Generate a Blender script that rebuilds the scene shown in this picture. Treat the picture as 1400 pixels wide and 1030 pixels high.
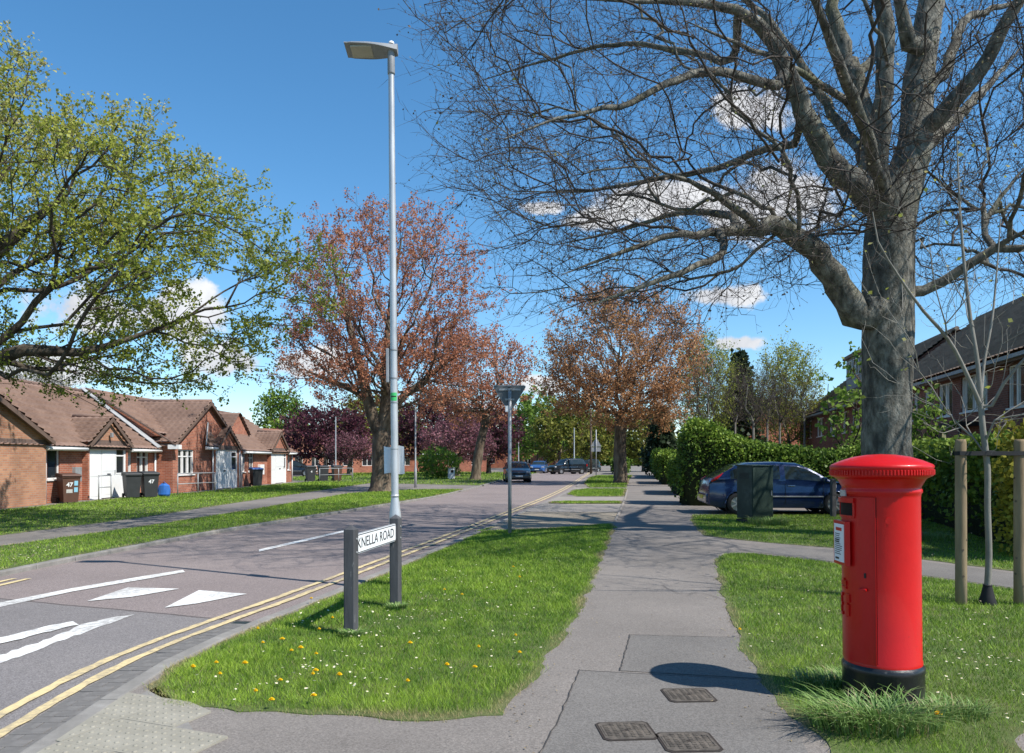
import bpy, bmesh, math, random
import numpy as np
from mathutils import Vector, Matrix

for o in list(bpy.data.objects):
    bpy.data.objects.remove(o, do_unlink=True)
SC = bpy.context.scene
COL = SC.collection
RNG = np.random.default_rng(11)
random.seed(5)
PI = math.pi
R_ = math.radians

# ------------------------------------------------------------------ camera
F = 1040.0; HC = 1.55; HOR = 629.0          # focal length (px of a 1400 px wide picture), eye height, horizon row
cam = bpy.data.cameras.new('camera'); cam_ob = bpy.data.objects.new('camera', cam); COL.objects.link(cam_ob)
cam.sensor_fit = 'HORIZONTAL'; cam.sensor_width = 36.0; cam.lens = F / 1400 * 36
cam.shift_y = (HOR - 515) / 1400
cam.clip_start = 0.05; cam.clip_end = 6000
cam_ob.location = (0, 0, HC); cam_ob.rotation_euler = (R_(90), 0, 0)
SC.camera = cam_ob

# ------------------------------------------------------------------ sky, clouds, sun
SUN_H = Vector((0.876, -0.482)); SUN_EL = R_(50.8)
world = bpy.data.worlds.new('World'); SC.world = world; world.use_nodes = True
wn = world.node_tree.nodes; wl = world.node_tree.links; wn.clear()
def W(t, **k):
    n = wn.new(t)
    for a, b in k.items(): setattr(n, a, b)
    return n
sky = W('ShaderNodeTexSky', sky_type='NISHITA', sun_disc=False)
sky.sun_elevation = SUN_EL; sky.sun_rotation = math.atan2(SUN_H.x, SUN_H.y)
sky.air_density = 1.0; sky.dust_density = 0.0; sky.ozone_density = 2.2; sky.altitude = 60
hs = W('ShaderNodeHueSaturation'); hs.inputs['Saturation'].default_value = 1.16; hs.inputs['Hue'].default_value = 0.4895
tint = W('ShaderNodeMix', data_type='RGBA', blend_type='MULTIPLY'); tint.inputs['Factor'].default_value = 1.0; tint.inputs['B'].default_value = (0.90, 0.975, 1.10, 1)
bg = W('ShaderNodeBackground'); bg.inputs['Strength'].default_value = 0.118
wl.new(sky.outputs[0], tint.inputs['A']); wl.new(tint.outputs['Result'], hs.inputs['Color']); wl.new(hs.outputs[0], bg.inputs['Color'])
tc = W('ShaderNodeTexCoord')
def wmath(op, a, b=None, c=None):
    n = W('ShaderNodeMath', operation=op)
    for i, v in enumerate((a, b, c)):
        if v is None: continue
        if isinstance(v, (int, float)): n.inputs[i].default_value = v
        else: wl.new(v, n.inputs[i])
    return n.outputs[0]
def wnoise(scale, det, rough=0.6, zs=1.0):
    mp = W('ShaderNodeMapping'); mp.inputs['Scale'].default_value = (1, 1, zs)
    n = W('ShaderNodeTexNoise'); n.inputs['Scale'].default_value = scale; n.inputs['Detail'].default_value = det; n.inputs['Roughness'].default_value = rough
    wl.new(tc.outputs['Generated'], mp.inputs['Vector']); wl.new(mp.outputs[0], n.inputs['Vector'])
    return n.outputs['Fac']
n_fine = wnoise(14, 7, 0.62); n_big = wnoise(4.2, 5, 0.55, 2.6)
# cumulus: (pixel centre, half size in px); the same kind of scattered small cumulus goes on around the rest of the sky
clouds = [(1070, 272, 78, 56), (1015, 285, 60, 40), (905, 272, 95, 26), (1035, 148, 62, 34), (985, 405, 66, 20), (735, 283, 40, 12),
          (735, 526, 40, 14), (130, 425, 110, 40), (235, 430, 90, 46), (310, 492, 75, 34), (70, 505, 80, 30), (820, 300, 50, 15), (420, 500, 70, 26),
          (660, 560, 60, 20), (1000, 470, 60, 14)]
mask = None
for (px, py, sx, sy) in clouds:
    d = Vector(((px - 700) / F, 1, (HOR - py) / F)); L = d.length; d.normalize()
    sub = W('ShaderNodeVectorMath', operation='SUBTRACT'); wl.new(tc.outputs['Generated'], sub.inputs[0]); sub.inputs[1].default_value = d
    sc = W('ShaderNodeVectorMath', operation='MULTIPLY'); wl.new(sub.outputs[0], sc.inputs[0])
    kx = F * L / sx; kz = F * L / sy; sc.inputs[1].default_value = (kx, kx, kz)
    ln = W('ShaderNodeVectorMath', operation='LENGTH'); wl.new(sc.outputs[0], ln.inputs[0])
    v = wmath('SUBTRACT', 1.0, ln.outputs['Value'])
    mask = v if mask is None else wmath('MAXIMUM', mask, v)
mask = wmath('MAXIMUM', mask, -1.2)
m1 = wmath('MULTIPLY_ADD', wmath('SUBTRACT', n_fine, 0.5), 2.6, mask)
# generic field for all the rest of the sky, behind the viewer as well: sparse
sep = W('ShaderNodeSeparateXYZ'); wl.new(tc.outputs['Generated'], sep.inputs[0])
back = W('ShaderNodeClamp'); wl.new(wmath('MULTIPLY', wmath('SUBTRACT', 0.55, sep.outputs['Y']), 4.0), back.inputs[0]); back = back.outputs[0]
gen = wmath('MULTIPLY', wmath('SUBTRACT', wmath('MULTIPLY_ADD', n_fine, 0.5, n_big), 0.93), 5.0)
gen = wmath('ADD', gen, wmath('MULTIPLY', wmath('SUBTRACT', back, 1.0), 3.0))
tot = wmath('MAXIMUM', m1, gen)
mr = W('ShaderNodeMapRange', interpolation_type='SMOOTHSTEP'); mr.inputs['From Min'].default_value = 0.02; mr.inputs['From Max'].default_value = 0.42
wl.new(tot, mr.inputs['Value'])
fac = wmath('MULTIPLY', mr.outputs[0], 0.93)
cr = W('ShaderNodeMapRange'); cr.inputs['From Min'].default_value = 0.3; cr.inputs['From Max'].default_value = 0.7; cr.inputs['To Min'].default_value = 0.62; cr.inputs['To Max'].default_value = 1.0
wl.new(n_fine, cr.inputs['Value'])
cc = W('ShaderNodeCombineColor'); wl.new(cr.outputs[0], cc.inputs[0]); wl.new(cr.outputs[0], cc.inputs[1]); wl.new(wmath('MULTIPLY_ADD', cr.outputs[0], 0.9, 0.1), cc.inputs[2])
bgc = W('ShaderNodeBackground'); bgc.inputs['Strength'].default_value = 0.74; wl.new(cc.outputs[0], bgc.inputs['Color'])
mx = W('ShaderNodeMixShader'); wl.new(fac, mx.inputs[0]); wl.new(bg.outputs[0], mx.inputs[1]); wl.new(bgc.outputs[0], mx.inputs[2])
wo = W('ShaderNodeOutputWorld'); wl.new(mx.outputs[0], wo.inputs['Surface'])

sl = bpy.data.lights.new('sun', 'SUN'); sl.energy = 5.0; sl.angle = R_(0.53); sl.color = (1.0, 0.955, 0.88)
so = bpy.data.objects.new('sun', sl); COL.objects.link(so)
to_sun = Vector((SUN_H.x * math.cos(SUN_EL), SUN_H.y * math.cos(SUN_EL), math.sin(SUN_EL)))
so.rotation_euler = (-to_sun).to_track_quat('-Z', 'Y').to_euler(); so.location = to_sun * 60
SC.view_settings.view_transform = 'Standard'; SC.view_settings.look = 'None'
SC.view_settings.exposure = 0.50; SC.view_settings.gamma = 1.0; SC.view_settings.use_curve_mapping = False

# ------------------------------------------------------------------ helpers
def G(px, py, z=0.0):
    """photo pixel -> point on the level ground of height z"""
    Y = F * (HC - z) / (py - HOR)
    return ((px - 700) / F * Y, Y)
def AT(px, py, Y):
    """photo pixel at a known distance"""
    return np.array(((px - 700) / F * Y, Y, HC + (HOR - py) / F * Y))

def link(o, parent=None):
    COL.objects.link(o)
    if parent is not None: o.parent = parent
    return o
def tag(o, label=None, cat=None, group=None, kind=None):
    if label: o['label'] = label
    if cat: o['category'] = cat
    if group: o['group'] = group
    if kind: o['kind'] = kind
    return o
def thing(name, label, cat, loc=(0, 0, 0), rz=0.0, group=None):
    o = bpy.data.objects.new(name, None); COL.objects.link(o)
    o.empty_display_size = 0.2
    o.location = loc; o.rotation_euler = (0, 0, rz)
    return tag(o, label, cat, group)
def mesh_np(name, V, Fc, mat=None, smooth=False, cols=None):
    """fast mesh from numpy verts and same-sized faces"""
    V = np.ascontiguousarray(V, dtype=np.float32); Fc = np.ascontiguousarray(Fc, dtype=np.int32)
    me = bpy.data.meshes.new(name); n, k = Fc.shape
    me.vertices.add(len(V)); me.vertices.foreach_set('co', V.ravel())
    me.loops.add(n * k); me.loops.foreach_set('vertex_index', Fc.ravel())
    me.polygons.add(n); me.polygons.foreach_set('loop_start', np.arange(0, n * k, k, dtype=np.int32))
    me.polygons.foreach_set('loop_total', np.full(n, k, dtype=np.int32))
    if smooth: me.polygons.foreach_set('use_smooth', np.ones(n, dtype=bool))
    if cols is not None:
        a = me.color_attributes.new('col', 'FLOAT_COLOR', 'POINT')
        c4 = np.ones((len(V), 4), np.float32); c4[:, :3] = cols
        a.data.foreach_set('color', c4.ravel())
    me.update(calc_edges=True)
    if mat: me.materials.append(mat)
    return me
def obj(name, me, parent=None, loc=None):
    o = bpy.data.objects.new(name, me); link(o, parent)
    if loc is not None: o.location = loc
    return o
def copy_tree(o, parent=None):
    c = o.copy(); COL.objects.link(c); c.parent = parent
    for ch in o.children: copy_tree(ch, c)
    return c

class MB:
    """collects shapes, builds one mesh object"""
    def __init__(s): s.v = []; s.f = []; s.sm = []
    def add(s, vs, fs, smooth=False):
        b = len(s.v); s.v += [tuple(map(float, v)) for v in vs]
        for f in fs: s.f.append(tuple(i + b for i in f)); s.sm.append(smooth)
        return s
    def box(s, c, d, rz=0.0, bev=0.0, M=None):
        cx, cy, cz = c; hx, hy, hz = d[0] / 2, d[1] / 2, d[2] / 2
        if bev <= 0:
            vs = [(x * hx, y * hy, z * hz) for z in (-1, 1) for x, y in ((-1, -1), (1, -1), (1, 1), (-1, 1))]
            fs = [(3, 2, 1, 0), (4, 5, 6, 7), (0, 1, 5, 4), (1, 2, 6, 5), (2, 3, 7, 6), (3, 0, 4, 7)]
        else:
            b = min(bev, hx * .9, hy * .9, hz * .9)
            bm = bmesh.new(); bmesh.ops.create_cube(bm, size=2)
            for v in bm.verts: v.co = Vector((v.co.x * hx, v.co.y * hy, v.co.z * hz))
            bmesh.ops.bevel(bm, geom=bm.edges[:], offset=b, segments=2, affect='EDGES', profile=0.6)
            bm.verts.index_update()
            vs = [tuple(v.co) for v in bm.verts]; fs = [tuple(v.index for v in f.verts) for f in bm.faces]; bm.free()
        ca, sa = math.cos(rz), math.sin(rz)
        if M is not None: vs = [tuple(M @ Vector(v)) for v in vs]
        vs = [(cx + x * ca - y * sa, cy + x * sa + y * ca, cz + z) for x, y, z in vs]
        return s.add(vs, fs)
    def lathe(s, prof, n=24, c=(0, 0, 0), smooth=True, a0=0.0, a1=2 * PI, cap=False):
        full = abs(a1 - a0 - 2 * PI) < 1e-6; m = n if full else n + 1
        vs = []; fs = []
        for r, z in prof:
            for i in range(m):
                a = a0 + (a1 - a0) * i / n
                vs.append((c[0] + r * math.cos(a), c[1] + r * math.sin(a), c[2] + z))
        for j in range(len(prof) - 1):
            for i in range(n):
                k = (i + 1) % m
                fs.append((j * m + i, j * m + k, (j + 1) * m + k, (j + 1) * m + i))
        if cap and full:
            fs.append(tuple(range(m - 1, -1, -1))); fs.append(tuple((len(prof) - 1) * m + i for i in range(m)))
        return s.add(vs, fs, smooth)
    def tube(s, pts, r, n=8, smooth=True, cap=True):
        pts = [np.array(p, float) for p in pts]; rs = r if hasattr(r, '__len__') else [r] * len(pts)
        vs = []; fs = []
        for i, p in enumerate(pts):
            t = pts[min(i + 1, len(pts) - 1)] - pts[max(i - 1, 0)]; t /= np.linalg.norm(t) + 1e-9
            ref = np.array((0, 0, 1.)) if abs(t[2]) < .9 else np.array((1., 0, 0))
            a = np.cross(t, ref); a /= np.linalg.norm(a); b = np.cross(t, a)
            for k in range(n):
                th = 2 * PI * k / n; vs.append(p + rs[i] * (math.cos(th) * a + math.sin(th) * b))
        for i in range(len(pts) - 1):
            for k in range(n):
                j = (k + 1) % n; fs.append((i * n + k, i * n + j, (i + 1) * n + j, (i + 1) * n + k))
        s.add(vs, fs, smooth)
        if cap:
            L = len(s.v) - len(vs)
            s.f.append(tuple(L + k for k in range(n - 1, -1, -1))); s.sm.append(False)
            s.f.append(tuple(L + (len(pts) - 1) * n + k for k in range(n))); s.sm.append(False)
        return s
    def prism(s, poly, z0, z1):
        n = len(poly); vs = [(x, y, z0) for x, y in poly] + [(x, y, z1) for x, y in poly]
        fs = [tuple(range(n - 1, -1, -1)), tuple(range(n, 2 * n))] + [(i, (i + 1) % n, n + (i + 1) % n, n + i) for i in range(n)]
        return s.add(vs, fs)
    def extrude(s, poly3, vec):
        """planar polygon (3-D points) swept by vec"""
        n = len(poly3); v = np.array(vec, float); p = [np.array(q, float) for q in poly3]
        return s.add(p + [q + v for q in p], [tuple(range(n - 1, -1, -1)), tuple(range(n, 2 * n))] + [(i, (i + 1) % n, n + (i + 1) % n, n + i) for i in range(n)])
    def build(s, name, mat=None, parent=None, loc=None, fix=True):
        me = bpy.data.meshes.new(name); me.from_pydata(s.v, [], s.f)
        me.polygons.foreach_set('use_smooth', s.sm)
        if fix:
            bm = bmesh.new(); bm.from_mesh(me); bmesh.ops.recalc_face_normals(bm, faces=bm.faces[:]); bm.to_mesh(me); bm.free()
        if mat: me.materials.append(mat)
        me.update()
        return obj(name, me, parent, loc)

# ------------------------------------------------------------------ materials
def newmat(name):
    m = bpy.data.materials.new(name); m.use_nodes = True
    nt = m.node_tree; nt.nodes.clear()
    return m, nt.nodes, nt.links
def nd(ns, t, **k):
    n = ns.new(t)
    for a, b in k.items(): setattr(n, a, b)
    return n
def ramp(ns, stops):
    r = ns.new('ShaderNodeValToRGB'); e = r.color_ramp.elements
    while len(e) < len(stops): e.new(0.5)
    for el, (p, c) in zip(e, stops): el.position = p; el.color = (*c, 1)
    return r
def mat_noise(name, stops, scale=6, detail=6, rough=0.85, bump=0.0, bscale=None, stretch=(1, 1, 1), spec=0.3, metallic=0.0, second=None, coat=0.0, bdist=0.01):
    """principled, colour from layered noise in object space, noise bump"""
    m, ns, ls = newmat(name)
    tcn = nd(ns, 'ShaderNodeTexCoord'); mp = nd(ns, 'ShaderNodeMapping'); mp.inputs['Scale'].default_value = stretch
    ls.new(tcn.outputs['Object'], mp.inputs['Vector'])
    n = nd(ns, 'ShaderNodeTexNoise'); n.inputs['Scale'].default_value = scale; n.inputs['Detail'].default_value = detail; n.inputs['Roughness'].default_value = 0.65
    ls.new(mp.outputs[0], n.inputs['Vector'])
    r = ramp(ns, stops); ls.new(n.outputs['Fac'], r.inputs[0]); colr = r.outputs[0]
    if second:      # (scale, colour, threshold lo, hi, amount): blotches
        for (s2, c2, lo, hi, amt) in second:
            n2 = nd(ns, 'ShaderNodeTexNoise'); n2.inputs['Scale'].default_value = s2; n2.inputs['Detail'].default_value = 4
            ls.new(mp.outputs[0], n2.inputs['Vector'])
            mrn = nd(ns, 'ShaderNodeMapRange'); mrn.inputs['From Min'].default_value = lo; mrn.inputs['From Max'].default_value = hi; mrn.inputs['To Max'].default_value = amt
            ls.new(n2.outputs['Fac'], mrn.inputs['Value'])
            mixn = nd(ns, 'ShaderNodeMix', data_type='RGBA'); ls.new(mrn.outputs[0], mixn.inputs['Factor']); ls.new(colr, mixn.inputs['A']); mixn.inputs['B'].default_value = (*c2, 1)
            colr = mixn.outputs['Result']
    p = nd(ns, 'ShaderNodeBsdfPrincipled'); p.inputs['Roughness'].default_value = rough; p.inputs['Metallic'].default_value = metallic
    p.inputs['Specular IOR Level'].default_value = spec; p.inputs['Coat Weight'].default_value = coat; p.inputs['Coat Roughness'].default_value = 0.05
    ls.new(colr, p.inputs['Base Color'])
    if bump > 0:
        nb = nd(ns, 'ShaderNodeTexNoise'); nb.inputs['Scale'].default_value = bscale or scale * 6; nb.inputs['Detail'].default_value = 5; nb.inputs['Roughness'].default_value = 0.7
        ls.new(mp.outputs[0], nb.inputs['Vector'])
        b = nd(ns, 'ShaderNodeBump'); b.inputs['Strength'].default_value = bump; b.inputs['Distance'].default_value = bdist
        ls.new(nb.outputs['Fac'], b.inputs['Height']); ls.new(b.outputs[0], p.inputs['Normal'])
    o = nd(ns, 'ShaderNodeOutputMaterial'); ls.new(p.outputs[0], o.inputs['Surface'])
    return m
def v3(c, k): return tuple(min(1, x * k) for x in c)
def plain(name, c, rough=0.5, var=0.12, scale=4, **k):
    return mat_noise(name, [(0.3, v3(c, 1 - var)), (0.7, v3(c, 1 + var))], scale=scale, rough=rough, **k)
def mat_leaf(name, stops, trans=0.35, scale=0.9):
    """leaf: colour varies over the crown and leaf by leaf (vertex attribute)"""
    m, ns, ls = newmat(name)
    a = nd(ns, 'ShaderNodeAttribute', attribute_name='col')
    r = ramp(ns, stops); ls.new(a.outputs['Fac'], r.inputs[0])
    d = nd(ns, 'ShaderNodeBsdfPrincipled'); d.inputs['Roughness'].default_value = 0.55; d.inputs['Specular IOR Level'].default_value = 0.25
    t = nd(ns, 'ShaderNodeBsdfTranslucent'); ls.new(r.outputs[0], d.inputs['Base Color'])
    br = nd(ns, 'ShaderNodeBrightContrast'); br.inputs['Bright'].default_value = 0.02; ls.new(r.outputs[0], br.inputs['Color']); ls.new(br.outputs[0], t.inputs['Color'])
    mxn = nd(ns, 'ShaderNodeMixShader'); mxn.inputs[0].default_value = trans; ls.new(d.outputs[0], mxn.inputs[1]); ls.new(t.outputs[0], mxn.inputs[2])
    o = nd(ns, 'ShaderNodeOutputMaterial'); ls.new(mxn.outputs[0], o.inputs['Surface'])
    return m
def mat_attr(name, trans=0.3, rough=0.6):
    """colour straight from the vertex attribute"""
    m, ns, ls = newmat(name)
    a = nd(ns, 'ShaderNodeAttribute', attribute_name='col')
    d = nd(ns, 'ShaderNodeBsdfPrincipled'); d.inputs['Roughness'].default_value = rough; d.inputs['Specular IOR Level'].default_value = 0.25; ls.new(a.outputs['Color'], d.inputs['Base Color'])
    t = nd(ns, 'ShaderNodeBsdfTranslucent'); ls.new(a.outputs['Color'], t.inputs['Color'])
    mxn = nd(ns, 'ShaderNodeMixShader'); mxn.inputs[0].default_value = trans; ls.new(d.outputs[0], mxn.inputs[1]); ls.new(t.outputs[0], mxn.inputs[2])
    o = nd(ns, 'ShaderNodeOutputMaterial'); ls.new(mxn.outputs[0], o.inputs['Surface'])
    return m
def mat_brick(name, c1, c2, mortar, soldier=False):
    m, ns, ls = newmat(name)
    geo = nd(ns, 'ShaderNodeNewGeometry'); sp = nd(ns, 'ShaderNodeSeparateXYZ'); ls.new(geo.outputs['Position'], sp.inputs[0])
    sn = nd(ns, 'ShaderNodeSeparateXYZ'); ls.new(geo.outputs['True Normal'], sn.inputs[0])
    ab = nd(ns, 'ShaderNodeMath', operation='ABSOLUTE'); ls.new(sn.outputs['X'], ab.inputs[0])
    gt = nd(ns, 'ShaderNodeMath', operation='GREATER_THAN'); ls.new(ab.outputs[0], gt.inputs[0]); gt.inputs[1].default_value = 0.6
    mxv = nd(ns, 'ShaderNodeMix', data_type='FLOAT'); ls.new(gt.outputs[0], mxv.inputs['Factor']); ls.new(sp.outputs['X'], mxv.inputs['A']); ls.new(sp.outputs['Y'], mxv.inputs['B'])
    cb = nd(ns, 'ShaderNodeCombineXYZ')
    if soldier: ls.new(sp.outputs['Z'], cb.inputs['X']); ls.new(mxv.outputs['Result'], cb.inputs['Y'])
    else: ls.new(mxv.outputs['Result'], cb.inputs['X']); ls.new(sp.outputs['Z'], cb.inputs['Y'])
    bt = nd(ns, 'ShaderNodeTexBrick'); ls.new(cb.outputs[0], bt.inputs['Vector'])
    bt.inputs['Scale'].default_value = 1.0; bt.inputs['Brick Width'].default_value = 0.225; bt.inputs['Row Height'].default_value = 0.075
    bt.inputs['Mortar Size'].default_value = 0.006; bt.inputs['Mortar Smooth'].default_value = 0.2; bt.inputs['Bias'].default_value = 0.0
    bt.inputs['Color1'].default_value = (*c1, 1); bt.inputs['Color2'].default_value = (*c2, 1); bt.inputs['Mortar'].default_value = (*mortar, 1)
    n = nd(ns, 'ShaderNodeTexNoise'); n.inputs['Scale'].default_value = 1.3; n.inputs['Detail'].default_value = 5
    ls.new(geo.outputs['Position'], n.inputs['Vector'])
    mrn = nd(ns, 'ShaderNodeMapRange'); mrn.inputs['From Min'].default_value = .3; mrn.inputs['From Max'].default_value = .7; mrn.inputs['To Min'].default_value = .78; mrn.inputs['To Max'].default_value = 1.18
    ls.new(n.outputs['Fac'], mrn.inputs['Value'])
    mu = nd(ns, 'ShaderNodeVectorMath', operation='SCALE'); ls.new(bt.outputs['Color'], mu.inputs[0]); ls.new(mrn.outputs[0], mu.inputs['Scale'])
    p = nd(ns, 'ShaderNodeBsdfPrincipled'); p.inputs['Roughness'].default_value = 0.9; p.inputs['Specular IOR Level'].default_value = 0.2; ls.new(mu.outputs[0], p.inputs['Base Color'])
    b = nd(ns, 'ShaderNodeBump', invert=True); b.inputs['Strength'].default_value = 0.6; b.inputs['Distance'].default_value = 0.008
    ls.new(bt.outputs['Fac'], b.inputs['Height']); ls.new(b.outputs[0], p.inputs['Normal'])
    o = nd(ns, 'ShaderNodeOutputMaterial'); ls.new(p.outputs[0], o.inputs['Surface'])
    return m
def mat_paintworn(name, c, under, wear=0.5):
    m, ns, ls = newmat(name)
    tcn = nd(ns, 'ShaderNodeTexCoord')
    n = nd(ns, 'ShaderNodeTexNoise'); n.inputs['Scale'].default_value = 16; n.inputs['Detail'].default_value = 9; n.inputs['Roughness'].default_value = 0.8
    n2 = nd(ns, 'ShaderNodeTexNoise'); n2.inputs['Scale'].default_value = 1.1; n2.inputs['Detail'].default_value = 3
    ls.new(tcn.outputs['Object'], n.inputs['Vector']); ls.new(tcn.outputs['Object'], n2.inputs['Vector'])
    ad = nd(ns, 'ShaderNodeMath', operation='MULTIPLY_ADD'); ls.new(n2.outputs['Fac'], ad.inputs[0]); ad.inputs[1].default_value = 0.5; ls.new(n.outputs['Fac'], ad.inputs[2])
    mrn = nd(ns, 'ShaderNodeMapRange'); mrn.inputs['From Min'].default_value = 0.72 + 0.25 * (0.5 - wear) ; mrn.inputs['From Max'].default_value = 0.98 + 0.25 * (0.5 - wear)
    mrn.inputs['To Max'].default_value = 0.85
    ls.new(ad.outputs[0], mrn.inputs['Value'])
    mixn = nd(ns, 'ShaderNodeMix', data_type='RGBA'); ls.new(mrn.outputs[0], mixn.inputs['Factor']); mixn.inputs['A'].default_value = (*c, 1); mixn.inputs['B'].default_value = (*under, 1)
    p = nd(ns, 'ShaderNodeBsdfPrincipled'); p.inputs['Roughness'].default_value = 0.7; p.inputs['Specular IOR Level'].default_value = 0.3
    ls.new(mixn.outputs['Result'], p.inputs['Base Color'])
    o = nd(ns, 'ShaderNodeOutputMaterial'); ls.new(p.outputs[0], o.inputs['Surface'])
    return m
def mat_asphalt(name, c, tint, speck=0.5, big=0.35):
    """weathered tarmac: fine stone speckle, big soft blotches, hairline cracks"""
    m, ns, ls = newmat(name)
    tcn = nd(ns, 'ShaderNodeTexCoord')
    v = nd(ns, 'ShaderNodeTexVoronoi'); v.inputs['Scale'].default_value = 130; ls.new(tcn.outputs['Object'], v.inputs['Vector'])
    nb = nd(ns, 'ShaderNodeTexNoise'); nb.inputs['Scale'].default_value = 0.55; nb.inputs['Detail'].default_value = 7; nb.inputs['Roughness'].default_value = 0.6; ls.new(tcn.outputs['Object'], nb.inputs['Vector'])
    nf = nd(ns, 'ShaderNodeTexNoise'); nf.inputs['Scale'].default_value = 45; nf.inputs['Detail'].default_value = 6; nf.inputs['Roughness'].default_value = 0.8; ls.new(tcn.outputs['Object'], nf.inputs['Vector'])
    r1 = ramp(ns, [(0.25, v3(c, 1 - big)), (0.5, c), (0.75, tint)]); ls.new(nb.outputs['Fac'], r1.inputs[0])
    # per-stone tone
    sv = nd(ns, 'ShaderNodeSeparateColor'); ls.new(v.outputs['Color'], sv.inputs[0])
    m1n = nd(ns, 'ShaderNodeMapRange'); m1n.inputs['To Min'].default_value = 1 - speck; m1n.inputs['To Max'].default_value = 1 + speck; ls.new(sv.outputs[0], m1n.inputs['Value'])
    m2n = nd(ns, 'ShaderNodeMapRange'); m2n.inputs['From Min'].default_value = .25; m2n.inputs['From Max'].default_value = .75; m2n.inputs['To Min'].default_value = 0.80; m2n.inputs['To Max'].default_value = 1.20; ls.new(nf.outputs['Fac'], m2n.inputs['Value'])
    mm = nd(ns, 'ShaderNodeMath', operation='MULTIPLY'); ls.new(m1n.outputs[0], mm.inputs[0]); ls.new(m2n.outputs[0], mm.inputs[1])
    sc = nd(ns, 'ShaderNodeVectorMath', operation='SCALE'); ls.new(r1.outputs[0], sc.inputs[0]); ls.new(mm.outputs[0], sc.inputs['Scale'])
    p = nd(ns, 'ShaderNodeBsdfPrincipled'); p.inputs['Roughness'].default_value = 0.88; p.inputs['Specular IOR Level'].default_value = 0.3; ls.new(sc.outputs[0], p.inputs['Base Color'])
    b = nd(ns, 'ShaderNodeBump'); b.inputs['Strength'].default_value = 0.45; b.inputs['Distance'].default_value = 0.006; ls.new(nf.outputs['Fac'], b.inputs['Height']); ls.new(b.outputs[0], p.inputs['Normal'])
    o = nd(ns, 'ShaderNodeOutputMaterial'); ls.new(p.outputs[0], o.inputs['Surface'])
    return m
def mat_metalpaint(name, c, rough=0.3, coat=0.6, flake=0.0):
    return mat_noise(name, [(0.3, v3(c, 0.93)), (0.7, v3(c, 1.07))], scale=2.5, rough=rough, coat=coat, spec=0.5, metallic=flake)
M = {}
M['road'] = mat_asphalt('road_tarmac', (0.185, 0.170, 0.166), (0.205, 0.188, 0.18), 0.35, 0.18)
M['road2'] = mat_asphalt('road_tarmac_reddish', (0.215, 0.178, 0.168), (0.24, 0.20, 0.187), 0.35, 0.15)
M['pave'] = mat_asphalt('footway_tarmac', (0.185, 0.165, 0.148), (0.225, 0.200, 0.178), 0.24, 0.22)
M['patch'] = mat_asphalt('patched_tarmac', (0.150, 0.139, 0.128), (0.178, 0.164, 0.150), 0.26, 0.2)
M['kerb'] = mat_noise('kerb_concrete', [(0.25, (0.17, 0.16, 0.145)), (0.6, (0.25, 0.235, 0.215)), (0.8, (0.31, 0.295, 0.27))], scale=5, rough=0.9, bump=0.5, bscale=60)
M['slab'] = mat_noise('tactile_slab', [(0.25, (0.22, 0.205, 0.165)), (0.6, (0.30, 0.28, 0.23)), (0.8, (0.36, 0.34, 0.285))], scale=4, rough=0.9, bump=0.4, bscale=70)
M['sett'] = mat_noise('sett_block', [(0.25, (0.11, 0.105, 0.10)), (0.7, (0.19, 0.18, 0.17))], scale=7, rough=0.9, bump=0.5, bscale=70)
M['concrete'] = mat_noise('drive_concrete', [(0.25, (0.22, 0.195, 0.17)), (0.7, (0.30, 0.27, 0.24))], scale=1.2, rough=0.9, bump=0.3, bscale=40)
M['yellow'] = mat_paintworn('yellow_line', (0.64, 0.51, 0.27), (0.18, 0.16, 0.14), 0.68)
M['white'] = mat_paintworn('white_line', (0.72, 0.71, 0.68), (0.18, 0.165, 0.155), 0.62)
M['soil'] = mat_noise('verge_soil', [(0.3, (0.075, 0.090, 0.030)), (0.5, (0.085, 0.120, 0.032)), (0.7, (0.15, 0.14, 0.07))], scale=1.6, detail=9, rough=0.95, bump=0.8, bscale=30, second=[(0.7, (0.16, 0.13, 0.085), 0.58, 0.75, 0.7)])
M['earth'] = mat_noise('bare_earth', [(0.25, (0.19, 0.155, 0.115)), (0.7, (0.30, 0.26, 0.20))], scale=3, detail=9, rough=0.95, bump=0.8, bscale=25)
M['ground'] = mat_noise('far_ground', [(0.3, (0.055, 0.095, 0.025)), (0.7, (0.10, 0.14, 0.04))], scale=0.15, rough=0.95)
M['grass'] = mat_attr('grass_blade', 0.18, 0.5)
M['bark_big'] = mat_noise('bark_grey', [(0.34, (0.055, 0.050, 0.040)), (0.5, (0.165, 0.155, 0.128)), (0.66, (0.29, 0.275, 0.23))], scale=7.5, detail=10, rough=0.95, bump=1.0, bscale=13, stretch=(1, 1, 0.45), second=[(0.8, (0.14, 0.15, 0.06), 0.56, 0.72, 0.55), (2.2, (0.06, 0.055, 0.048), 0.56, 0.66, 0.75)], bdist=0.07)
M['twig'] = mat_noise('twig_bark', [(0.25, (0.038, 0.030, 0.026)), (0.75, (0.085, 0.070, 0.058))], scale=2.0, rough=0.9)
M['bark_brown'] = mat_noise('bark_brown', [(0.34, (0.05, 0.036, 0.026)), (0.5, (0.13, 0.098, 0.07)), (0.66, (0.22, 0.175, 0.125))], scale=5, detail=8, rough=0.95, bump=1.0, bscale=14, stretch=(1, 1, 0.3), bdist=0.03)
M['bark_dark'] = mat_noise('bark_dark', [(0.34, (0.028, 0.022, 0.017)), (0.5, (0.065, 0.053, 0.040)), (0.66, (0.12, 0.10, 0.075))], scale=5, detail=8, rough=0.95, bump=1.0, bscale=14, stretch=(1, 1, 0.4), bdist=0.04)
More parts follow.
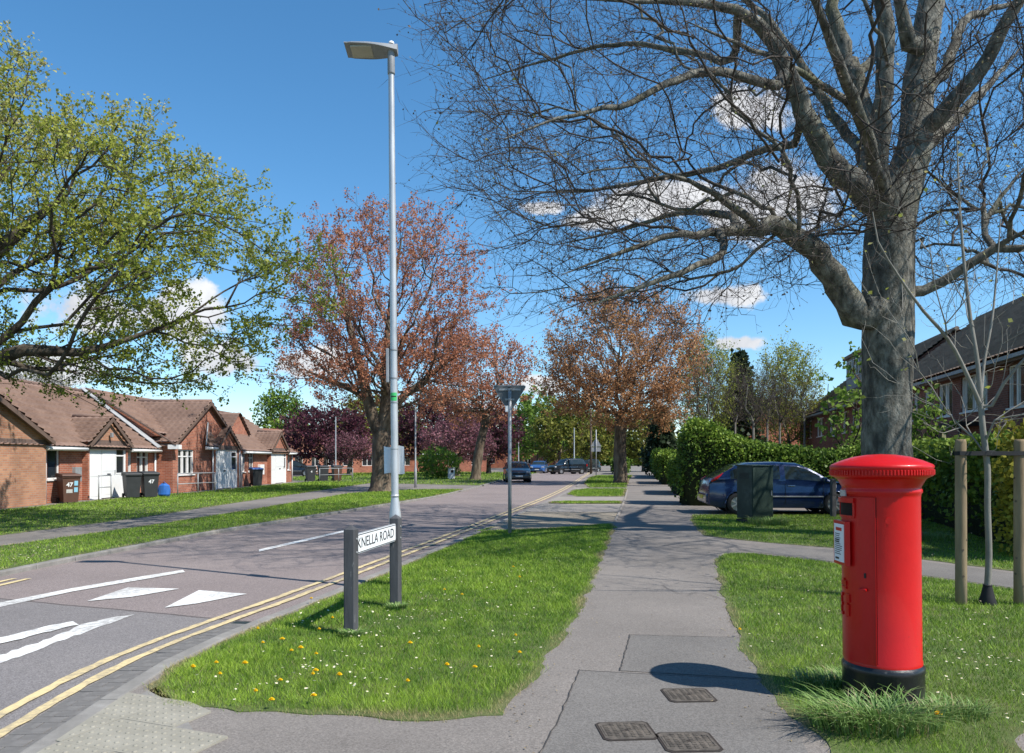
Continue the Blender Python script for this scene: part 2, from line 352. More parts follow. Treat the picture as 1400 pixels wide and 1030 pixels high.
M['bark_pale'] = mat_noise('bark_pale', [(0.25, (0.13, 0.12, 0.10)), (0.75, (0.27, 0.255, 0.22))], scale=5, rough=0.9, bump=0.5, bscale=20, stretch=(1, 1, 0.5))
M['brick'] = mat_brick('brick_red', (0.42, 0.150, 0.085), (0.29, 0.095, 0.058), (0.36, 0.30, 0.25))
M['brick_buff'] = mat_brick('brick_buff', (0.46, 0.235, 0.135), (0.35, 0.165, 0.10), (0.33, 0.28, 0.23))
M['brick_dark'] = mat_brick('brick_dark', (0.26, 0.10, 0.070), (0.17, 0.065, 0.05), (0.24, 0.19, 0.16))
M['soldier'] = mat_brick('brick_soldier', (0.16, 0.10, 0.08), (0.11, 0.075, 0.065), (0.22, 0.19, 0.17), True)
M['tile'] = mat_noise('roof_tile_brown', [(0.3, (0.165, 0.105, 0.082)), (0.5, (0.215, 0.14, 0.11)), (0.7, (0.265, 0.178, 0.14))], scale=1.4, detail=9, rough=0.9, bump=0.3, bscale=30)
M['tile_red'] = mat_noise('roof_tile_red', [(0.25, (0.17, 0.075, 0.05)), (0.75, (0.28, 0.14, 0.095))], scale=1.4, detail=8, rough=0.9)
M['tile_dark'] = mat_noise('roof_tile_dark', [(0.3, (0.20, 0.14, 0.10)), (0.7, (0.37, 0.265, 0.195))], scale=1.2, detail=9, rough=0.95, spec=0.05)
M['lead'] = mat_noise('lead_flashing', [(0.3, (0.24, 0.245, 0.25)), (0.7, (0.40, 0.41, 0.42))], scale=3, rough=0.6)
M['upvc'] = plain('white_plastic', (0.76, 0.76, 0.75), 0.4, 0.04)
M['bargeboard'] = plain('brown_bargeboard', (0.14, 0.095, 0.075), 0.7, 0.15)
M['glass'] = mat_noise('window_glass', [(0.3, (0.012, 0.015, 0.018)), (0.7, (0.03, 0.034, 0.038))], scale=0.8, rough=0.06, spec=0.6)
M['curtain'] = plain('net_curtain', (0.45, 0.44, 0.42), 0.9, 0.15, scale=8)
M['red'] = mat_noise('pillar_box_red', [(0.25, (0.46, 0.004, 0.004)), (0.75, (0.56, 0.006, 0.005))], scale=3, rough=0.36, coat=0.12, spec=0.3, bump=0.14, bscale=22, second=[(1.7, (0.36, 0.006, 0.005), 0.56, 0.72, 0.6), (26, (0.25, 0.02, 0.015), 0.70, 0.76, 0.6)])
M['blackpaint'] = mat_noise('black_gloss_paint', [(0.25, (0.010, 0.010, 0.011)), (0.75, (0.022, 0.022, 0.024))], scale=6, rough=0.35, coat=0.3, bump=0.3, bscale=40, second=[(14, (0.12, 0.11, 0.10), 0.66, 0.72, 0.6)])
M['slotdark'] = plain('slot_interior', (0.012, 0.004, 0.004), 0.8)
M['paper'] = plain('printed_paper', (0.74, 0.75, 0.76), 0.6, 0.04)
M['ink'] = plain('black_ink', (0.02, 0.02, 0.022), 0.6, 0.2)
M['galv'] = mat_noise('galvanised_steel', [(0.25, (0.36, 0.37, 0.38)), (0.5, (0.48, 0.49, 0.50)), (0.75, (0.60, 0.61, 0.62))], scale=9, detail=7, rough=0.42, metallic=0.35, spec=0.5, stretch=(1, 1, 0.25))
M['galv_dull'] = mat_noise('grey_steel', [(0.25, (0.25, 0.26, 0.27)), (0.75, (0.38, 0.39, 0.40))], scale=6, rough=0.55, metallic=0.3)
M['lampgrey'] = plain('lantern_grey', (0.24, 0.25, 0.26), 0.45, 0.1)
M['lampglass'] = plain('lantern_glass', (0.42, 0.40, 0.32), 0.15, 0.1)
M['signback'] = plain('sign_back_grey', (0.115, 0.122, 0.128), 0.5, 0.15)
M['sticker'] = plain('green_sticker', (0.06, 0.45, 0.14), 0.5, 0.05)
M['postgrey'] = mat_noise('grey_timber_post', [(0.25, (0.045, 0.045, 0.048)), (0.6, (0.085, 0.085, 0.09)), (0.85, (0.15, 0.15, 0.155))], scale=8, detail=9, rough=0.8, bump=0.4, bscale=30, stretch=(1, 1, 0.2), second=[(30, (0.30, 0.29, 0.28), 0.68, 0.74, 0.7)])
M['stake'] = mat_noise('stake_timber', [(0.25, (0.15, 0.105, 0.06)), (0.5, (0.25, 0.185, 0.11)), (0.75, (0.34, 0.27, 0.17))], scale=6, detail=8, rough=0.9, bump=0.5, bscale=25, stretch=(1, 1, 0.15))
M['rubber'] = plain('black_rubber', (0.018, 0.018, 0.019), 0.75, 0.2)
M['cabgreen'] = mat_noise('cabinet_green', [(0.35, (0.016, 0.032, 0.025)), (0.55, (0.028, 0.048, 0.038)), (0.72, (0.065, 0.088, 0.075))], scale=2.4, detail=8, rough=0.55, spec=0.4)
M['cabdark'] = plain('cabinet_dark', (0.022, 0.03, 0.028), 0.55, 0.25)
M['rust'] = mat_noise('rusty_iron', [(0.3, (0.048, 0.042, 0.036)), (0.5, (0.098, 0.084, 0.070)), (0.7, (0.16, 0.135, 0.11))], scale=14, detail=8, rough=0.85, bump=0.4, bscale=60)
M['rustdark'] = plain('iron_recess', (0.035, 0.028, 0.024), 0.9, 0.3, scale=20)
M['carblue'] = mat_metalpaint('car_paint_blue', (0.008, 0.022, 0.078), 0.25, 0.8, 0.25)
M['carblack'] = mat_metalpaint('car_paint_black', (0.014, 0.016, 0.019), 0.25, 0.8, 0.2)
M['cargrey'] = mat_metalpaint('car_paint_grey', (0.045, 0.055, 0.065), 0.28, 0.8, 0.3)
M['carnavy'] = mat_metalpaint('car_paint_navy', (0.03, 0.09, 0.26), 0.28, 0.8, 0.2)
M['carglass'] = mat_noise('car_glass', [(0.3, (0.012, 0.018, 0.018)), (0.7, (0.028, 0.038, 0.036))], scale=2, rough=0.02, spec=0.6)
M['trimblack'] = plain('black_trim', (0.02, 0.02, 0.021), 0.6, 0.2)
M['tyre'] = plain('tyre_rubber', (0.022, 0.022, 0.023), 0.85, 0.2)
M['alloy'] = plain('alloy_rim', (0.52, 0.53, 0.54), 0.3, 0.06, metallic=0.6)
M['chrome'] = plain('bright_metal', (0.6, 0.6, 0.6), 0.2, 0.05, metallic=0.9)
M['tailred'] = plain('tail_light_red', (0.45, 0.012, 0.012), 0.15, 0.1, coat=0.5)
M['headlight'] = plain('headlight_lens', (0.55, 0.56, 0.57), 0.12, 0.1, coat=0.5)
M['plateyellow'] = plain('number_plate_yellow', (0.65, 0.48, 0.05), 0.5, 0.05)
M['platewhite'] = plain('number_plate_white', (0.7, 0.7, 0.68), 0.5, 0.05)
M['binbrown'] = plain('brown_bin_plastic', (0.10, 0.05, 0.035), 0.6, 0.12)
M['bingrey'] = plain('dark_grey_bin_plastic', (0.035, 0.038, 0.04), 0.6, 0.15)
M['binblue'] = plain('blue_plastic', (0.03, 0.13, 0.42), 0.5, 0.1)
M['skyblue'] = plain('pale_blue_label', (0.25, 0.5, 0.65), 0.5, 0.05)
M['petal'] = plain('daisy_petal', (0.8, 0.8, 0.76), 0.7, 0.05)
M['dandelion'] = plain('dandelion_yellow', (0.85, 0.60, 0.015), 0.7, 0.1, scale=60)
M['stem'] = plain('flower_stem', (0.13, 0.22, 0.05), 0.7, 0.1)

# ------------------------------------------------------------------ the setting: ground, road, footways, kerbs
ROADZ = -0.06
def smooth_poly(pts, step=0.5):
    """Catmull-Rom through the points, resampled about every step metres"""
    P = np.array(pts, float); out = []
    for i in range(len(P) - 1):
        p0 = P[max(i - 1, 0)]; p1 = P[i]; p2 = P[i + 1]; p3 = P[min(i + 2, len(P) - 1)]
        n = max(2, int(np.linalg.norm(p2 - p1) / step))
        for t in np.arange(n) / n:
            out.append(0.5 * ((2 * p1) + (-p0 + p2) * t + (2 * p0 - 5 * p1 + 4 * p2 - p3) * t * t + (-p0 + 3 * p1 - 3 * p2 + p3) * t ** 3))
    out.append(P[-1]); return np.array(out)
def offset(P, d):
    """shift a polyline sideways, d > 0 to the right of travel"""
    T = np.gradient(P, axis=0); T /= np.linalg.norm(T, axis=1)[:, None]
    return P + np.stack([T[:, 1], -T[:, 0]], 1) * d
def arcl(P): return np.concatenate([[0], np.cumsum(np.linalg.norm(np.diff(P, axis=0), axis=1))])
def at_len(P, s):
    a = arcl(P); return np.stack([np.interp(s, a, P[:, 0]), np.interp(s, a, P[:, 1])], -1)
def xat(P, Y): return float(np.interp(Y, P[:, 1], P[:, 0]))
def ribbon(name, A, B, z, mat, parent=None):
    n = len(A); V = np.zeros((2 * n, 3)); V[:n, :2] = A; V[n:, :2] = B; V[:, 2] = z
    i = np.arange(n - 1); Fc = np.stack([i, i + 1, n + i + 1, n + i], 1)
    me = mesh_np(name, V, Fc, mat)
    if me.polygons[0].normal.z < 0: me.flip_normals()
    return obj(name, me, parent)
def sheet(name, poly, z, mat, thick=0.0, parent=None):
    """flat polygon (triangulated, may be concave), optionally with a skirt below"""
    bm = bmesh.new(); vs = [bm.verts.new((x, y, z)) for x, y in poly]; bm.faces.new(vs)
    bmesh.ops.recalc_face_normals(bm, faces=bm.faces[:])
    if bm.faces[:][0].normal.z < 0: bmesh.ops.reverse_faces(bm, faces=bm.faces[:])
    if thick:
        n = len(vs); lo = [bm.verts.new((x, y, z - thick)) for x, y in poly]
        for i in range(n): bm.faces.new((vs[i], vs[(i + 1) % n], lo[(i + 1) % n], lo[i]))
    bmesh.ops.triangulate(bm, faces=bm.faces[:])
    me = bpy.data.meshes.new(name); bm.to_mesh(me); bm.free(); me.materials.append(mat)
    return obj(name, me, parent)
def struct(o): o['kind'] = 'structure'; return o

KR = smooth_poly([(-2.45, -9), (-2.5, 0), (-2.58, 3), (-2.62, 4.3), (-2.69, 5.3), (-2.66, 6.3), (-2.45, 7.5), (-2.1, 9.2), (-1.05, 15), (0.2, 22.3), (2.0, 33), (3.95, 46.5), (6.9, 69.7), (9, 86), (12, 110), (19, 160), (30, 230)])
KL = smooth_poly([(-7.35, -9), (-7.2, 4), (-7.05, 10.3), (-6.85, 13.1), (-6.4, 16.8), (-5.4, 21.8), (-3.95, 28.8), (-3.0, 34.3), (-1.9, 45), (-0.8, 58), (0.9, 72), (2.7, 86), (5.7, 110), (12.5, 160), (23, 230)])
PL = smooth_poly([(-0.04, 4.6), (0.25, 5.84), (0.66, 7.64), (1.39, 11.85), (2.39, 17.7), (4.75, 31.6), (9.3, 59.7), (12, 75), (16, 100), (24, 150)])
PR = smooth_poly([(1.66, 4.2), (1.75, 5.35), (2.05, 6.98), (2.55, 9.3), (3.17, 11.85), (4.0, 15.4), (4.75, 19.9), (5.95, 26.4), (10.4, 55), (13.7, 75), (17.8, 100), (26, 150)])

g = 2500.0
struct(obj('ground', mesh_np('ground', [(-g, -g, -0.1), (g, -g, -0.1), (g, g, -0.1), (-g, g, -0.1)], [(0, 1, 2, 3)], M['ground'])))
# road: the raised table near the junction is greyer, the rest reddish
YS = np.concatenate([np.arange(-9, 60, 0.5), np.arange(60, 231, 4.0)])
LEFT = np.stack([[xat(KL, y) for y in YS], YS], 1); RIGHT = np.stack([[xat(KR, y) for y in YS], YS], 1)
road = struct(ribbon('road', LEFT, RIGHT, ROADZ, M['road2']))
jn0 = G(32, 823, ROADZ); jn1 = G(336, 851, ROADZ)
def joint_y(x):           # the seam of the raised table crosses the road
    return jn0[1] + (x - jn0[0]) / (jn1[0] - jn0[0]) * (jn1[1] - jn0[1])
tp = []
for x in np.linspace(xat(KL, 10.5) + 0.02, xat(KR, 7.2) - 0.02, 14): tp.append((x, joint_y(x) + random.uniform(-.012, .012)))
low = [(xat(KR, y) - 0.02, y) for y in np.arange(6.9, -9, -0.5)] + [(xat(KL, y) + 0.02, y) for y in np.arange(-8.5, 10.4, 0.5)]
struct(sheet('raised_table', tp + low, ROADZ + 0.004, M['road']))
seam = np.array(tp)
struct(ribbon('tarmac_seam', seam + (0, 0.0), seam + (0, 0.022), ROADZ + 0.008, plain('seam_bitumen', (0.05, 0.047, 0.045), 0.8)))
# footway slabs either side (lawns and verges lie on them)
YF = np.concatenate([np.arange(-9, 60, 0.5), np.arange(60, 231, 4.0)])
fr = np.stack([[xat(KR, y) + 0.115 for y in YF], YF], 1); fo = fr + np.array((70, 0))
struct(ribbon('footway_by_pillar_box', fr, fo, -0.004, M['pave']))
fl = np.stack([[xat(KL, y) - 0.115 for y in YF], YF], 1)
struct(ribbon('footway_by_bungalows', fl, fl - np.array((70, 0)), -0.004, M['pave']))

# kerb stones, one by one as far as they can be told apart
def kerb_line(name, P, side, y0, y1):
    root = struct(ribbon(name, offset(P, 0.0 * side), offset(P, 0.125 * side), -0.03, M['kerb']))
    a = arcl(P); s0 = np.interp(y0, P[:, 1], a); s1 = np.interp(y1, P[:, 1], a)
    s = s0
    while s < s1:
        L = 0.905; e = s + L
        A = at_len(P, np.array([s + 0.004, e - 0.004])); mid = A.mean(0); d = A[1] - A[0]; ang = math.atan2(d[1], d[0]); Ln = np.linalg.norm(d)
        nrm = np.array((d[1], -d[0])) / Ln * side; c = mid + nrm * 0.0625
        mb = MB().box((0, 0, 0), (Ln, 0.125, 0.11), bev=0.014)
        o = mb.build('kerb_stone', M['kerb'], root, (c[0], c[1], -0.049 + random.uniform(-.004, .004)), fix=False); o.rotation_euler = (0, 0, ang + random.uniform(-.006, .006))
        s = e
    rest = P[P[:, 1] > P[np.searchsorted(a, s) if s < a[-1] else -1][1]]
    if len(rest) > 3:
        b = MB(); q = offset(rest, 0.125 * side)
        n = len(rest); vs = [(*p, ROADZ) for p in rest] + [(*p, 0.004) for p in rest] + [(*p, 0.004) for p in q]
        b.add(vs, [(i, i + 1, n + i + 1, n + i) for i in range(n - 1)] + [(n + i, n + i + 1, 2 * n + i + 1, 2 * n + i) for i in range(n - 1)])
        o = b.build('kerb_stones_beyond', M['kerb'], root); o['kind'] = 'stuff'
kerb_line('kerb_by_pillar_box', KR, 1, 2.2, 44)
kerb_line('kerb_by_bungalows', KL, -1, 8.5, 46)

# block-paved channel beside the near kerb
chan = struct(ribbon('channel_bed', offset(KR[(KR[:, 1] > 1.5) & (KR[:, 1] < 7.6)], -0.30), offset(KR[(KR[:, 1] > 1.5) & (KR[:, 1] < 7.6)], -0.004), ROADZ + 0.0075, M['cabdark']))
a = arcl(KR); s0 = np.interp(2.4, KR[:, 1], a); s1 = np.interp(7.3, KR[:, 1], a)
blk = []
for k in range(3):
    me = MB().box((0, 0, 0), (0.096, 0.19, 0.012), bev=0.004).build('tmp', M['sett']); blk.append(me.data); bpy.data.objects.remove(me)
s = s0; row = 0
while s < s1:
    A = at_len(KR, np.array([s, s + 0.1])); d = A[1] - A[0]; d /= np.linalg.norm(d); nrm = np.array((-d[1], d[0]))
    for off, wd in ((0.10, 1.0), (0.246, 0.48)) if row % 2 else ((0.053, 0.48), (0.198, 1.0)):
        c = A.mean(0) + nrm * off
        o = obj('paving_block', blk[row % 3], chan, (c[0], c[1], ROADZ + 0.010 + random.uniform(-.002, .002))); o.rotation_euler = (0, 0, math.atan2(d[1], d[0]) + random.uniform(-.015, .015)); o.scale = (1, wd, 1)
    s += 0.102; row += 1

# tactile slabs at the dropped kerb
bed = struct(sheet('tactile_paving_bed', [(-2.52, 2.6), (-2.55, 4.5), (-2.42, 5.22), (-2.08, 4.75), (-1.72, 4.2), (-1.65, 2.6)], 0.002, M['kerb']))
o0 = np.array((-2.10, 4.02)); ax = np.array((0.36, 0.933)); ay = np.array((-0.933, 0.36))
def clip_poly(poly, p, n):
    """keep the side of the line through p where (q-p).n >= 0"""
    out = []
    for i in range(len(poly)):
        A, B = poly[i], poly[(i + 1) % len(poly)]; da = (A - p) @ n; db = (B - p) @ n
        if da >= 0: out.append(A)
        if (da >= 0) != (db >= 0): out.append(A + (B - A) * da / (da - db))
    return out
kp = np.array((-2.50, 4.0)); kn = np.array((1.0, 0.045)); gp_ = np.array((-2.40, 5.16)); gn_ = np.array((-0.66, -0.75))
for i in range(-5, 4):
    for j in range(-3, 4):
        q = [o0 + ax * 0.4 * (i + u) + ay * 0.4 * (j + v) for u, v in ((.006, .006), (.994, .006), (.994, .994), (.006, .994))]
        c = sum(q) / 4
        if c[0] > -1.78 or c[1] < 2.6 or np.max([t[1] for t in q]) > 5.3: continue
        pq = clip_poly(clip_poly(q, kp, kn), gp_, gn_)
        if len(pq) < 3: continue
        P2 = np.array(pq); area = 0.5 * abs(np.dot(P2[:, 0], np.roll(P2[:, 1], 1)) - np.dot(P2[:, 1], np.roll(P2[:, 0], 1)))
        if area < 0.01: continue
        zz = 0.0085 + random.uniform(-.0015, .0015); sb = MB().prism([tuple(t - c) for t in pq], -0.02, 0.0)
        for u in range(6):
            for v in range(6):
                w_ = ax * (-0.165 + u * 0.066) + ay * (-0.165 + v * 0.066)
                if (c + w_ - kp) @ kn < 0.02 or (c + w_ - gp_) @ gn_ < 0.02: continue
                sb.lathe([(0.0135, 0), (0.0125, 0.0045), (0.008, 0.006), (0.0, 0.0065)], n=8, c=(w_[0], w_[1], -0.0005))
        sb.build('tactile_slab', M['slab'], bed, (c[0], c[1], zz))

# painted markings
def mark(name, px, mat, z=ROADZ + 0.0085):
    return struct(sheet(name, [G(x, y, ROADZ) for x, y in px], z, mat))
def line_paint(name, P, d0, d1, y0, y1, mat, z=ROADZ + 0.0085, ragged=0.012, root=None):
    Q = P[(P[:, 1] > y0) & (P[:, 1] < y1)]; Q = smooth_poly(Q, 0.12)
    A = offset(Q, d0); B = offset(Q, d1)
    rg = np.random.default_rng(3); A = A + rg.normal(0, ragged / 2, A.shape); B = B + rg.normal(0, ragged / 2, B.shape)
    return struct(ribbon(name, A, B, z, mat))
line_paint('yellow_line', KR, -0.395, -0.315, 1.5, 160, M['yellow'], ROADZ + 0.0125)
line_paint('yellow_line', KR, -0.595, -0.515, 1.5, 160, M['yellow'], ROADZ + 0.0125)
line_paint('yellow_line', KL, 0.28, 0.36, -4, 10.9, M['yellow']); line_paint('yellow_line', KL, 0.48, 0.56, -4, 10.6, M['yellow'])
mark('hump_triangle', [(119, 823), (175, 804), (245, 806), (180, 817)], M['white'])
mark('hump_triangle', [(225, 832), (272, 808), (338, 813), (270, 826)], M['white'])
mark('centre_line', [(-60, 837), (-60, 846), (0, 831), (100, 809.5), (200, 792.5), (253, 783), (250, 780), (200, 788), (100, 805), (0, 825)], M['white'])
mark('centre_line', [(354, 755), (420, 740), (471, 728), (471, 725.5), (420, 737), (354, 752)], M['white'])
def ragged(px, k=2.0):
    out = []
    for i in range(len(px)):
        a = np.array(px[i], float); b = np.array(px[(i + 1) % len(px)], float); n = max(1, int(np.linalg.norm(b - a) / 9))
        for t in range(n): out.append(tuple(a + (b - a) * t / n + np.array((random.uniform(-.5, .5) * k, random.uniform(-1, 1) * k * .8))))
    return out
mark('arrow_marking', ragged([(-70, 925), (-70, 944), (0, 909), (60, 887), (110, 868), (160, 851), (188, 840), (150, 845), (112, 856), (60, 877), (0, 897)], 1.6), M['white'], ROADZ + 0.0085)
mark('arrow_marking', ragged([(-60, 889), (-60, 898), (0, 882), (60, 867), (108, 856), (100, 852), (60, 859), (0, 873)], 1.3), M['white'], ROADZ + 0.0125)

# tarmac patches on the footway
struct(sheet('tarmac_patch', [G(*p) for p in [(862, 868), (1012, 872), (1028, 905), (1046, 928), (848, 917)]], 0.0, M['patch']))
struct(sheet('tarmac_patch', [G(*p) for p in [(793, 916), (848, 919), (1046, 930), (1075, 968), (1110, 1040), (1160, 1200), (600, 1200), (735, 1040), (775, 960)]], 0.0, M['patch']))
def seam_line(px, w=0.007):
    P = smooth_poly([np.array(G(*p)) for p in px], 0.08) if len(px) > 2 else np.linspace(G(*px[0]), G(*px[1]), 30)
    P = P + np.random.default_rng(int(px[0][0])).normal(0, .004, P.shape); struct(ribbon('tarmac_seam', P, offset(P, w), 0.0035, plain('seam', (0.055, 0.05, 0.047), 0.85)))
seam_line([(862, 868), (1012, 872)]); seam_line([(862, 868), (848, 917)]); seam_line([(793, 917), (1046, 930)], .006); seam_line([(793, 916), (775, 960), (735, 1040)], .007)
seam_line([(905, 800), (930, 812), (960, 811), (995, 822)], .006)
struct(sheet('side_path', [G(*p) for p in [(1010, 752), (1075, 748), (1150, 753), (1250, 766), (1400, 786), (1560, 810), (1560, 838), (1400, 806), (1250, 785), (1150, 770), (1075, 760)]], 0.0, M['patch']))
def crossing(name, y0, y1, mat, z):
    ys = np.linspace(y0, y1, 6)
    struct(sheet(name, [(xat(KR, y) + 0.13, y) for y in ys] + [(xat(PL, y) - 0.09, y) for y in ys[::-1]], z, mat))
crossing('vehicle_crossing', 22.7, 26.75, M['concrete'], 0.0); crossing('vehicle_crossing', 28.35, 32.1, M['concrete'], 0.0); crossing('vehicle_crossing', 40.5, 42.4, M['concrete'], 0.0)
crossing('worn_earth', 16.6, 22.6, M['earth'], 0.001)
# edging stones beside the footway
edg = struct(ribbon('edging_bed', PL[(PL[:, 1] > 19) & (PL[:, 1] < 40)], offset(PL[(PL[:, 1] > 19) & (PL[:, 1] < 40)], -0.08), 0.004, M['kerb']))
em = MB().box((0, 0, 0), (0.9, 0.06, 0.05), bev=0.008).build('tmp', M['concrete']); emd = em.data; bpy.data.objects.remove(em)
a = arcl(PL); s = np.interp(19.2, PL[:, 1], a)
while s < np.interp(39, PL[:, 1], a):
    A = at_len(PL, np.array([s, s + 0.9])); d = A[1] - A[0]
    o = obj('edging_stone', emd, edg, (A.mean(0)[0] - 0.04, A.mean(0)[1], 0.004)); o.rotation_euler = (0, 0, math.atan2(d[1], d[0])); s += 0.915

# ------------------------------------------------------------------ lawns: soil sheet and real blades
def jag(poly, step=0.10, k=0.02):
    """break straight outline edges into a worn, irregular one"""
    out = []; P = [np.array(p, float) for p in poly]; rg = np.random.default_rng(len(poly) * 7 + int(abs(poly[0][0] * 100)))
    for i in range(len(P)):
        a_, b_ = P[i], P[(i + 1) % len(P)]; L = np.linalg.norm(b_ - a_); dist = 0.5 * (abs(a_[1]) + abs(b_[1]))
        n = max(1, int(L / (step * max(1, dist / 8)))); n = min(n, 160); nv_ = np.array((-(b_ - a_)[1], (b_ - a_)[0])) / (L + 1e-9)
        for t in range(n):
            q = a_ + (b_ - a_) * t / n; w_ = math.sin(q[0] * 5.1 + q[1] * 3.7) + 0.8 * math.sin(q[0] * 11 - q[1] * 9.3 + 1) + 0.6 * rg.normal()
            out.append(q + nv_ * k * w_)
    return [tuple(p) for p in out]
def in_poly(P, poly):
    x, y = P[:, 0], P[:, 1]; inside = np.zeros(len(P), bool); n = len(poly)
    for i in range(n):
        x0, y0 = poly[i]; x1, y1 = poly[(i + 1) % n]
        if y0 == y1: continue
        c = ((y0 > y) != (y1 > y)) & (x < (x1 - x0) * (y - y0) / (y1 - y0) + x0)
        inside ^= c
    return inside
def edge_dist(P, poly):
    d = np.full(len(P), 9.0); Q = np.array(poly)
    for i in range(len(Q)):
        a_, b_ = Q[i], Q[(i + 1) % len(Q)]; ab = b_ - a_; L2 = ab @ ab + 1e-9
        t = np.clip(((P - a_) @ ab) / L2, 0, 1)[:, None]; d = np.minimum(d, np.linalg.norm(P - (a_ + t * ab), axis=1))
    return d
def vnoise(P, s, seed):
    """cheap smooth noise in the plane"""
    rg = np.random.default_rng(seed); v = np.zeros(len(P))
    for k in range(7):
        th = rg.uniform(0, 2 * PI); f = s * rg.uniform(.5, 1.6); v += np.sin((P[:, 0] * math.cos(th) + P[:, 1] * math.sin(th)) * f + rg.uniform(0, 6.28))
    return v / 4
def grass_on(poly, coarse, nblades, seed, straw_w=0.075, hmul=1.0, z=0.012, ymax=70, d_half=7.0):
    rg = np.random.default_rng(seed); Q = np.array(poly); lo = Q.min(0); hi = np.minimum(Q.max(0), (60, ymax))
    lo = np.maximum(lo, (-40, 2.8)); pts = []; got = 0
    while got < nblades:
        P = rg.uniform(lo, hi, (nblades * 3, 2)); d = np.hypot(P[:, 0], P[:, 1])
        # visible wedge only gets the dense blades; a margin of a few metres round it as well
        vis = np.abs(P[:, 0]) < 0.74 * P[:, 1] + 1.5
        P = P[(rg.random(len(P)) < 1 / (1 + (d / d_half) ** 2)) & vis]
        P = P[in_poly(P, poly)]
        if len(P) == 0: break
        pts.append(P); got += len(P)
    P = np.concatenate(pts)[:nblades] + rg.normal(0, .02, (nblades, 2)); n = len(P); d = np.hypot(P[:, 0], P[:, 1])
    ed = edge_dist(P, coarse)
    clump = vnoise(P, 5.0, seed + 1) * 0.5 + vnoise(P, 1.2, seed + 2) * 0.5
    h = (0.026 + 0.032 * rg.random(n) ** 1.5 + 0.014 * clump) * hmul * np.clip(0.5 + ed / 0.25, 0.5, 1.0)
    w = np.maximum(0.0035, d * 0.00075) * (0.8 + 0.5 * rg.random(n))
    h = np.maximum(h, w * 2.2)
    th = rg.uniform(0, 2 * PI, n); lean = rg.uniform(0.2, 1.35, n) * h
    ld = rg.uniform(0, 2 * PI, n) 
    V = np.zeros((n, 3, 3)); side = np.stack([np.cos(th), np.sin(th)], 1) * (w / 2)[:, None]
    V[:, 0, :2] = P - side; V[:, 1, :2] = P + side; V[:, 2, :2] = P + np.stack([np.cos(ld), np.sin(ld)], 1) * lean[:, None]
    V[:, :2, 2] = z - 0.012; V[:, 2, 2] = z + h * 0.9
    mixv = np.clip(0.52 + 0.30 * clump + 0.26 * vnoise(P, 14, seed + 8) + rg.normal(0, .28, n), 0, 1)[:, None]
    c = np.array((0.046, 0.125, 0.009)) * (1 - mixv) + np.array((0.275, 0.400, 0.042)) * mixv
    st = np.clip((straw_w * (1 + 0.8 * vnoise(P, 3, seed + 5)) - ed) / max(straw_w, .01) + rg.normal(0, .25, n), 0, 1)[:, None]
    st = np.maximum(st, ((rg.random(n) < 0.02) * 0.8)[:, None])
    c = c * (1 - st) + np.array((0.36, 0.29, 0.15)) * st
    cols = np.repeat(c[:, None, :], 3, 1); cols[:, 2] *= 1.12
    return mesh_np('grass', V.reshape(-1, 3), np.arange(3 * n).reshape(-1, 3), M['grass'], cols=cols.reshape(-1, 3))
LAWNS = {}
def lawn(key, sname, poly, n, seed, label, jk=0.018, z=0.002, **k):
    coarse = poly; poly = jag(poly, k=jk); LAWNS[key] = poly
    struct(sheet(sname, poly, z, M['soil'], thick=0.008))
    o = obj('grass', grass_on(poly, coarse, n, seed, z=z, **k)); tag(o, label, 'grass', kind='stuff')
def kr(y, d=0.125): return (xat(KR, y) + d, y)
isl = [kr(5.25, .2)] + [kr(y, .16) for y in np.arange(5.6, 17.6, 0.6)] + [G(650, 727), G(760, 722), G(838, 716)] + [(xat(PL, y), y) for y in np.arange(17.2, 4.8, -0.6)] + [(-0.06, 4.64), (-.44, 4.53), (-1.34, 4.66), (-2.12, 4.82), (-2.42, 5.1)]
lawn('island', 'verge_lawn', isl, 190000, 21, 'grass of the wide verge round the street name sign')
rl = [(1.68, 3.6), (1.70, 4.3)] + [(xat(PR, y), y) for y in np.arange(4.8, 11.6, 0.5)] + [G(978, 764), G(990, 757), G(1030, 757), G(1075, 762), G(1150, 771), G(1250, 787), G(1400, 808), G(1560, 840), (9, 3.0), (4.0, 3.0), (3.2, 4.2), (2.95, 4.35), (2.75, 4.1), (2.6, 3.6)]
lawn('box', 'pillar_box_lawn', rl, 115000, 22, 'grass of the lawn round the red pillar box')
rb = [G(952, 722), G(945, 712)] + [(xat(PR, y), y) for y in (21, 21.4)] + [(12.4, 21.4), (9.6, 14.2), G(1560, 806), G(1400, 783), G(1250, 763), G(1150, 750), G(1075, 744), G(1000, 737), G(962, 732)]
lawn('tree', 'tree_lawn', rb, 55000, 23, 'grass of the lawn between the side path and the hedge', d_half=12)
lv = [(xat(KL, y) - 0.16, y) for y in np.arange(3, 40.5, 1.0)] + [G(560, 670), G(477, 675), G(300, 704), G(200, 719), G(0, 747), (-8.9, 8), (-9.0, 3)]
lawn('lverge', 'roadside_verge', lv, 55000, 24, 'grass of the verge between the road and the bungalow footway', d_half=14)
ll = [(-10.6, 3), (-10.6, 12), G(0, 732), G(200, 707), G(300, 691), G(471, 666), (-9.4, 52), (-14.0, 54), (-14.9, 46), (-14.9, 36), (-15.8, 34), (-15.8, 20), (-24, 20), (-24, 3)]
lawn('lhouse', 'bungalow_lawn', ll, 45000, 25, 'grass of the lawn in front of the bungalows', d_half=22)
s1 = [(xat(KR, y) + .3, y) for y in (31.5, 34)] + [(xat(PL, y) - .1, y) for y in (33, 31)]
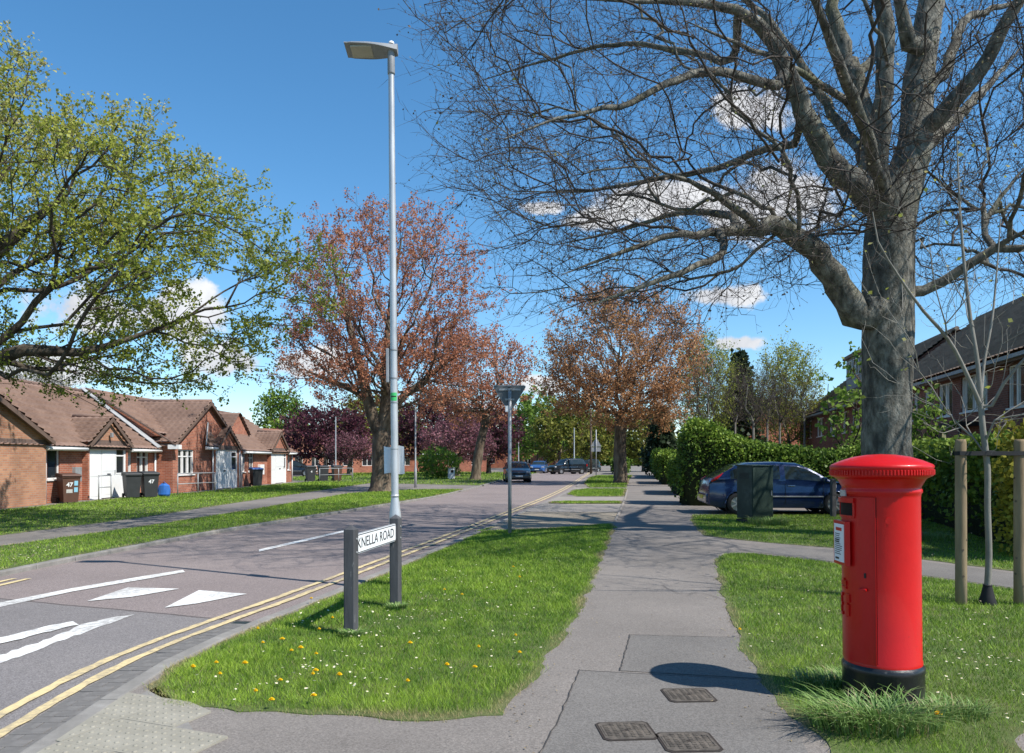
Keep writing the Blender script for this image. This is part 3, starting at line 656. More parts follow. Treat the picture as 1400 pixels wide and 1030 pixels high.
def strip(key, y0, y1, n, seed, label, z=0.010):
    p = [(xat(KR, y) + 0.3 + (0.6 if y in (y0, y1) else 0), y) for y in np.linspace(y0, y1, 5)] + [(xat(PL, y) - 0.12, y) for y in np.linspace(y1, y0, 5)]
    lawn(key, 'verge_strip', p, n, seed, label, d_half=60, ymax=120, z=z)
strip('st1', 26.9, 28.2, 4000, 31, 'narrow worn grass strip between two vehicle crossings', 0.014)
strip('st2', 32.2, 40.4, 9000, 32, 'short grass verge strip beside the footway before the brown leaved tree')
strip('st3', 42.5, 74.0, 8000, 33, 'long grass verge strip where the brown leaved tree stands')
fg = [(xat(KL, y) - 0.2, y) for y in (46, 56, 66, 76, 90)] + [(-4, 95), (-18, 95), (-20, 60), (-8, 50)]
lawn('far', 'far_lawn', fg, 14000, 34, 'grass of the far green where the purple leaved trees stand', d_half=90, ymax=100)
struct(sheet('side_drive', [G(545, 672), G(628, 672), (-2.0, 46), (-6, 46), (-13, 52), (-19, 60), (-19, 57), (-12, 49), (-7.6, 42.5)], 0.001, M['pave']))
struct(sheet('worn_earth', [(2.75, 4.05), (3.0, 4.3), (3.3, 4.15), (4.1, 2.9), (2.5, 2.9)], 0.001, M['earth']))

# ------------------------------------------------------------------ trees
def unit(v): return v / (np.linalg.norm(v, axis=-1, keepdims=True) + 1e-9)
class Skel:
    """branch skeleton: nodes with parents; new shoots reach for target points from the cheapest node"""
    def __init__(s, cap=40000):
        s.p = np.zeros((cap, 3)); s.d = np.zeros((cap, 3)); s.par = np.full(cap, -1); s.pl = np.zeros(cap); s.hint = np.zeros(cap); s.ok = np.ones(cap, bool); s.n = 0; s.crook = 0.0
    def node(s, p, par, d, hint=0.0, ok=True):
        i = s.n; s.p[i] = p; s.par[i] = par; s.d[i] = d; s.hint[i] = hint; s.ok[i] = ok
        s.pl[i] = 0 if par < 0 else s.pl[par] + np.linalg.norm(p - s.p[par]); s.n += 1
        return i
    def limb(s, par, pts, rad, step=0.35, ok_from=0.0):
        crook = s.crook if par >= 0 else 0
        """explicit limb through given points, rad given at each; returns node ids"""
        P = np.array(pts, float); R = np.array(rad, float)
        if par >= 0: P = np.vstack([s.p[par], P]); R = np.concatenate([[R[0] * 1.15], R])
        ids = []; S = smooth_poly3(P, R, step)
        if crook:
            rg = np.random.default_rng(int(abs(P[-1][0] * 1000)) + len(P)); m_ = np.cumsum(rg.normal(0, 1, (len(S), 3)), 0); m_ -= np.linspace(0, 1, len(S))[:, None] * m_[-1]; S[1:-1, :3] += (m_ * .3 + rg.normal(0, 1, (len(S), 3)))[1:-1] * np.minimum(S[1:-1, 3:4] * crook, .05)
        for k in range(0 if par < 0 else 1, len(S)):
            t = unit(S[min(k + 1, len(S) - 1), :3] - S[max(k - 1, 0), :3])
            par = s.node(S[k, :3], par, t, S[k, 3], k / len(S) >= ok_from); ids.append(par)
        return ids
    def reach(s, targets, bf=0.35, step=0.45, jit=0.05, angk=0.8, curve=0.4, up=0.0, rng=None, maxd=9.0):
        for T in targets:
            n = s.n; dv = T - s.p[:n]; dist = np.linalg.norm(dv, axis=1) + 1e-6
            cosv = np.einsum('ij,ij->i', dv, s.d[:n]) / dist
            cost = dist * (1 + angk * (1 - cosv)) + bf * s.pl[:n]
            cost[~s.ok[:n]] = 1e9
            i = int(np.argmin(cost)); L = dist[i]
            if L < 0.12 or L > maxd: continue
            P0 = s.p[i]; C = P0 + s.d[i] * L * curve + np.array((0, 0, up * L)); k = max(1, int(round(L / step))); par = i
            for t in (np.arange(k) + 1) / k:
                q = (1 - t) ** 2 * P0 + 2 * t * (1 - t) * C + t * t * T
                if t < 1: q = q + rng.normal(0, jit * min(L, 1.2), 3)
                par = s.node(q, par, unit(q - s.p[par]))
    def radii(s, tip, base):
        n = s.n; cnt = np.full(n, 0.25); kids = np.zeros(n, int)
        np.add.at(kids, s.par[1:n], 1); cnt[kids == 0] = 1.0
        for i in range(n - 1, 0, -1): cnt[s.par[i]] += cnt[i]
        e = math.log(max(cnt[0], 2)) / math.log(base / tip)
        r = tip * np.maximum(cnt, 1) ** (1 / e)
        return np.maximum(r, s.hint[:n]) if False else np.where(s.hint[:n] > 0, s.hint[:n], r), cnt, kids
    def chains(s, r, cnt):
        n = s.n; heavy = np.full(n, -1); best = np.zeros(n)
        key = cnt + 1e7 * s.hint[:n]
        for i in range(1, n):
            p = s.par[i]
            if key[i] > best[p]: best[p] = key[i]; heavy[p] = i
        out = []
        for i in range(n):
            p = s.par[i]
            if p >= 0 and heavy[p] == i: continue
            idx = [] if p < 0 else [p]; j = i
            while j >= 0: idx.append(j); j = heavy[j]
            P = s.p[idx].copy(); Rr = r[idx].copy()
            if p >= 0: Rr[0] = min(Rr[0], Rr[1] * 1.25)
            out.append((P, Rr))
        return out
def smooth_poly3(P, R, step):
    out = []
    for i in range(len(P) - 1):
        p0 = P[max(i - 1, 0)]; p1 = P[i]; p2 = P[i + 1]; p3 = P[min(i + 2, len(P) - 1)]
        n = max(1, int(np.linalg.norm(p2 - p1) / step))
        for t in np.arange(n) / n:
            q = 0.5 * ((2 * p1) + (-p0 + p2) * t + (2 * p0 - 5 * p1 + 4 * p2 - p3) * t * t + (-p0 + 3 * p1 - 3 * p2 + p3) * t ** 3)
            out.append([*q, R[i] + (R[i + 1] - R[i]) * t])
    out.append([*P[-1], R[-1]]); return np.array(out)
def tubes(P, R, k):
    """P (N,n,3) polylines, R (N,n): N tubes with k sides"""
    N, n, _ = P.shape
    T = np.gradient(P, axis=1); T = unit(T)
    ref = np.where(np.abs(T[..., 2:3]) < 0.9, np.array((0, 0, 1.)), np.array((1., 0, 0)))
    A = unit(np.cross(T, ref)); B = np.cross(T, A)
    th = 2 * PI * np.arange(k) / k
    V = P[:, :, None, :] + R[:, :, None, None] * (np.cos(th)[None, None, :, None] * A[:, :, None, :] + np.sin(th)[None, None, :, None] * B[:, :, None, :])
    V = V.reshape(-1, 3); base = (np.arange(N) * n * k)[:, None, None]; i = np.arange(n - 1)[None, :, None] * k; j = np.arange(k)[None, None, :]; j2 = (j + 1) % k
    Fc = np.stack([base + i + j, base + i + j2, base + i + k + j2, base + i + k + j], -1).reshape(-1, 4)
    return V, Fc
def chain_mesh(chains, sides, wob=0.0, rng=None):
    Vs = []; Fs = []; off = 0
    for P, R in chains:
        if len(P) < 2: continue
        k = sides(R.max())
        V, Fc = tubes(P[None], R[None], k)
        if wob and k >= 8:
            ph = V.reshape(len(P), k, 3); ctr = P[:, None, :]; rad = ph - ctr
            a = np.arange(k) / k * 2 * PI
            w = 1 + wob * (np.sin(3 * a + 1.0)[None] * np.sin(P[:, 2:3] * 1.7 + 1) + 0.7 * np.sin(5 * a + P[:, 2:3] * 0.9) + 0.5 * rng.normal(0, 1, (len(P), k)))
            V = (ctr + rad * w[..., None]).reshape(-1, 3)
        Vs.append(V); Fs.append(Fc + off); off += len(V)
    return np.concatenate(Vs), np.concatenate(Fs)
def twig_batch(P0, D, L, r, rng, spread=0.9, bend=0.35, n=4, up=0.1, droop=0.0):
    N = len(P0); d = unit(D + rng.normal(0, spread, (N, 3)) * 0.6 + np.array((0, 0, up))); Ln = L * (0.55 + 0.9 * rng.random(N))
    b = rng.normal(0, bend, (N, 3)) + np.array((0, 0, up - droop))
    t = np.linspace(0, 1, n); P = P0[:, None] + Ln[:, None, None] * (d[:, None] * t[None, :, None] + b[:, None] * (t ** 2)[None, :, None] * 0.6)
    if n > 2: P[:, 1:] += rng.normal(0, 0.06, (N, n - 1, 3)) * Ln[:, None, None]
    R = r * (1 - 0.7 * t)[None] * np.ones((N, 1))
    return P, R
def leaves(P, size, rng, tone, flat=0.0):
    """one folded quad per leaf; tone 0..1 per leaf goes to the 'col' attribute"""
    N = len(P); a = unit(rng.normal(0, 1, (N, 3)) * np.array((1, 1, 1 - 0.5 * flat))); b0 = rng.normal(0, 1, (N, 3)); b = unit(np.cross(a, b0))
    s = size * (0.6 + 0.8 * rng.random(N))[:, None]; nrm = np.cross(a, b)
    V = np.stack([P, P + a * s * 0.5 + b * s * 0.42 + nrm * s * 0.1, P + a * s, P + a * s * 0.5 - b * s * 0.42 + nrm * s * 0.1], 1)
    c = np.repeat(np.clip(tone, 0, 1)[:, None], 4, 1).reshape(-1, 1) * np.ones((1, 3))
    return V.reshape(-1, 3), np.arange(4 * N).reshape(-1, 4), c
def ell_points(n, ells, rng, shell=0.45, zmin=None, cut=None):
    """points in a union of ellipsoids, thinned towards the centre"""
    out = []; wts = np.array([e[1][0] * e[1][1] * e[1][2] for e in ells]); wts = wts / wts.sum()
    for (c, rad), w in zip(ells, wts):
        m = int(n * w * 1.2) + 5; d = unit(rng.normal(0, 1, (m, 3))); u = rng.random(m) ** (1 / 3 * (1 - shell) + 0.12 * shell)
        q = np.array(c) + d * u[:, None] * np.array(rad); out.append(q)
    P = np.concatenate(out); P = P[rng.permutation(len(P))]
    if zmin is not None: P = P[P[:, 2] > zmin]
    if cut is not None: P = P[cut(P)]
    return P[:n]
def tree(name, label, cat, base, trunk, r_base, ells, n_t, leafm, barkm, seed, tip=0.008, twigs=3, twl=0.55, lpt=6, lsize=0.10, r_leaf=0.03, lean=(0, 0), fork=0.75, group=None,
         bf=0.35, tone_top=0.0, limbs=None, sub_tw=0, up=0.1, twm=None, flare=1.5, tn=3, clump=1, crad=.4, shell=0.45, cut=None, spread=0.11, extra_crown=None):
    """base (x,y); trunk = clear trunk height; ells = crown ellipsoids relative to the base"""
    rng = np.random.default_rng(seed); root = thing(name, label, cat, (base[0], base[1], 0), 0, group)
    s = Skel(); H = trunk
    tp = [(0, 0, -0.12), (0.01, 0, 0.25), (lean[0] * .35, lean[1] * .35, H * 0.5), (lean[0], lean[1], H)]
    top = max(c[2] + r[2] for c, r in ells); cx = np.mean([c[0] for c, r in ells]); cy = np.mean([c[1] for c, r in ells])
    ids = s.limb(-1, tp, [r_base * flare, r_base * 1.12, r_base * 0.95, r_base * fork], 0.3, ok_from=0.80)
    for (pts, rad) in (limbs or []): s.limb(ids[-1], pts, rad, 0.4, ok_from=0.15)
    if clump > 1:
        T = ell_points(n_t // clump, ells, rng, shell, cut=cut); T = np.repeat(T, clump, 0) + rng.normal(0, crad, (len(T) * clump, 3)) * np.array((1, 1, .6))
    else: T = ell_points(n_t, ells, rng, shell, cut=cut)
    o = np.array((lean[0], lean[1], H))
    # a few leading targets first so that a handful of limbs carries the crown
    dd = np.linalg.norm((T - o), axis=1)
    T = T[np.argsort(dd + rng.normal(0, 0.6, len(T)))]
    s.reach(T, bf, 0.5, 0.05, 0.8, 0.45, 0.04, rng)
    r, cnt, kids = s.radii(tip, r_base * fork * 0.9)
    ch = s.chains(r, cnt)
    sides = lambda m: 14 if m > 0.25 else 8 if m > 0.08 else 5 if m > 0.03 else 3
    big = [c for c in ch if c[1].max() > 0.05]; small = [c for c in ch if c[1].max() <= 0.05]
    V, Fc = chain_mesh(big, sides, 0.05, rng); obj('trunk', mesh_np('trunk', V, Fc, barkm, True), root)
    sel = np.where(r < r_leaf)[0]
    Vs, Fs = chain_mesh(small, sides) if small else (np.zeros((0, 3)), np.zeros((0, 4), int))
    P0 = np.repeat(s.p[sel], twigs, 0); D0 = np.repeat(s.d[sel], twigs, 0)
    if len(P0):
        P0 = P0 + rng.normal(0, spread, P0.shape)
        P, R = twig_batch(P0, D0, twl, tip * 0.75, rng, up=up, n=tn); V2, F2 = tubes(P, R, 3)
        Fs = np.vstack([Fs, F2 + len(Vs)]); Vs = np.vstack([Vs, V2])
        if sub_tw:
            q = np.repeat(P[:, 1], sub_tw, 0); dq = np.repeat(P[:, -1] - P[:, 0], sub_tw, 0); Pb, Rb = twig_batch(q, unit(dq), twl * .5, tip * 0.5, rng, n=2, up=up); V3, F3 = tubes(Pb, Rb, 3)
            Fs = np.vstack([Fs, F3 + len(Vs)]); Vs = np.vstack([Vs, V3]); P = np.concatenate([P[:, 1:], Pb])
        obj('branches', mesh_np('branches', Vs, Fs, twm or M['twig'], True), root)
        if lpt:
            tt = rng.random((len(P), lpt)) ** .7; Q = (P[:, :1] + (P[:, -1:] - P[:, :1]) * tt[..., None]).reshape(-1, 3); k = 1; keep = 1.1; Q = np.repeat(Q, k, 0); Q = Q[rng.random(len(Q)) < keep]; Q = Q + rng.normal(0, twl * 0.13, Q.shape)
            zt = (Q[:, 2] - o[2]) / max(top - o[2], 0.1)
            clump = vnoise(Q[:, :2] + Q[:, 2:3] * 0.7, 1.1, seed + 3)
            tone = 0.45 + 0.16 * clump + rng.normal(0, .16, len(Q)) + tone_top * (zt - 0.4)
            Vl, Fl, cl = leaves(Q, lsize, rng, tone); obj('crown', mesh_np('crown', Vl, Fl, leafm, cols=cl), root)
    return root
# leaf colours
LF = {}
LF['maple_red'] = mat_leaf('leaf_copper', [(0.0, (0.22, 0.09, 0.06)), (0.45, (0.46, 0.185, 0.10)), (0.75, (0.58, 0.27, 0.14)), (1.0, (0.60, 0.37, 0.20))], 0.4)
LF['maple_rust'] = mat_leaf('leaf_rust', [(0.0, (0.24, 0.11, 0.055)), (0.45, (0.48, 0.245, 0.11)), (0.8, (0.58, 0.34, 0.16)), (1.0, (0.50, 0.39, 0.15))], 0.4)
LF['lime'] = mat_leaf('leaf_fresh_green', [(0.0, (0.11, 0.145, 0.018)), (0.4, (0.26, 0.30, 0.036)), (0.7, (0.40, 0.41, 0.07)), (1.0, (0.42, 0.37, 0.20))], 0.4)
LF['green'] = mat_leaf('leaf_green', [(0.0, (0.06, 0.12, 0.016)), (0.5, (0.16, 0.26, 0.032)), (1.0, (0.28, 0.38, 0.06))], 0.4)
LF['yellowgreen'] = mat_leaf('leaf_yellow_green', [(0.0, (0.10, 0.12, 0.016)), (0.5, (0.20, 0.21, 0.03)), (1.0, (0.33, 0.31, 0.06))], 0.4)
LF['purple'] = mat_leaf('leaf_purple', [(0.0, (0.035, 0.010, 0.018)), (0.5, (0.085, 0.022, 0.036)), (1.0, (0.16, 0.05, 0.07))], 0.35)
LF['pink'] = mat_leaf('blossom_pink', [(0.0, (0.10, 0.038, 0.050)), (0.45, (0.20, 0.075, 0.095)), (0.8, (0.36, 0.17, 0.20)), (1.0, (0.52, 0.32, 0.35))], 0.35)
LF['whiteb'] = mat_leaf('blossom_white', [(0.0, (0.25, 0.24, 0.18)), (0.5, (0.50, 0.49, 0.44)), (1.0, (0.7, 0.7, 0.66))], 0.3)
LF['conifer'] = mat_leaf('leaf_conifer', [(0.0, (0.014, 0.028, 0.012)), (0.5, (0.030, 0.052, 0.020)), (1.0, (0.06, 0.085, 0.035))], 0.2)
LF['hedge'] = mat_leaf('leaf_hedge', [(0.0, (0.03, 0.07, 0.010)), (0.5, (0.11, 0.19, 0.020)), (1.0, (0.26, 0.36, 0.045))], 0.25)
LF['laurel'] = mat_leaf('leaf_laurel', [(0.0, (0.04, 0.085, 0.012)), (0.5, (0.14, 0.22, 0.024)), (1.0, (0.30, 0.38, 0.05))], 0.25)
LF['gold'] = mat_leaf('leaf_golden', [(0.0, (0.12, 0.12, 0.012)), (0.5, (0.27, 0.25, 0.025)), (1.0, (0.42, 0.36, 0.04))], 0.3)
LF['bud'] = mat_leaf('bud_scales', [(0.0, (0.08, 0.055, 0.04)), (0.6, (0.16, 0.12, 0.08)), (0.9, (0.25, 0.24, 0.07)), (1.0, (0.34, 0.36, 0.06))], 0.3)

# --- the big bare street tree on the lawn behind the pillar box
def big_tree():
    rng = np.random.default_rng(77); B = np.array((7.62, 15.5, 0)); root = thing('street_tree', 'huge bare grey barked street tree on the lawn behind the red pillar box', 'tree', B)
    s = Skel(60000); s.crook = 0.22
    def L(pts): return [AT(px, py, Y) - B for px, py, Y in pts]
    def rr(px, Y=15.3):
        px = list(px)
        if px[-1] < 12: px[-1] = 1.0; px[-2] = min(px[-2], px[-3] * .62)
        return [p * Y / F / 2 for p in px]
    trunk = s.limb(-1, [(0.0, 0, -0.15), (0.0, 0, 0.2), (0.0, 0, 0.8)] + L([(1213, 600, 15.5), (1213, 480, 15.5), (1214, 400, 15.5), (1216, 330, 15.5), (1222, 285, 15.5), (1238, 240, 15.5), (1251, 192, 15.6), (1257, 107, 15.8), (1272, 10, 16.0), (1290, -90, 16.2), (1300, -200, 16.4), (1290, -290, 16.5)]), [0.76, 0.60, 0.50] + rr([61, 66, 67, 65, 61, 51, 44, 40, 35, 28, 18, 6]), 0.16, ok_from=.62)
    e = [i for i in trunk if s.p[i, 2] > AT(1238, 262, 15.5)[2]]; s.ok[e[0]:e[len(e) // 4]] = False
    def near(z): return trunk[int(np.argmin(np.abs(s.p[trunk, 2] - z)))]
    zt = lambda py: AT(1213, py, 15.5)[2]
    top = near(AT(1220, 300, 15.5)[2])
    low = near(zt(425))
    a = s.limb(low, L([(1182, 432, 15.3), (1158, 412, 15.1), (1128, 366, 14.9), (1098, 335, 14.7), (1062, 306, 14.5), (1020, 316, 14.2), (980, 318, 13.9), (920, 322, 13.4), (850, 345, 13.0), (770, 375, 12.6)]), rr([42, 37, 32, 28, 24, 16, 11, 8, 5.5, 3]), 0.25, ok_from=0.30)
    s.limb(a[int(len(a) * .5)], L([(1000, 296, 15.2), (930, 290, 16.0), (850, 315, 16.8), (760, 335, 17.2)]), rr([11, 8, 5, 3]), 0.3, ok_from=.1)
    s.limb(a[int(len(a) * .55)], L([(990, 345, 13.2), (930, 372, 12.6), (860, 398, 12.2), (800, 420, 11.9)]), rr([9, 7, 4.5, 3]), 0.3, ok_from=.1)
    s.limb(a[int(len(a) * .45)], L([(1010, 290, 13.2), (960, 255, 12.2), (905, 235, 11.4)]), rr([10, 7, 4]), 0.3, ok_from=.1)
    b0 = near(zt(300))
    b = s.limb(b0, L([(1190, 272, 15.2), (1150, 240, 15.0), (1118, 200, 14.8), (1104, 171, 14.7), (1083, 118, 14.5), (1065, 81, 14.4), (1035, 34, 14.2), (985, 10, 13.9), (900, 2, 13.4), (800, 0, 12.9)]), rr([37, 33, 28, 25, 23, 20, 16, 11, 7, 4]), 0.25, ok_from=0.35)
    s.limb(b[int(len(b) * .32)], L([(1085, 200, 15.2), (1048, 205, 15.6), (980, 231, 16.2), (880, 250, 16.9), (800, 262, 17.6), (700, 262, 18.2)]), rr([11, 10, 8.5, 7, 5, 3]), 0.3, ok_from=.2)
    s.limb(b[int(len(b) * .42)], L([(1062, 116, 14.2), (980, 98, 13.6), (911, 115, 13.0), (865, 141, 12.6), (826, 149, 12.3), (762, 162, 11.9), (690, 190, 11.5)]), rr([13, 10.5, 8.5, 7, 5.5, 4, 3]), 0.3, ok_from=.15)
    s.limb(b[int(len(b) * .6)], L([(1000, 80, 15.2), (930, 70, 15.9), (840, 60, 16.5), (740, 85, 17.2), (660, 110, 17.8)]), rr([10, 8, 6, 4.5, 3]), 0.3, ok_from=.15)
    c = s.limb(top, L([(1194, 250, 15.7), (1186, 213, 15.9), (1181, 145, 16.1), (1164, 94, 16.3), (1151, 64, 16.5), (1138, 13, 16.7), (1110, -60, 16.9), (1060, -150, 17.0), (980, -210, 17.0)]), rr([30, 29, 27, 24, 21, 18, 15, 11, 6]), 0.28, ok_from=.3)
    s.limb(c[int(len(c) * .12)], L([(1168, 190, 16.2), (1129, 141, 16.8), (1104, 98, 17.3), (1053, 32, 18.0), (980, -30, 18.6), (880, -60, 19.2)]), rr([15, 14, 12, 10, 7, 4]), 0.3, ok_from=.25)
    s.limb(c[int(len(c) * .3)], L([(1196, 75, 16.6), (1208, 20, 17.0), (1215, -60, 17.4)]), rr([13, 10, 7]), 0.3, ok_from=.25)
    s.limb(c[int(len(c) * .22)], L([(1140, 128, 15.4), (1080, 92, 14.6), (1010, 60, 13.8), (940, 30, 13.0)]), rr([10, 8, 6, 4]), 0.3, ok_from=.2)
    d = s.limb(top, L([(1205, 250, 15.1), (1207, 171, 14.9), (1212, 85, 14.8), (1210, 0, 14.7), (1190, -90, 14.5), (1150, -180, 14.2)]), rr([24, 23, 22, 19, 14, 8]), 0.28, ok_from=.35)
    s.limb(e[int(len(e) * .33)], L([(1244, 60, 15.4), (1226, 0, 15.1), (1200, -80, 14.9)]), rr([22, 19, 11]), 0.3, ok_from=.3)
    f = s.limb(e[int(len(e) * .14)], L([(1278, 164, 15.3), (1306, 131, 15.0), (1336, 101, 14.8), (1364, 55, 14.5), (1395, 0, 14.2), (1440, -80, 13.8), (1500, -150, 13.4)]), rr([24, 22, 19, 17, 14, 10, 5]), 0.28, ok_from=.3)
    s.limb(e[int(len(e) * .2)], L([(1296, 90, 16.4), (1318, 30, 17.0), (1370, 10, 17.6), (1450, -20, 18.4)]), rr([16, 13, 9, 5]), 0.3, ok_from=.3)
    h = s.limb(near(zt(402)), L([(1262, 399, 15.5), (1290, 388, 15.4), (1320, 366, 15.2), (1356, 342, 15.0), (1410, 338, 14.7), (1480, 325, 14.4), (1560, 330, 14.0)]), rr([15, 14, 13, 11, 9, 7, 4]), 0.28, ok_from=.3)
    s.limb(h[int(len(h) * .4)], L([(1345, 310, 15.6), (1378, 256, 16.0), (1420, 210, 16.4)]), rr([8, 6, 4]), 0.3, ok_from=.2)
    s.limb(top, L([(1245, 240, 16.6), (1290, 180, 18.2), (1350, 120, 20.0), (1400, 60, 21.5)]), rr([26, 20, 13, 6]), 0.3, ok_from=.3)
    s.limb(top, L([(1200, 240, 14.4), (1170, 150, 12.8), (1130, 40, 11.4), (1080, -80, 10.4)]), rr([17, 14, 10, 6]), 0.3, ok_from=.45)
    # crown: an uneven dome, hanging lowest on the road side
    C = np.array((-0.6, 0.3, 9.6))
    def cut(P):
        """hanging lower edge and rounded sides of the crown, in metres about the trunk"""
        dep = np.abs(P[:, 1]); far = np.maximum(P[:, 1], 0)
        zmin = np.interp(P[:, 0], [-10, -9.2, -7.8, -6.3, -4.6, -3, -1.2, -0.3, 0.5, 1.4, 4.5], [8.2, 7.0, 5.2, 4.2, 4.15, 4.6, 4.8, 6.0, 6.0, 5.0, 4.6]) + 0.30 * far + 0.03 * dep
        xmin = np.interp(P[:, 2], [4, 5.5, 6.5, 8, 12, 18], [-7.6, -7.9, -8.9, -9.3, -9.4, -7]) + 0.14 * dep
        ctr = (np.hypot(P[:, 0], P[:, 1]) < 1.3) & (P[:, 2] < 6.5)
        return (P[:, 2] > zmin) & (P[:, 0] > xmin) & ~ctr & (P[:, 1] > -7.5)
    T = ell_points(1250, [((-1.0, -0.2, 9.8), (9.6, 8.0, 8.2)), ((-4.2, -1.4, 6.2), (5.8, 4.6, 2.6)), ((-4.6, -1.8, 5.4), (4.4, 3.6, 1.4)), ((4.2, 0, 7.0), (5.5, 5.0, 3.8))], rng, 0.40, cut=cut); T = np.repeat(T, 4, 0) + rng.normal(0, .42, (len(T) * 4, 3)) * np.array((1, 1, .75))
    T = T[np.argsort(np.linalg.norm(T - np.array((0, 0, 4.9)), axis=1) + rng.normal(0, 0.8, len(T)))]
    s.reach(T, 0.22, 0.30, 0.06, 1.2, 0.40, 0.02, rng, maxd=4.0)
    r, cnt, kids = s.radii(0.006, 0.12)
    ch = s.chains(r, cnt); sides = lambda m: 32 if m > 0.38 else 16 if m > 0.2 else 10 if m > 0.08 else 6 if m > 0.03 else 4 if m > 0.012 else 3
    big = [q for q in ch if q[1].max() > 0.04]; small = [q for q in ch if q[1].max() <= 0.04]
    # burrs and old pruning scars on the trunk
    V, Fc = chain_mesh(big, sides, 0.022, rng)
    tk = (np.hypot(V[:, 0], V[:, 1]) < 1.0) & (V[:, 2] < 5.2)
    for k in range(26):
        zz = rng.uniform(0.4, 5.0); an = rng.uniform(0, 2 * PI); c0 = np.array((math.cos(an) * .52, math.sin(an) * .52, zz)); dd = np.linalg.norm((V - c0) * np.array((1, 1, .8)), axis=1)
        bump = 0.075 * rng.uniform(.4, 1) * np.exp(-(dd / 0.16) ** 2) * tk; out = unit(V * np.array((1, 1, 0))); V = V + out * bump[:, None]
    obj('trunk', mesh_np('trunk', V, Fc, M['bark_big'], True), root)
    V, Fc = chain_mesh(small, sides); obj('branches', mesh_np('branches', V, Fc, M['twig'], True), root)
    sel = np.where((r < 0.013))[0]; sel = sel[rng.random(len(sel)) < 1.1]
    P0 = np.repeat(s.p[sel], 2, 0); D0 = np.repeat(s.d[sel], 2, 0)
    P, Rr = twig_batch(P0, D0, 0.48, 0.0052, rng, spread=1.0, bend=0.6, n=3, up=0.08)
    V1, F1 = tubes(P, Rr, 3)
    q = np.concatenate([P[:, 1], P[:, 2], (P[:, 1] + P[:, 2]) / 2]); dq = np.concatenate([unit(P[:, 2] - P[:, 0])] * 3)
    keep = rng.random(len(q)) < 0.66; q = q[keep]; dq = dq[keep]
    Pb, Rb = twig_batch(q, dq, 0.19, 0.0042, rng, spread=0.9, bend=0.5, n=2, up=0.12)
    V2, F2 = tubes(Pb, Rb, 3)
    obj('twigs', mesh_np('twigs', np.vstack([V1, V2]), np.vstack([F1, F2 + len(V1)]), M['twig'], False), root)
    tips = Pb[:, -1]; tips = tips[rng.random(len(tips)) < 0.75]
    Vl, Fl, cl = leaves(tips, 0.042, rng, rng.random(len(tips)) ** 1.5 * 0.9 + 0.12 * (rng.random(len(tips)) < .05)); obj('buds', mesh_np('buds', Vl, Fl, LF['bud'], cols=cl), root)
    return s.n, len(P), len(Pb)
print('BIG', big_tree())

# --- roadside trees
tree('lime_tree', 'tall tree in fresh pale green leaf reaching over the bungalow lawn', 'tree', (-13.5, 16.6), 3.0, 0.42,
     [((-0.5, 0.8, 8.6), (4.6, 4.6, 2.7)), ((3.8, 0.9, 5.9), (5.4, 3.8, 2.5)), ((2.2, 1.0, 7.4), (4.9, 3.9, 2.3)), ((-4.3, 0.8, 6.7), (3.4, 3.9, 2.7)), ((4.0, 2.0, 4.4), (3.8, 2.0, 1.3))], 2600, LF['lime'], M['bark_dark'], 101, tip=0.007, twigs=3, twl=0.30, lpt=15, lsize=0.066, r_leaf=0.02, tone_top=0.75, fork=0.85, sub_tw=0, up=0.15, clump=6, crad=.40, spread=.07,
     limbs=[([(1.4, 0.3, 3.5), (2.6, 0.4, 4.0), (3.6, 0.8, 4.0), (4.6, 1.2, 4.4), (5.8, 1.3, 4.9)], [0.18, 0.14, 0.10, 0.06, 0.02]), ([(0.7, 0.2, 4.8), (2.1, 0.5, 6.4), (3.4, 0.7, 7.6)], [0.24, 0.15, 0.03]), ([(-0.3, 0.3, 5.4), (0.2, 0.7, 8.0), (0.7, 0.9, 10.6)], [0.24, 0.14, 0.03])],
     cut=lambda P: P[:, 2] > 3.2)
tree('maple_tree', 'large copper red leaved tree on the verge beside the tall lamp post', 'tree', G(521, 672), 2.7, 0.47,
     [((0.6, 0, 9.4), (5.2, 4.8, 4.9)), ((0.2, 0, 6.4), (5.3, 4.8, 2.6))], 1200, LF['maple_red'], M['bark_brown'], 102, tip=0.009, clump=3, crad=.5, twigs=2, twl=0.5, lpt=8, lsize=0.092, r_leaf=0.03, fork=0.9, sub_tw=1, up=0.3, shell=0.35,
     limbs=[([(-0.45, 0, 3.8), (-0.9, 0, 5.6), (-1.6, 0.2, 8.2), (-2.4, 0.2, 11)], [0.30, 0.24, 0.15, 0.03]), ([(0.25, 0.1, 4.2), (0.3, 0.1, 6.5), (0.5, 0.2, 9.5), (1.0, 0, 12.4)], [0.31, 0.25, 0.15, 0.03]), ([(0.9, -0.3, 4.4), (2.0, -0.3, 5.3), (3.2, -0.4, 6.3), (4.4, -0.4, 7.2)], [0.2, 0.15, 0.10, 0.03]), ([(-0.9, 0.4, 4.6), (-2.4, 0.5, 5.4), (-3.8, 0.4, 6.0)], [0.17, 0.11, 0.03]), ([(0.2, 0.9, 4.5), (0.5, 2.2, 6.8), (1.0, 3.2, 9)], [0.2, 0.14, 0.03])])
tree('maple_tree', 'smaller copper leaved tree with a leaning pale trunk beside the dark car', 'tree', G(650, 656), 5.0, 0.36,
     [((0.5, 0, 8.2), (3.9, 3.9, 3.6)), ((-0.5, 0, 6.2), (3.6, 3.6, 2.0))], 620, LF['maple_red'], M['bark_brown'], 103, tip=0.011, clump=3, crad=.5, twigs=3, twl=0.5, lpt=6, lsize=0.135, r_leaf=0.035, lean=(0.9, 0), fork=0.85, up=0.3)
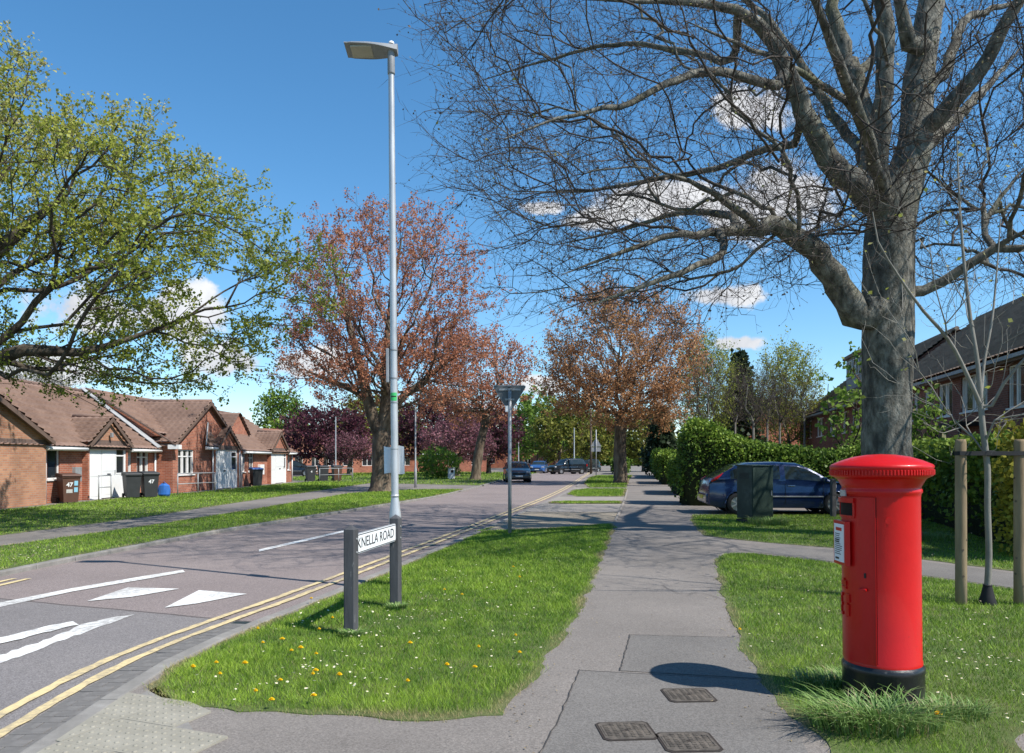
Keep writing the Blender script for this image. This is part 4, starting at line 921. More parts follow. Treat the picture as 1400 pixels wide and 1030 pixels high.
tree('maple_tree', 'rusty orange leaved tree on the verge strip beside the footway', 'tree', G(848, 661), 4.4, 0.42,
     [((0.1, 0, 8.4), (5.3, 5.0, 4.6)), ((0, 0, 5.8), (4.8, 4.6, 2.2))], 1100, LF['maple_rust'], M['bark_brown'], 104, tip=0.010, twigs=3, twl=0.55, lpt=11, lsize=0.12, clump=3, crad=.5, r_leaf=0.03, fork=0.85, up=0.3, shell=0.4)
# --- ornamental and background trees
def far_tree(name, label, px, Y, width_px, top_px, clear_px, leaf, seed, n=420, lsize=0.2, lpt=6, twigs=3, r=0.25, bark=None, group=None, twl=0.7, **k):
    x = (px - 700) / F * Y; w = width_px / F * Y / 2; top = HC + (HOR - top_px) / F * Y; clear = max(0.5, HC + (HOR - clear_px) / F * Y); hz = (top - clear) / 2
    k.setdefault('fork', 0.8)
    return tree(name, label, 'tree', (x, Y), clear + 0.15 * hz, r, [((0, 0, clear + hz), (w, w * 0.9, hz))], n, LF[leaf], bark or M['bark_brown'], seed, tip=0.012 * max(1, Y / 60), twigs=twigs, twl=twl, lpt=lpt, lsize=lsize, r_leaf=0.06, group=group, shell=0.3, tn=3 if Y < 50 else 2, **k)
far_tree('plum_tree', 'dark purple leaved plum tree behind the parked black car', 445, 78, 128, 556, 632, 'purple', 201, 320, 0.24)
far_tree('plum_tree', 'dark purple leaved plum tree behind the street notice post', 590, 80, 110, 540, 626, 'purple', 202, 280, 0.24)
far_tree('plum_tree', 'purple leaved tree behind the leaning copper tree', 668, 84, 90, 552, 632, 'purple', 203, 230, 0.24)
far_tree('cherry_tree', 'pink blossoming cherry tree in front of the red roofed cottage', 478, 74, 60, 598, 632, 'pink', 204, 200, 0.15)
far_tree('cherry_tree', 'pink blossoming cherry tree between the purple plum trees', 625, 72, 100, 575, 630, 'pink', 205, 240, 0.19)
far_tree('ash_tree', 'yellow green leaved tree beyond the copper maple trunk', 515, 95, 130, 540, 625, 'yellowgreen', 206, 220, 0.3)
far_tree('ash_tree', 'pale green tree behind the bungalow roofs', 385, 92, 70, 532, 615, 'green', 207, 180, 0.27)
far_tree('cherry_tree', 'white blossoming tree behind the nearest bungalow roof', 48, 46, 110, 500, 600, 'whiteb', 208, 300, 0.12)
for i, (px, Y, w, tp_, cl, lf, lab) in enumerate([
        (735, 118, 70, 530, 634, 'green', 'bright green tree at the far bend of the road'),
        (765, 104, 80, 546, 632, 'yellowgreen', 'yellow green tree overhanging the far parked cars'),
        (712, 135, 60, 548, 632, 'green', 'green tree behind the lamp post at the far bend'),
        (812, 112, 70, 560, 632, 'yellowgreen', 'yellow green tree behind the far warning sign'),
        (795, 140, 110, 545, 634, 'green', 'broad green tree closing the end of the road'),
        (560, 130, 120, 570, 634, 'green', 'dull green tree beyond the far green'),
        (650, 140, 110, 560, 634, 'yellowgreen', 'pale green tree beyond the purple plum trees'),
        (880, 100, 80, 560, 634, 'yellowgreen', 'yellow green tree behind the footway hedges')]):
    far_tree('roadside_tree', lab, px, Y, w, tp_, cl, lf, 220 + i, 170, 0.36, group='green trees at the end of the road', lpt=5)
far_tree('birch_tree', 'pale green feathery tree behind the tall clipped hedge', 962, 62, 80, 458, 610, 'lime', 240, 420, 0.13, lpt=7, r=0.16, bark=M['bark_pale'], twl=0.9)
far_tree('birch_tree', 'light green young tree beside the tower of the far flats', 1078, 58, 84, 470, 612, 'lime', 241, 400, 0.13, lpt=7, r=0.16, bark=M['bark_pale'], twl=0.8)
far_tree('chestnut_tree', 'young broad leaved green tree in front of the dark brick flats', 1160, 27, 70, 474, 640, 'green', 242, 42, 0.18, lpt=5, twigs=2, r=0.07, twl=0.4)
far_tree('chestnut_tree', 'young green tree against the flats beside the big grey trunk', 1266, 24, 44, 535, 640, 'green', 243, 45, 0.16, lpt=6, twigs=2, r=0.06, twl=0.35)
for i, px in enumerate((965, 1005, 1030, 1049, 1066, 1100)):
    far_tree('birch_tree', 'bare white stemmed birch tree behind the clipped hedge', px, 44 + (i * 7) % 12, 44, 486 + (i * 13) % 34, 585, 'lime', 250 + i, 110, 0.06, lpt=1, twigs=3, r=0.085, bark=M['bark_pale'], group='bare birches behind the hedge', twl=0.9, flare=1.2)
# conifer
def conifer(px, Y, w_px, top_px, seed, label):
    rng = np.random.default_rng(seed); x = (px - 700) / F * Y; Ht = HC + (HOR - top_px) / F * Y; W_ = w_px / F * Y / 2
    root = thing('conifer_tree', label, 'tree', (x, Y, 0)); MB().tube([(0, 0, -0.1), (0, 0, Ht * .5), (0, 0, Ht * .95)], [0.22, 0.14, 0.03], 10).build('trunk', M['bark_brown'], root)
    n = 1700; t = rng.random(n) ** 0.8; a = rng.uniform(0, 2 * PI, n); rad = W_ * (1 - t) ** 0.75 * (0.55 + 0.45 * rng.random(n) ** .5) * (1 + 0.22 * np.sin(a * 5 + t * 20))
    P = np.stack([np.cos(a) * rad, np.sin(a) * rad, 0.6 + t * (Ht - 0.6)], 1); D = np.stack([np.cos(a), np.sin(a), -0.3 + 0.2 * rng.random(n)], 1)
    Pt, Rt = twig_batch(P - D * 0.4, D, 0.6, 0.012, rng, spread=.5, up=-.1, n=3); V, Fc = tubes(Pt, Rt, 3); obj('branches', mesh_np('branches', V, Fc, M['twig']), root)
    Q = np.repeat(Pt[:, 1:].reshape(-1, 3), 2, 0) + rng.normal(0, .07, (n * 4, 3)); V, Fc, c = leaves(Q, 0.34, rng, 0.45 + rng.normal(0, .2, len(Q))); obj('crown', mesh_np('crown', V, Fc, LF['conifer'], cols=c), root)
conifer(1012, 66, 78, 484, 301, 'dark evergreen conifer tree behind the bare birches')
conifer(905, 75, 50, 560, 302, 'dark evergreen tree behind the footway hedges')
# far woodland that reads as one mass
def woods():
    rng = np.random.default_rng(9); n = 16000; X = rng.uniform(-210, 190, n); top = 6.5 + 2.5 * np.sin(X * .09) + 1.8 * np.sin(X * .31 + 1) + 1.2 * np.sin(X * .7)
    P = np.stack([X, 205 + rng.uniform(-8, 8, n), rng.random(n) ** 0.7 * top], 1); V, Fc, c = leaves(P, 2.0, rng, 0.4 + rng.normal(0, .2, n) + 0.15 * np.sin(X * .21)); o = obj('distant_woodland', mesh_np('distant_woodland', V, Fc, LF['green'], cols=c)); tag(o, 'distant green woodland along the horizon', 'woodland', kind='stuff')
woods()

# ------------------------------------------------------------------ hedges and shrubs
def hedge(label, path, w, h, leaf, seed, n=14000, lsize=0.07, name='hedge', wob=0.10, hfun=None, round_=0.25):
    """clipped hedge along a path of (x,y); core plus leaf quads over its surface; y grows along path"""
    rng = np.random.default_rng(seed); P = smooth_poly([np.array(p) for p in path], 0.35) if len(path) > 2 else np.array([np.array(path[0]) + (np.array(path[1]) - np.array(path[0])) * t for t in np.linspace(0, 1, max(3, int(np.hypot(*(np.array(path[1]) - np.array(path[0]))) / 0.35)))])
    a_ = arcl(P); Ltot = a_[-1]; c0 = P.mean(0); root = thing(name, label, 'hedge', (c0[0], c0[1], 0))
    hf = hfun or (lambda t: h + 0 * t)
    def surf(u, v):
        """u 0..1 along, v 0..1 over the section (0 left foot, 1 right foot)"""
        s_ = u * Ltot; q = at_len(P, s_); e = np.maximum(np.minimum(s_, Ltot - s_), 0); T = at_len(P, np.minimum(s_ + .05, Ltot)) - at_len(P, np.maximum(s_ - .05, 0)); T = unit(T); N = np.stack([T[:, 1], -T[:, 0]], 1)
        ang = PI * (1 - v); cx_ = np.cos(ang); cz_ = np.sin(ang); p_ = round_ + 0.12
        sx = np.sign(cx_) * np.abs(cx_) ** p_; sz = np.abs(cz_) ** p_
        k = 1 + wob * (vnoise(np.stack([s_ * 1.0 + v * 3, v * 5 + s_ * .3], 1), 2.4, seed) * 0.6 + 0.4 * vnoise(np.stack([s_, v * 6], 1), 7, seed + 1))
        endr = np.clip(e / 0.35, 0, 1) ** 0.4; endr = 0.50 + 0.50 * endr
        hh = hf(u)
        return np.concatenate([q + N * (sx * w / 2 * k * endr)[:, None] - c0, (sz * hh * (0.93 + 0.07 * k) * (0.9 + 0.1 * endr))[:, None]], 1)
    nu = max(8, int(Ltot / 0.3)); nv = 18; U, Vv = np.meshgrid(np.linspace(0, 1, nu), np.linspace(0, 1, nv), indexing='ij')
    C = surf(U.ravel(), Vv.ravel()); C[:, :2] *= 1; cen = np.stack([np.interp(U.ravel() * Ltot, a_, P[:, 0]), np.interp(U.ravel() * Ltot, a_, P[:, 1])], 1) - c0
    core = C.copy(); core[:, :2] = cen + (C[:, :2] - cen) * 0.86; core[:, 2] *= 0.94
    i = np.arange(nu - 1)[:, None] * nv; j = np.arange(nv - 1)[None]; Fc = np.stack([i + j, i + j + 1, i + nv + j + 1, i + nv + j], -1).reshape(-1, 4)
    core_o = mesh_np('branches', core, Fc, mat_hcore, True)
    # end caps
    bm = bmesh.new(); bm.from_mesh(core_o); bmesh.ops.holes_fill(bm, edges=[e for e in bm.edges if e.is_boundary], sides=0); bm.to_mesh(core_o); bm.free()
    obj('branches', core_o, root)
    nn = n; u = rng.random(nn); v = rng.random(nn); Q = surf(u, v)
    # leaves on the two ends too
    m = int(nn * 0.12); ue = np.where(rng.random(m) < .5, 0.003, 0.997); ve = rng.random(m); E = surf(ue, ve); ce = at_len(P, ue * Ltot) - c0; f_ = rng.random(m)[:, None] ** .5; E[:, :2] = ce + (E[:, :2] - ce) * f_; E[:, 2] *= rng.random(m) ** .35
    Q = np.concatenate([Q, E]) + rng.normal(0, lsize * 0.55, (nn + m, 3)); Q[:, 2] = np.maximum(Q[:, 2], 0.02)
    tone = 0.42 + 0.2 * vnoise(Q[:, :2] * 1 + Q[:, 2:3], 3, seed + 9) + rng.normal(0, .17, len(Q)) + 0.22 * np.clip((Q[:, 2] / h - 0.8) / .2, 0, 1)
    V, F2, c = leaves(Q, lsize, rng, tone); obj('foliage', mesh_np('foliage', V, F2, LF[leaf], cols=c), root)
    return root
mat_hcore = mat_noise('hedge_inner_twigs', [(0.3, (0.010, 0.016, 0.006)), (0.7, (0.03, 0.042, 0.014))], scale=8, rough=0.95, bump=1.0, bscale=30)
hedge('tall clipped hedge with a high rounded end behind the blue hatchback', [(5.95, 26.9), (9.5, 26.3), (13.4, 25.6)], 2.5, 2.6, 'hedge', 401, 19000, 0.095, hfun=lambda t: 2.95 - 1.05 * np.clip(t / 0.42, 0, 1) ** 1.3 - 0.5 * np.clip(1 - t / .07, 0, 1) ** 2 + 0.1 * np.sin(t * 17))
hedge('long leafy hedge in front of the brick flats behind the big tree', [(13.0, 25.4), (12.2, 22.6), (11.0, 18.6), (9.9, 14.6), (9.2, 11.0)], 1.5, 1.95, 'laurel', 402, 25000, 0.11, wob=0.16)
hd = lambda y, d: (xat(PR, y) + d, y)
hedge('low clipped hedge beside the footway next to the tall hedge', [hd(33, .75), hd(38, .75)], 1.3, 1.75, 'hedge', 403, 9000, 0.10)
hedge('clipped hedge beside the footway behind the rusty leaved tree', [hd(47.5, .85), hd(54, .85)], 1.5, 2.0, 'hedge', 404, 8000, 0.13)
hedge('dark hedge at the far end of the footway', [hd(61, .9), hd(73, .9)], 1.6, 2.3, 'hedge', 405, 8000, 0.16)
hedge('small round clipped hedge at the kerb beyond the footway trees', [hd(82, -3.2), hd(88, -3.2)], 1.6, 1.6, 'hedge', 406, 4000, 0.18)
def shrub(name, label, x, y, w, d, h, leaf, seed, n=5000, ls=0.08, z0=0.0, stems=9):
    rng = np.random.default_rng(seed); root = thing(name, label, 'shrub', (x, y, 0)); b = MB()
    for k in range(stems):
        an = rng.uniform(0, 2 * PI); q = np.array((math.cos(an) * w * .35 * rng.random(), math.sin(an) * d * .35 * rng.random(), h * rng.uniform(.5, .85))); b.tube([(q[0] * .15, q[1] * .15, -0.05), q * np.array((.6, .6, .5)), q], [0.02, 0.014, 0.006], 5)
    b.build('stems', M['twig'], root)
    dd = unit(rng.normal(0, 1, (n, 3))); lobes = 1 + 0.16 * np.sin(dd[:, 0] * 6 + seed) * np.sin(dd[:, 1] * 5) + 0.12 * np.sin(dd[:, 2] * 9 + dd[:, 0] * 7)
    P = dd * (rng.random(n) ** 0.22 * lobes)[:, None] * np.array((w / 2, d / 2, h / 2)) + np.array((0, 0, h / 2)); P[:, 2] = np.maximum(P[:, 2], 0.03)
    V, Fc, c = leaves(P, ls, rng, 0.45 + 0.15 * vnoise(P[:, :2] + P[:, 2:3], 4, seed) + rng.normal(0, .18, n)); obj('foliage', mesh_np('foliage', V, Fc, LF[leaf], cols=c), root)
shrub('golden_shrub', 'golden yellow leaved shrub behind the staked young tree', 8.55, 11.9, 1.9, 1.6, 2.35, 'gold', 420, 8000, 0.075)
shrub('green_shrub', 'round green shrub on the far green under the plum trees', (600 - 700) / F * 63, 63, 3.6, 3.0, 2.6, 'green', 421, 2600, 0.18)
shrub('green_shrub', 'low green shrub between the dark brick flats and the hedge', 14.2, 30.5, 2.6, 2.2, 2.6, 'laurel', 422, 3000, 0.12)

# ------------------------------------------------------------------ buildings
class Frame3:
    """wall frame: origin, u along the wall, n outward; local (u, n, z) -> world"""
    def __init__(s, o, u):
        s.o = np.array((o[0], o[1], 0.0)); s.u = np.array((u[0], u[1], 0.0)); s.u /= np.linalg.norm(s.u); s.n = np.array((s.u[1], -s.u[0], 0.0))
    def __call__(s, u, n, z): return s.o + s.u * u + s.n * n + np.array((0, 0, z))
def fbox(mb, fr, u0, u1, n0, n1, z0, z1):
    vs = [fr(u, n, z) for z in (z0, z1) for u, n in ((u0, n0), (u1, n0), (u1, n1), (u0, n1))]
    mb.add(vs, [(3, 2, 1, 0), (4, 5, 6, 7), (0, 1, 5, 4), (1, 2, 6, 5), (2, 3, 7, 6), (3, 0, 4, 7)])
def wall_open(mb, fr, u0, u1, z0, z1, opens, rev=0.10):
    us = sorted({u0, u1, *[o[0] for o in opens], *[o[1] for o in opens]}); zs = sorted({z0, z1, *[o[2] for o in opens], *[o[3] for o in opens]})
    for a, b in zip(us, us[1:]):
        for c, d in zip(zs, zs[1:]):
            m = ((a + b) / 2, (c + d) / 2)
            if any(o[0] < m[0] < o[1] and o[2] < m[1] < o[3] for o in opens): continue
            mb.add([fr(a, 0, c), fr(b, 0, c), fr(b, 0, d), fr(a, 0, d)], [(0, 1, 2, 3)])
    for (a, b, c, d) in opens:
        for q in (((a, c), (a, d)), ((a, d), (b, d)), ((b, d), (b, c)), ((b, c), (a, c))):
            (p0, z0_), (p1, z1_) = q; mb.add([fr(p0, 0, z0_), fr(p1, 0, z1_), fr(p1, -rev, z1_), fr(p0, -rev, z0_)], [(0, 1, 2, 3)])
def window(root, fr, u0, u1, z0, z1, lights=(0.5,), transom=None, curtain=False, fw=0.055, proud=-0.05, sill=True):
    """white framed window: frame, panes, sill; lights = mullion positions 0..1"""
    fo = MB(); n0, n1 = proud - 0.06, proud
    fbox(fo, fr, u0, u1, n0, n1, z0, z0 + fw); fbox(fo, fr, u0, u1, n0, n1, z1 - fw, z1); fbox(fo, fr, u0, u0 + fw, n0, n1, z0 + fw, z1 - fw); fbox(fo, fr, u1 - fw, u1, n0, n1, z0 + fw, z1 - fw)
    cuts = [u0 + fw] + [u0 + (u1 - u0) * t for t in lights] + [u1 - fw]
    for c in cuts[1:-1]: fbox(fo, fr, c - fw * .6, c + fw * .6, n0, n1 - 0.004, z0 + fw, z1 - fw)
    if transom: zt = z0 + (z1 - z0) * transom; fbox(fo, fr, u0 + fw, u1 - fw, n0, n1 - 0.006, zt - fw * .5, zt + fw * .5)
    w = fo.build('window', M['upvc'], root)
    for a, b in zip(cuts, cuts[1:]):
        p = MB(); fbox(p, fr, a, b, proud - 0.04, proud - 0.034, z0 + fw, z1 - fw); p.build('pane', M['glass'], w)
        if curtain:
            c = MB(); wdt = (b - a)
            for e0, e1 in ((a + .01, a + wdt * .28), (b - wdt * .28, b - .01)): fbox(c, fr, e0, e1, proud - 0.0335, proud - 0.0305, z0 + fw, z1 - fw)
            c.build('curtain', M['curtain'], w)
    if sill: q = MB(); fbox(q, fr, u0 - 0.05, u1 + 0.05, -0.06, 0.05, z0 - 0.05, z0 - 0.001); q.build('sill', M['upvc'], w)
    return w
def tile_slope(name, A, B, C, D, mat, root, course=0.36, wave=0.30, step=0.085, amp=0.03, thick=0.05, clipf=None, kind=True):
    """tiled slope: eaves A-B, ridge D-C. Stepped courses with a rolled profile; clipf(u,v) keeps parts"""
    A, B, C, D = [np.array(p, float) for p in (A, B, C, D)]; Lu = np.linalg.norm(B - A); Lv = np.linalg.norm(D - A); nv = max(2, int(round(Lv / course))); nu = max(4, int(Lu / wave * (4 if wave < .3 or A[1] < 40 else 3)))
    nrm = np.cross(B - A, D - A); nrm /= np.linalg.norm(nrm)
    if nrm[2] < 0: nrm = -nrm
    U = np.linspace(0, 1, nu + 1); prof = amp * np.maximum(0, np.sin(U * Lu / wave * 2 * PI)) ; V = []; Fc = []
    for j in range(nv):
        for v, h in ((j / nv, step + thick * 0), ((j + 1) / nv, 0.0)):
            e = A[None] + (D - A)[None] * v; rgt = B[None] + (C - B)[None] * v
            V.append(e + (rgt - e) * U[:, None] + nrm[None] * (prof + h + 0.012)[:, None])
    V = np.concatenate(V); m = nu + 1
    for j in range(2 * nv - 1):
        i = np.arange(nu); Fc.append(np.stack([j * m + i, j * m + i + 1, (j + 1) * m + i + 1, (j + 1) * m + i], 1))
    Fc = np.concatenate(Fc)
    if clipf is not None:
        cen = V[Fc].mean(1); Fc = Fc[clipf(cen)]
    o = obj(name, mesh_np(name, V, Fc, mat), root)
    if kind: o['kind'] = 'stuff'
    return o
def under(root, pts, mat, name='roof', t=0.06):
    """roof deck below the tiles: polygon extruded downward"""
    return MB().extrude(pts, (0, 0, -t)).build(name, mat, root)
FR_A = Frame3((-16.5, 0), (0, 1))        # u = world Y, n = +X
def FX(x): return Frame3((x, 0), (0, 1))

def porch(root, x, y0, y1, eave, peak, back, door_split, gmat, left_white=True, roofmat='tile'):
    """small gabled porch wing: ridge runs back from the face; y0..y1 on the face plane x"""
    fr = FX(x); ym = (y0 + y1) / 2; ov = 0.16
    g_ = MB(); g_.add([fr(y0, 0, eave + .18), fr(y1, 0, eave + .18), fr(ym, 0, peak - .12)], [(0, 1, 2)]); w = g_.build('gable', gmat, root)
    sc = MB(); fbox(sc, fr, y0, y1, -0.05, 0.012, eave - 0.06, eave + .18); sc.build('soldier_course', M['soldier'], w)
    for yy in (y0 - .004, y1 + .004): MB().add([fr(yy, -.004, 0), fr(yy, -back, 0), fr(yy, -back, eave + .15), fr(yy, -.004, eave + .15)], [(0, 1, 2, 3)]).build('wall', M['brick'], root)
    pr = root
    A = fr(y0 - ov, ov, eave); D = fr(ym, ov, peak); Bk = fr(y0 - ov, -back - 1.2, eave); Dk = fr(ym, -back - 1.2, peak)
    und = under(root, [fr(y0 - ov, ov, eave), fr(ym, ov, peak), fr(y1 + ov, ov, eave), fr(y1 + ov - .12, ov, eave - .02), fr(ym, ov, peak - .12), fr(y0 - ov + .12, ov, eave - .02)], M['bargeboard'], 'bargeboard', 0.02)
    tile_slope('roof_tiles', A, Bk, Dk, D, M[roofmat], root, 0.28, 0.28)
    tile_slope('roof_tiles', fr(y1 + ov, ov, eave), fr(y1 + ov, -back - 1.2, eave), Dk, D, M[roofmat], root, 0.28, 0.28)
    MB().tube([D + np.array((0.02, 0, .03)), Dk + np.array((0, 0, .03))], 0.08, 8).build('ridge', M[roofmat], root)
    bb = MB()
    for s_, ye in ((-1, y0 - ov), (1, y1 + ov)):
        a = fr(ye, ov + 0.02, eave - .03); b = fr(ym, ov + 0.02, peak - .02); bb.extrude([a, b, b - np.array((0, 0, .17)), a - np.array((0, 0, .10)) + np.array((0, -s_ * .1, 0))], (-0.03, 0, 0))
    bb.build('bargeboard', M['bargeboard'], root)
    # white door set: solid panel, door, glazed side light
    h = eave - 0.06; e0, e1 = y0 + 0.12, y1 - 0.12; dw = (e1 - e0)
    for q0, q1 in ((y0, e0), (e1, y1)):
        s2 = MB(); fbox(s2, fr, q0, q1, -0.2, 0.0, 0, h); s2.build('wall', M['brick'], root)
    f = MB(); fbox(f, fr, e0, e1, -0.10, -0.045, h - .07, h); fbox(f, fr, e0, e0 + .06, -.10, -.045, 0.0, h - .07); fbox(f, fr, e1 - .06, e1, -.10, -.045, 0.0, h - .07); fo = f.build('door_frame', M['upvc'], root)
    s0, s1 = e0 + dw * door_split[0], e0 + dw * door_split[1]
    pnl = MB(); fbox(pnl, fr, e0 + .06, s0, -.095, -.06, 0.0, h - .07); pn = pnl.build('side_panel', M['upvc'], root)
    q = MB(); fbox(q, fr, e0 + .16, s0 - .10, -.06, -.052, 0.9, h - .22); fbox(q, fr, e0 + .16, s0 - .10, -.06, -.052, 0.12, 0.8); q.build('moulding', M['upvc'], pn)
    dr = MB(); fbox(dr, fr, s0 + .015, s1 - .015, -.09, -.05, 0.03, h - .08); d = dr.build('door', M['upvc'], root)
    q = MB(); fbox(q, fr, s0 + .12, s1 - .12, -.05, -.043, 1.1, h - .25); fbox(q, fr, s0 + .12, s1 - .12, -.05, -.043, 0.15, 0.85); q.build('moulding', M['upvc'], d)
    q = MB(); fbox(q, fr, s1 - .12, s1 - .09, -.05, -.01, 0.98, 1.14); q.build('handle', M['chrome'], d)
    q = MB(); fbox(q, fr, (s0 + s1) / 2 - .13, (s0 + s1) / 2 + .13, -.05, -.04, 0.92, 1.0); q.build('letter_plate', M['ink'], d)
    q = MB(); fbox(q, fr, s1, e1 - .06, -.095, -.06, 0.0, 0.95); q.build('side_panel', M['upvc'], root)
    window(root, fr, s1 + .0, e1 - .06, 0.96, h - .08, lights=(), transom=0.72, proud=-0.05, sill=False)
def pipe(root, x, y, z, n=0.06):
    MB().tube([(x + n, y, z), (x + n, y, 0.0)], 0.045, 8).build('downpipe', M['upvc'], root)
def gutter(root, x, y0, y1, z):
    MB().tube([(x, y0, z), (x, y1, z)], 0.06, 8).build('gutter', M['upvc'], root)
    MB().box((x - .085, (y0 + y1) / 2, z + 0.01), (0.03, y1 - y0, 0.17)).build('fascia', M['upvc'], root)

def bungalow_a():
    x = -16.5; fr = FX(x); E = 2.16; RX = -19.7; RZ = 4.66; y0, y1 = 18.6, 35.2
    root = thing('bungalow', 'nearest brick bungalow with brown tiled roof and buff gable wing', 'house', (x, 30, 0)); inv = Matrix.Translation((-x, -30, 0))
    # wing gable wall (buff brick), from off frame to y=26.9
    gx = -16.2; fg = FX(gx); wy0, wy1 = 18.8, 26.45; wm = (wy0 + wy1) / 2; gp = 4.05
    b = MB(); wall_open(b, fg, wy0, wy1, 0, 2.1, [(19.6, 21.0, 0.9, 2.0), (22.9, 23.6, 0.9, 2.0)]); b.add([fg(wy0, 0, 2.24), fg(wy1, 0, 2.24), fg(wm, 0, gp - .05)], [(0, 1, 2)]); b.add([fg(wy1, 0, 0), fg(wy1, -1.5, 0), fg(wy1, -1.5, 2.24), fg(wy1, 0, 2.24)], [(0, 1, 2, 3)]); b.add([fg(wy0, 0, 0), fg(wy0, -6, 0), fg(wy0, -6, 2.24), fg(wy0, 0, 2.24)], [(0, 1, 2, 3)])
    b.build('wall', M['brick_buff'], root)
    sc = MB(); fbox(sc, fg, wy0, wy1, -.05, .012, 2.1, 2.24); sc.build('soldier_course', M['soldier'], root)
    window(root, fg, 19.6, 21.0, .9, 2.0, (0.5,)); window(root, fg, 22.9, 23.6, .9, 2.0, ())
    ov = .2
    for ya, sg in ((wy0 - ov, -1), (wy1 + ov, 1)):
        ez = 2.24 - ov * (gp - 2.24) / (wm - wy0)
        tile_slope('roof_tiles', fg(ya, ov, ez + .06), fg(ya, -4.2, ez + .06), fg(wm, -4.2, gp + .06), fg(wm, ov, gp + .06), M['tile'], root)
        bb = MB(); a = fg(ya, ov + .02, ez + .05); c = fg(wm, ov + .02, gp + .05); bb.extrude([a, c, c - np.array((0, 0, .2)), a - np.array((0, 0, .14))], (-.03, 0, 0)); bb.build('bargeboard', M['bargeboard'], root)
        un = MB(); un.extrude([fg(ya, ov, ez), fg(wm, ov, gp), fg(wm, -4.2, gp), fg(ya, -4.2, ez)], (0, 0, -.04)); un.build('roof', M['tile'], root)
    # main front wall
    py0, py1 = 29.2, 32.25
    b = MB(); wall_open(b, fr, wy1, py0, 0, E - .02, [(27.0, 27.75, 0.85, 2.02)]); b.build('wall', M['brick'], root); b = MB(); wall_open(b, fr, py1, y1, 0, E - .02, [(32.5, 33.0, 0.85, 2.02), (33.45, 34.55, 0.85, 2.02)]); b.build('wall', M['brick'], root)
    window(root, fr, 27.0, 27.75, .85, 2.02, ()); window(root, fr, 32.5, 33.0, .85, 2.02, (), transom=.7, curtain=True); window(root, fr, 33.45, 34.55, .85, 2.02, (0.5,), transom=.7, curtain=True)
    b = MB(); b.add([(RX - 3.2, y1, 0), (x, y1, 0), (x, y1, E), (RX, y1, RZ), (RX - 3.2, y1, E)], [(0, 1, 2, 3, 4)]); b.build('wall', M['brick'], root)
    ex = x + .3; sl_ = (RZ - E) / (x - RX); ez = E - .3 * sl_ + .06
    tile_slope('roof_tiles', (ex, wy1 - 3, ez), (ex, y1 - .02, ez), (RX, y1 - .02, RZ), (RX, wy1 - 3, RZ), M['tile'], root)
    tile_slope('roof_tiles', (RX - 3.5, 18.6, ez), (RX - 3.5, y1, ez), (RX, y1, RZ), (RX, 18.6, RZ), M['tile'], root, clipf=None)
    MB().extrude([(ex, y1 - .04, ez - .02), (RX, y1 - .04, RZ - .02), (RX - 3.4, y1 - .04, ez)], (0, -(y1 - wy1 + 1), 0)).build('roof', M['tile'], root)
    MB().tube([(RX, 18.6, RZ + .03), (RX, y1, RZ + .03)], 0.1, 8).build('ridge', M['tile'], root)
    gutter(root, ex + .02, wy1 + .05, py0 - .2, ez - .03); gutter(root, ex + .02, py1 + .2, y1 - .1, ez - .03)
    pipe(root, x, 26.85, 2.05, .02); pipe(root, x, y1 - .15, 2.05)
    porch(root, -16.28, py0, py1, 2.16, 3.28, 0.25, (0.34, 0.72), M['brick_buff'])
    q = MB().box((x + .06, 28.75, 1.0), (0.14, 0.42, 0.55), bev=.01); q.build('meter_box', M['galv_dull'], root)
    q = MB().box((x + .34, 30.72, 2.55), (0.10, 0.12, 0.2), bev=.02); q.build('porch_lamp', M['lampgrey'], root)
    return root
def reparent(root):
    """meshes were written in world metres: move them under the root's own origin"""
    t = Vector(root.location)
    for c in root.children:
        c.location = Vector(c.location) - t
reparent(bungalow_a())

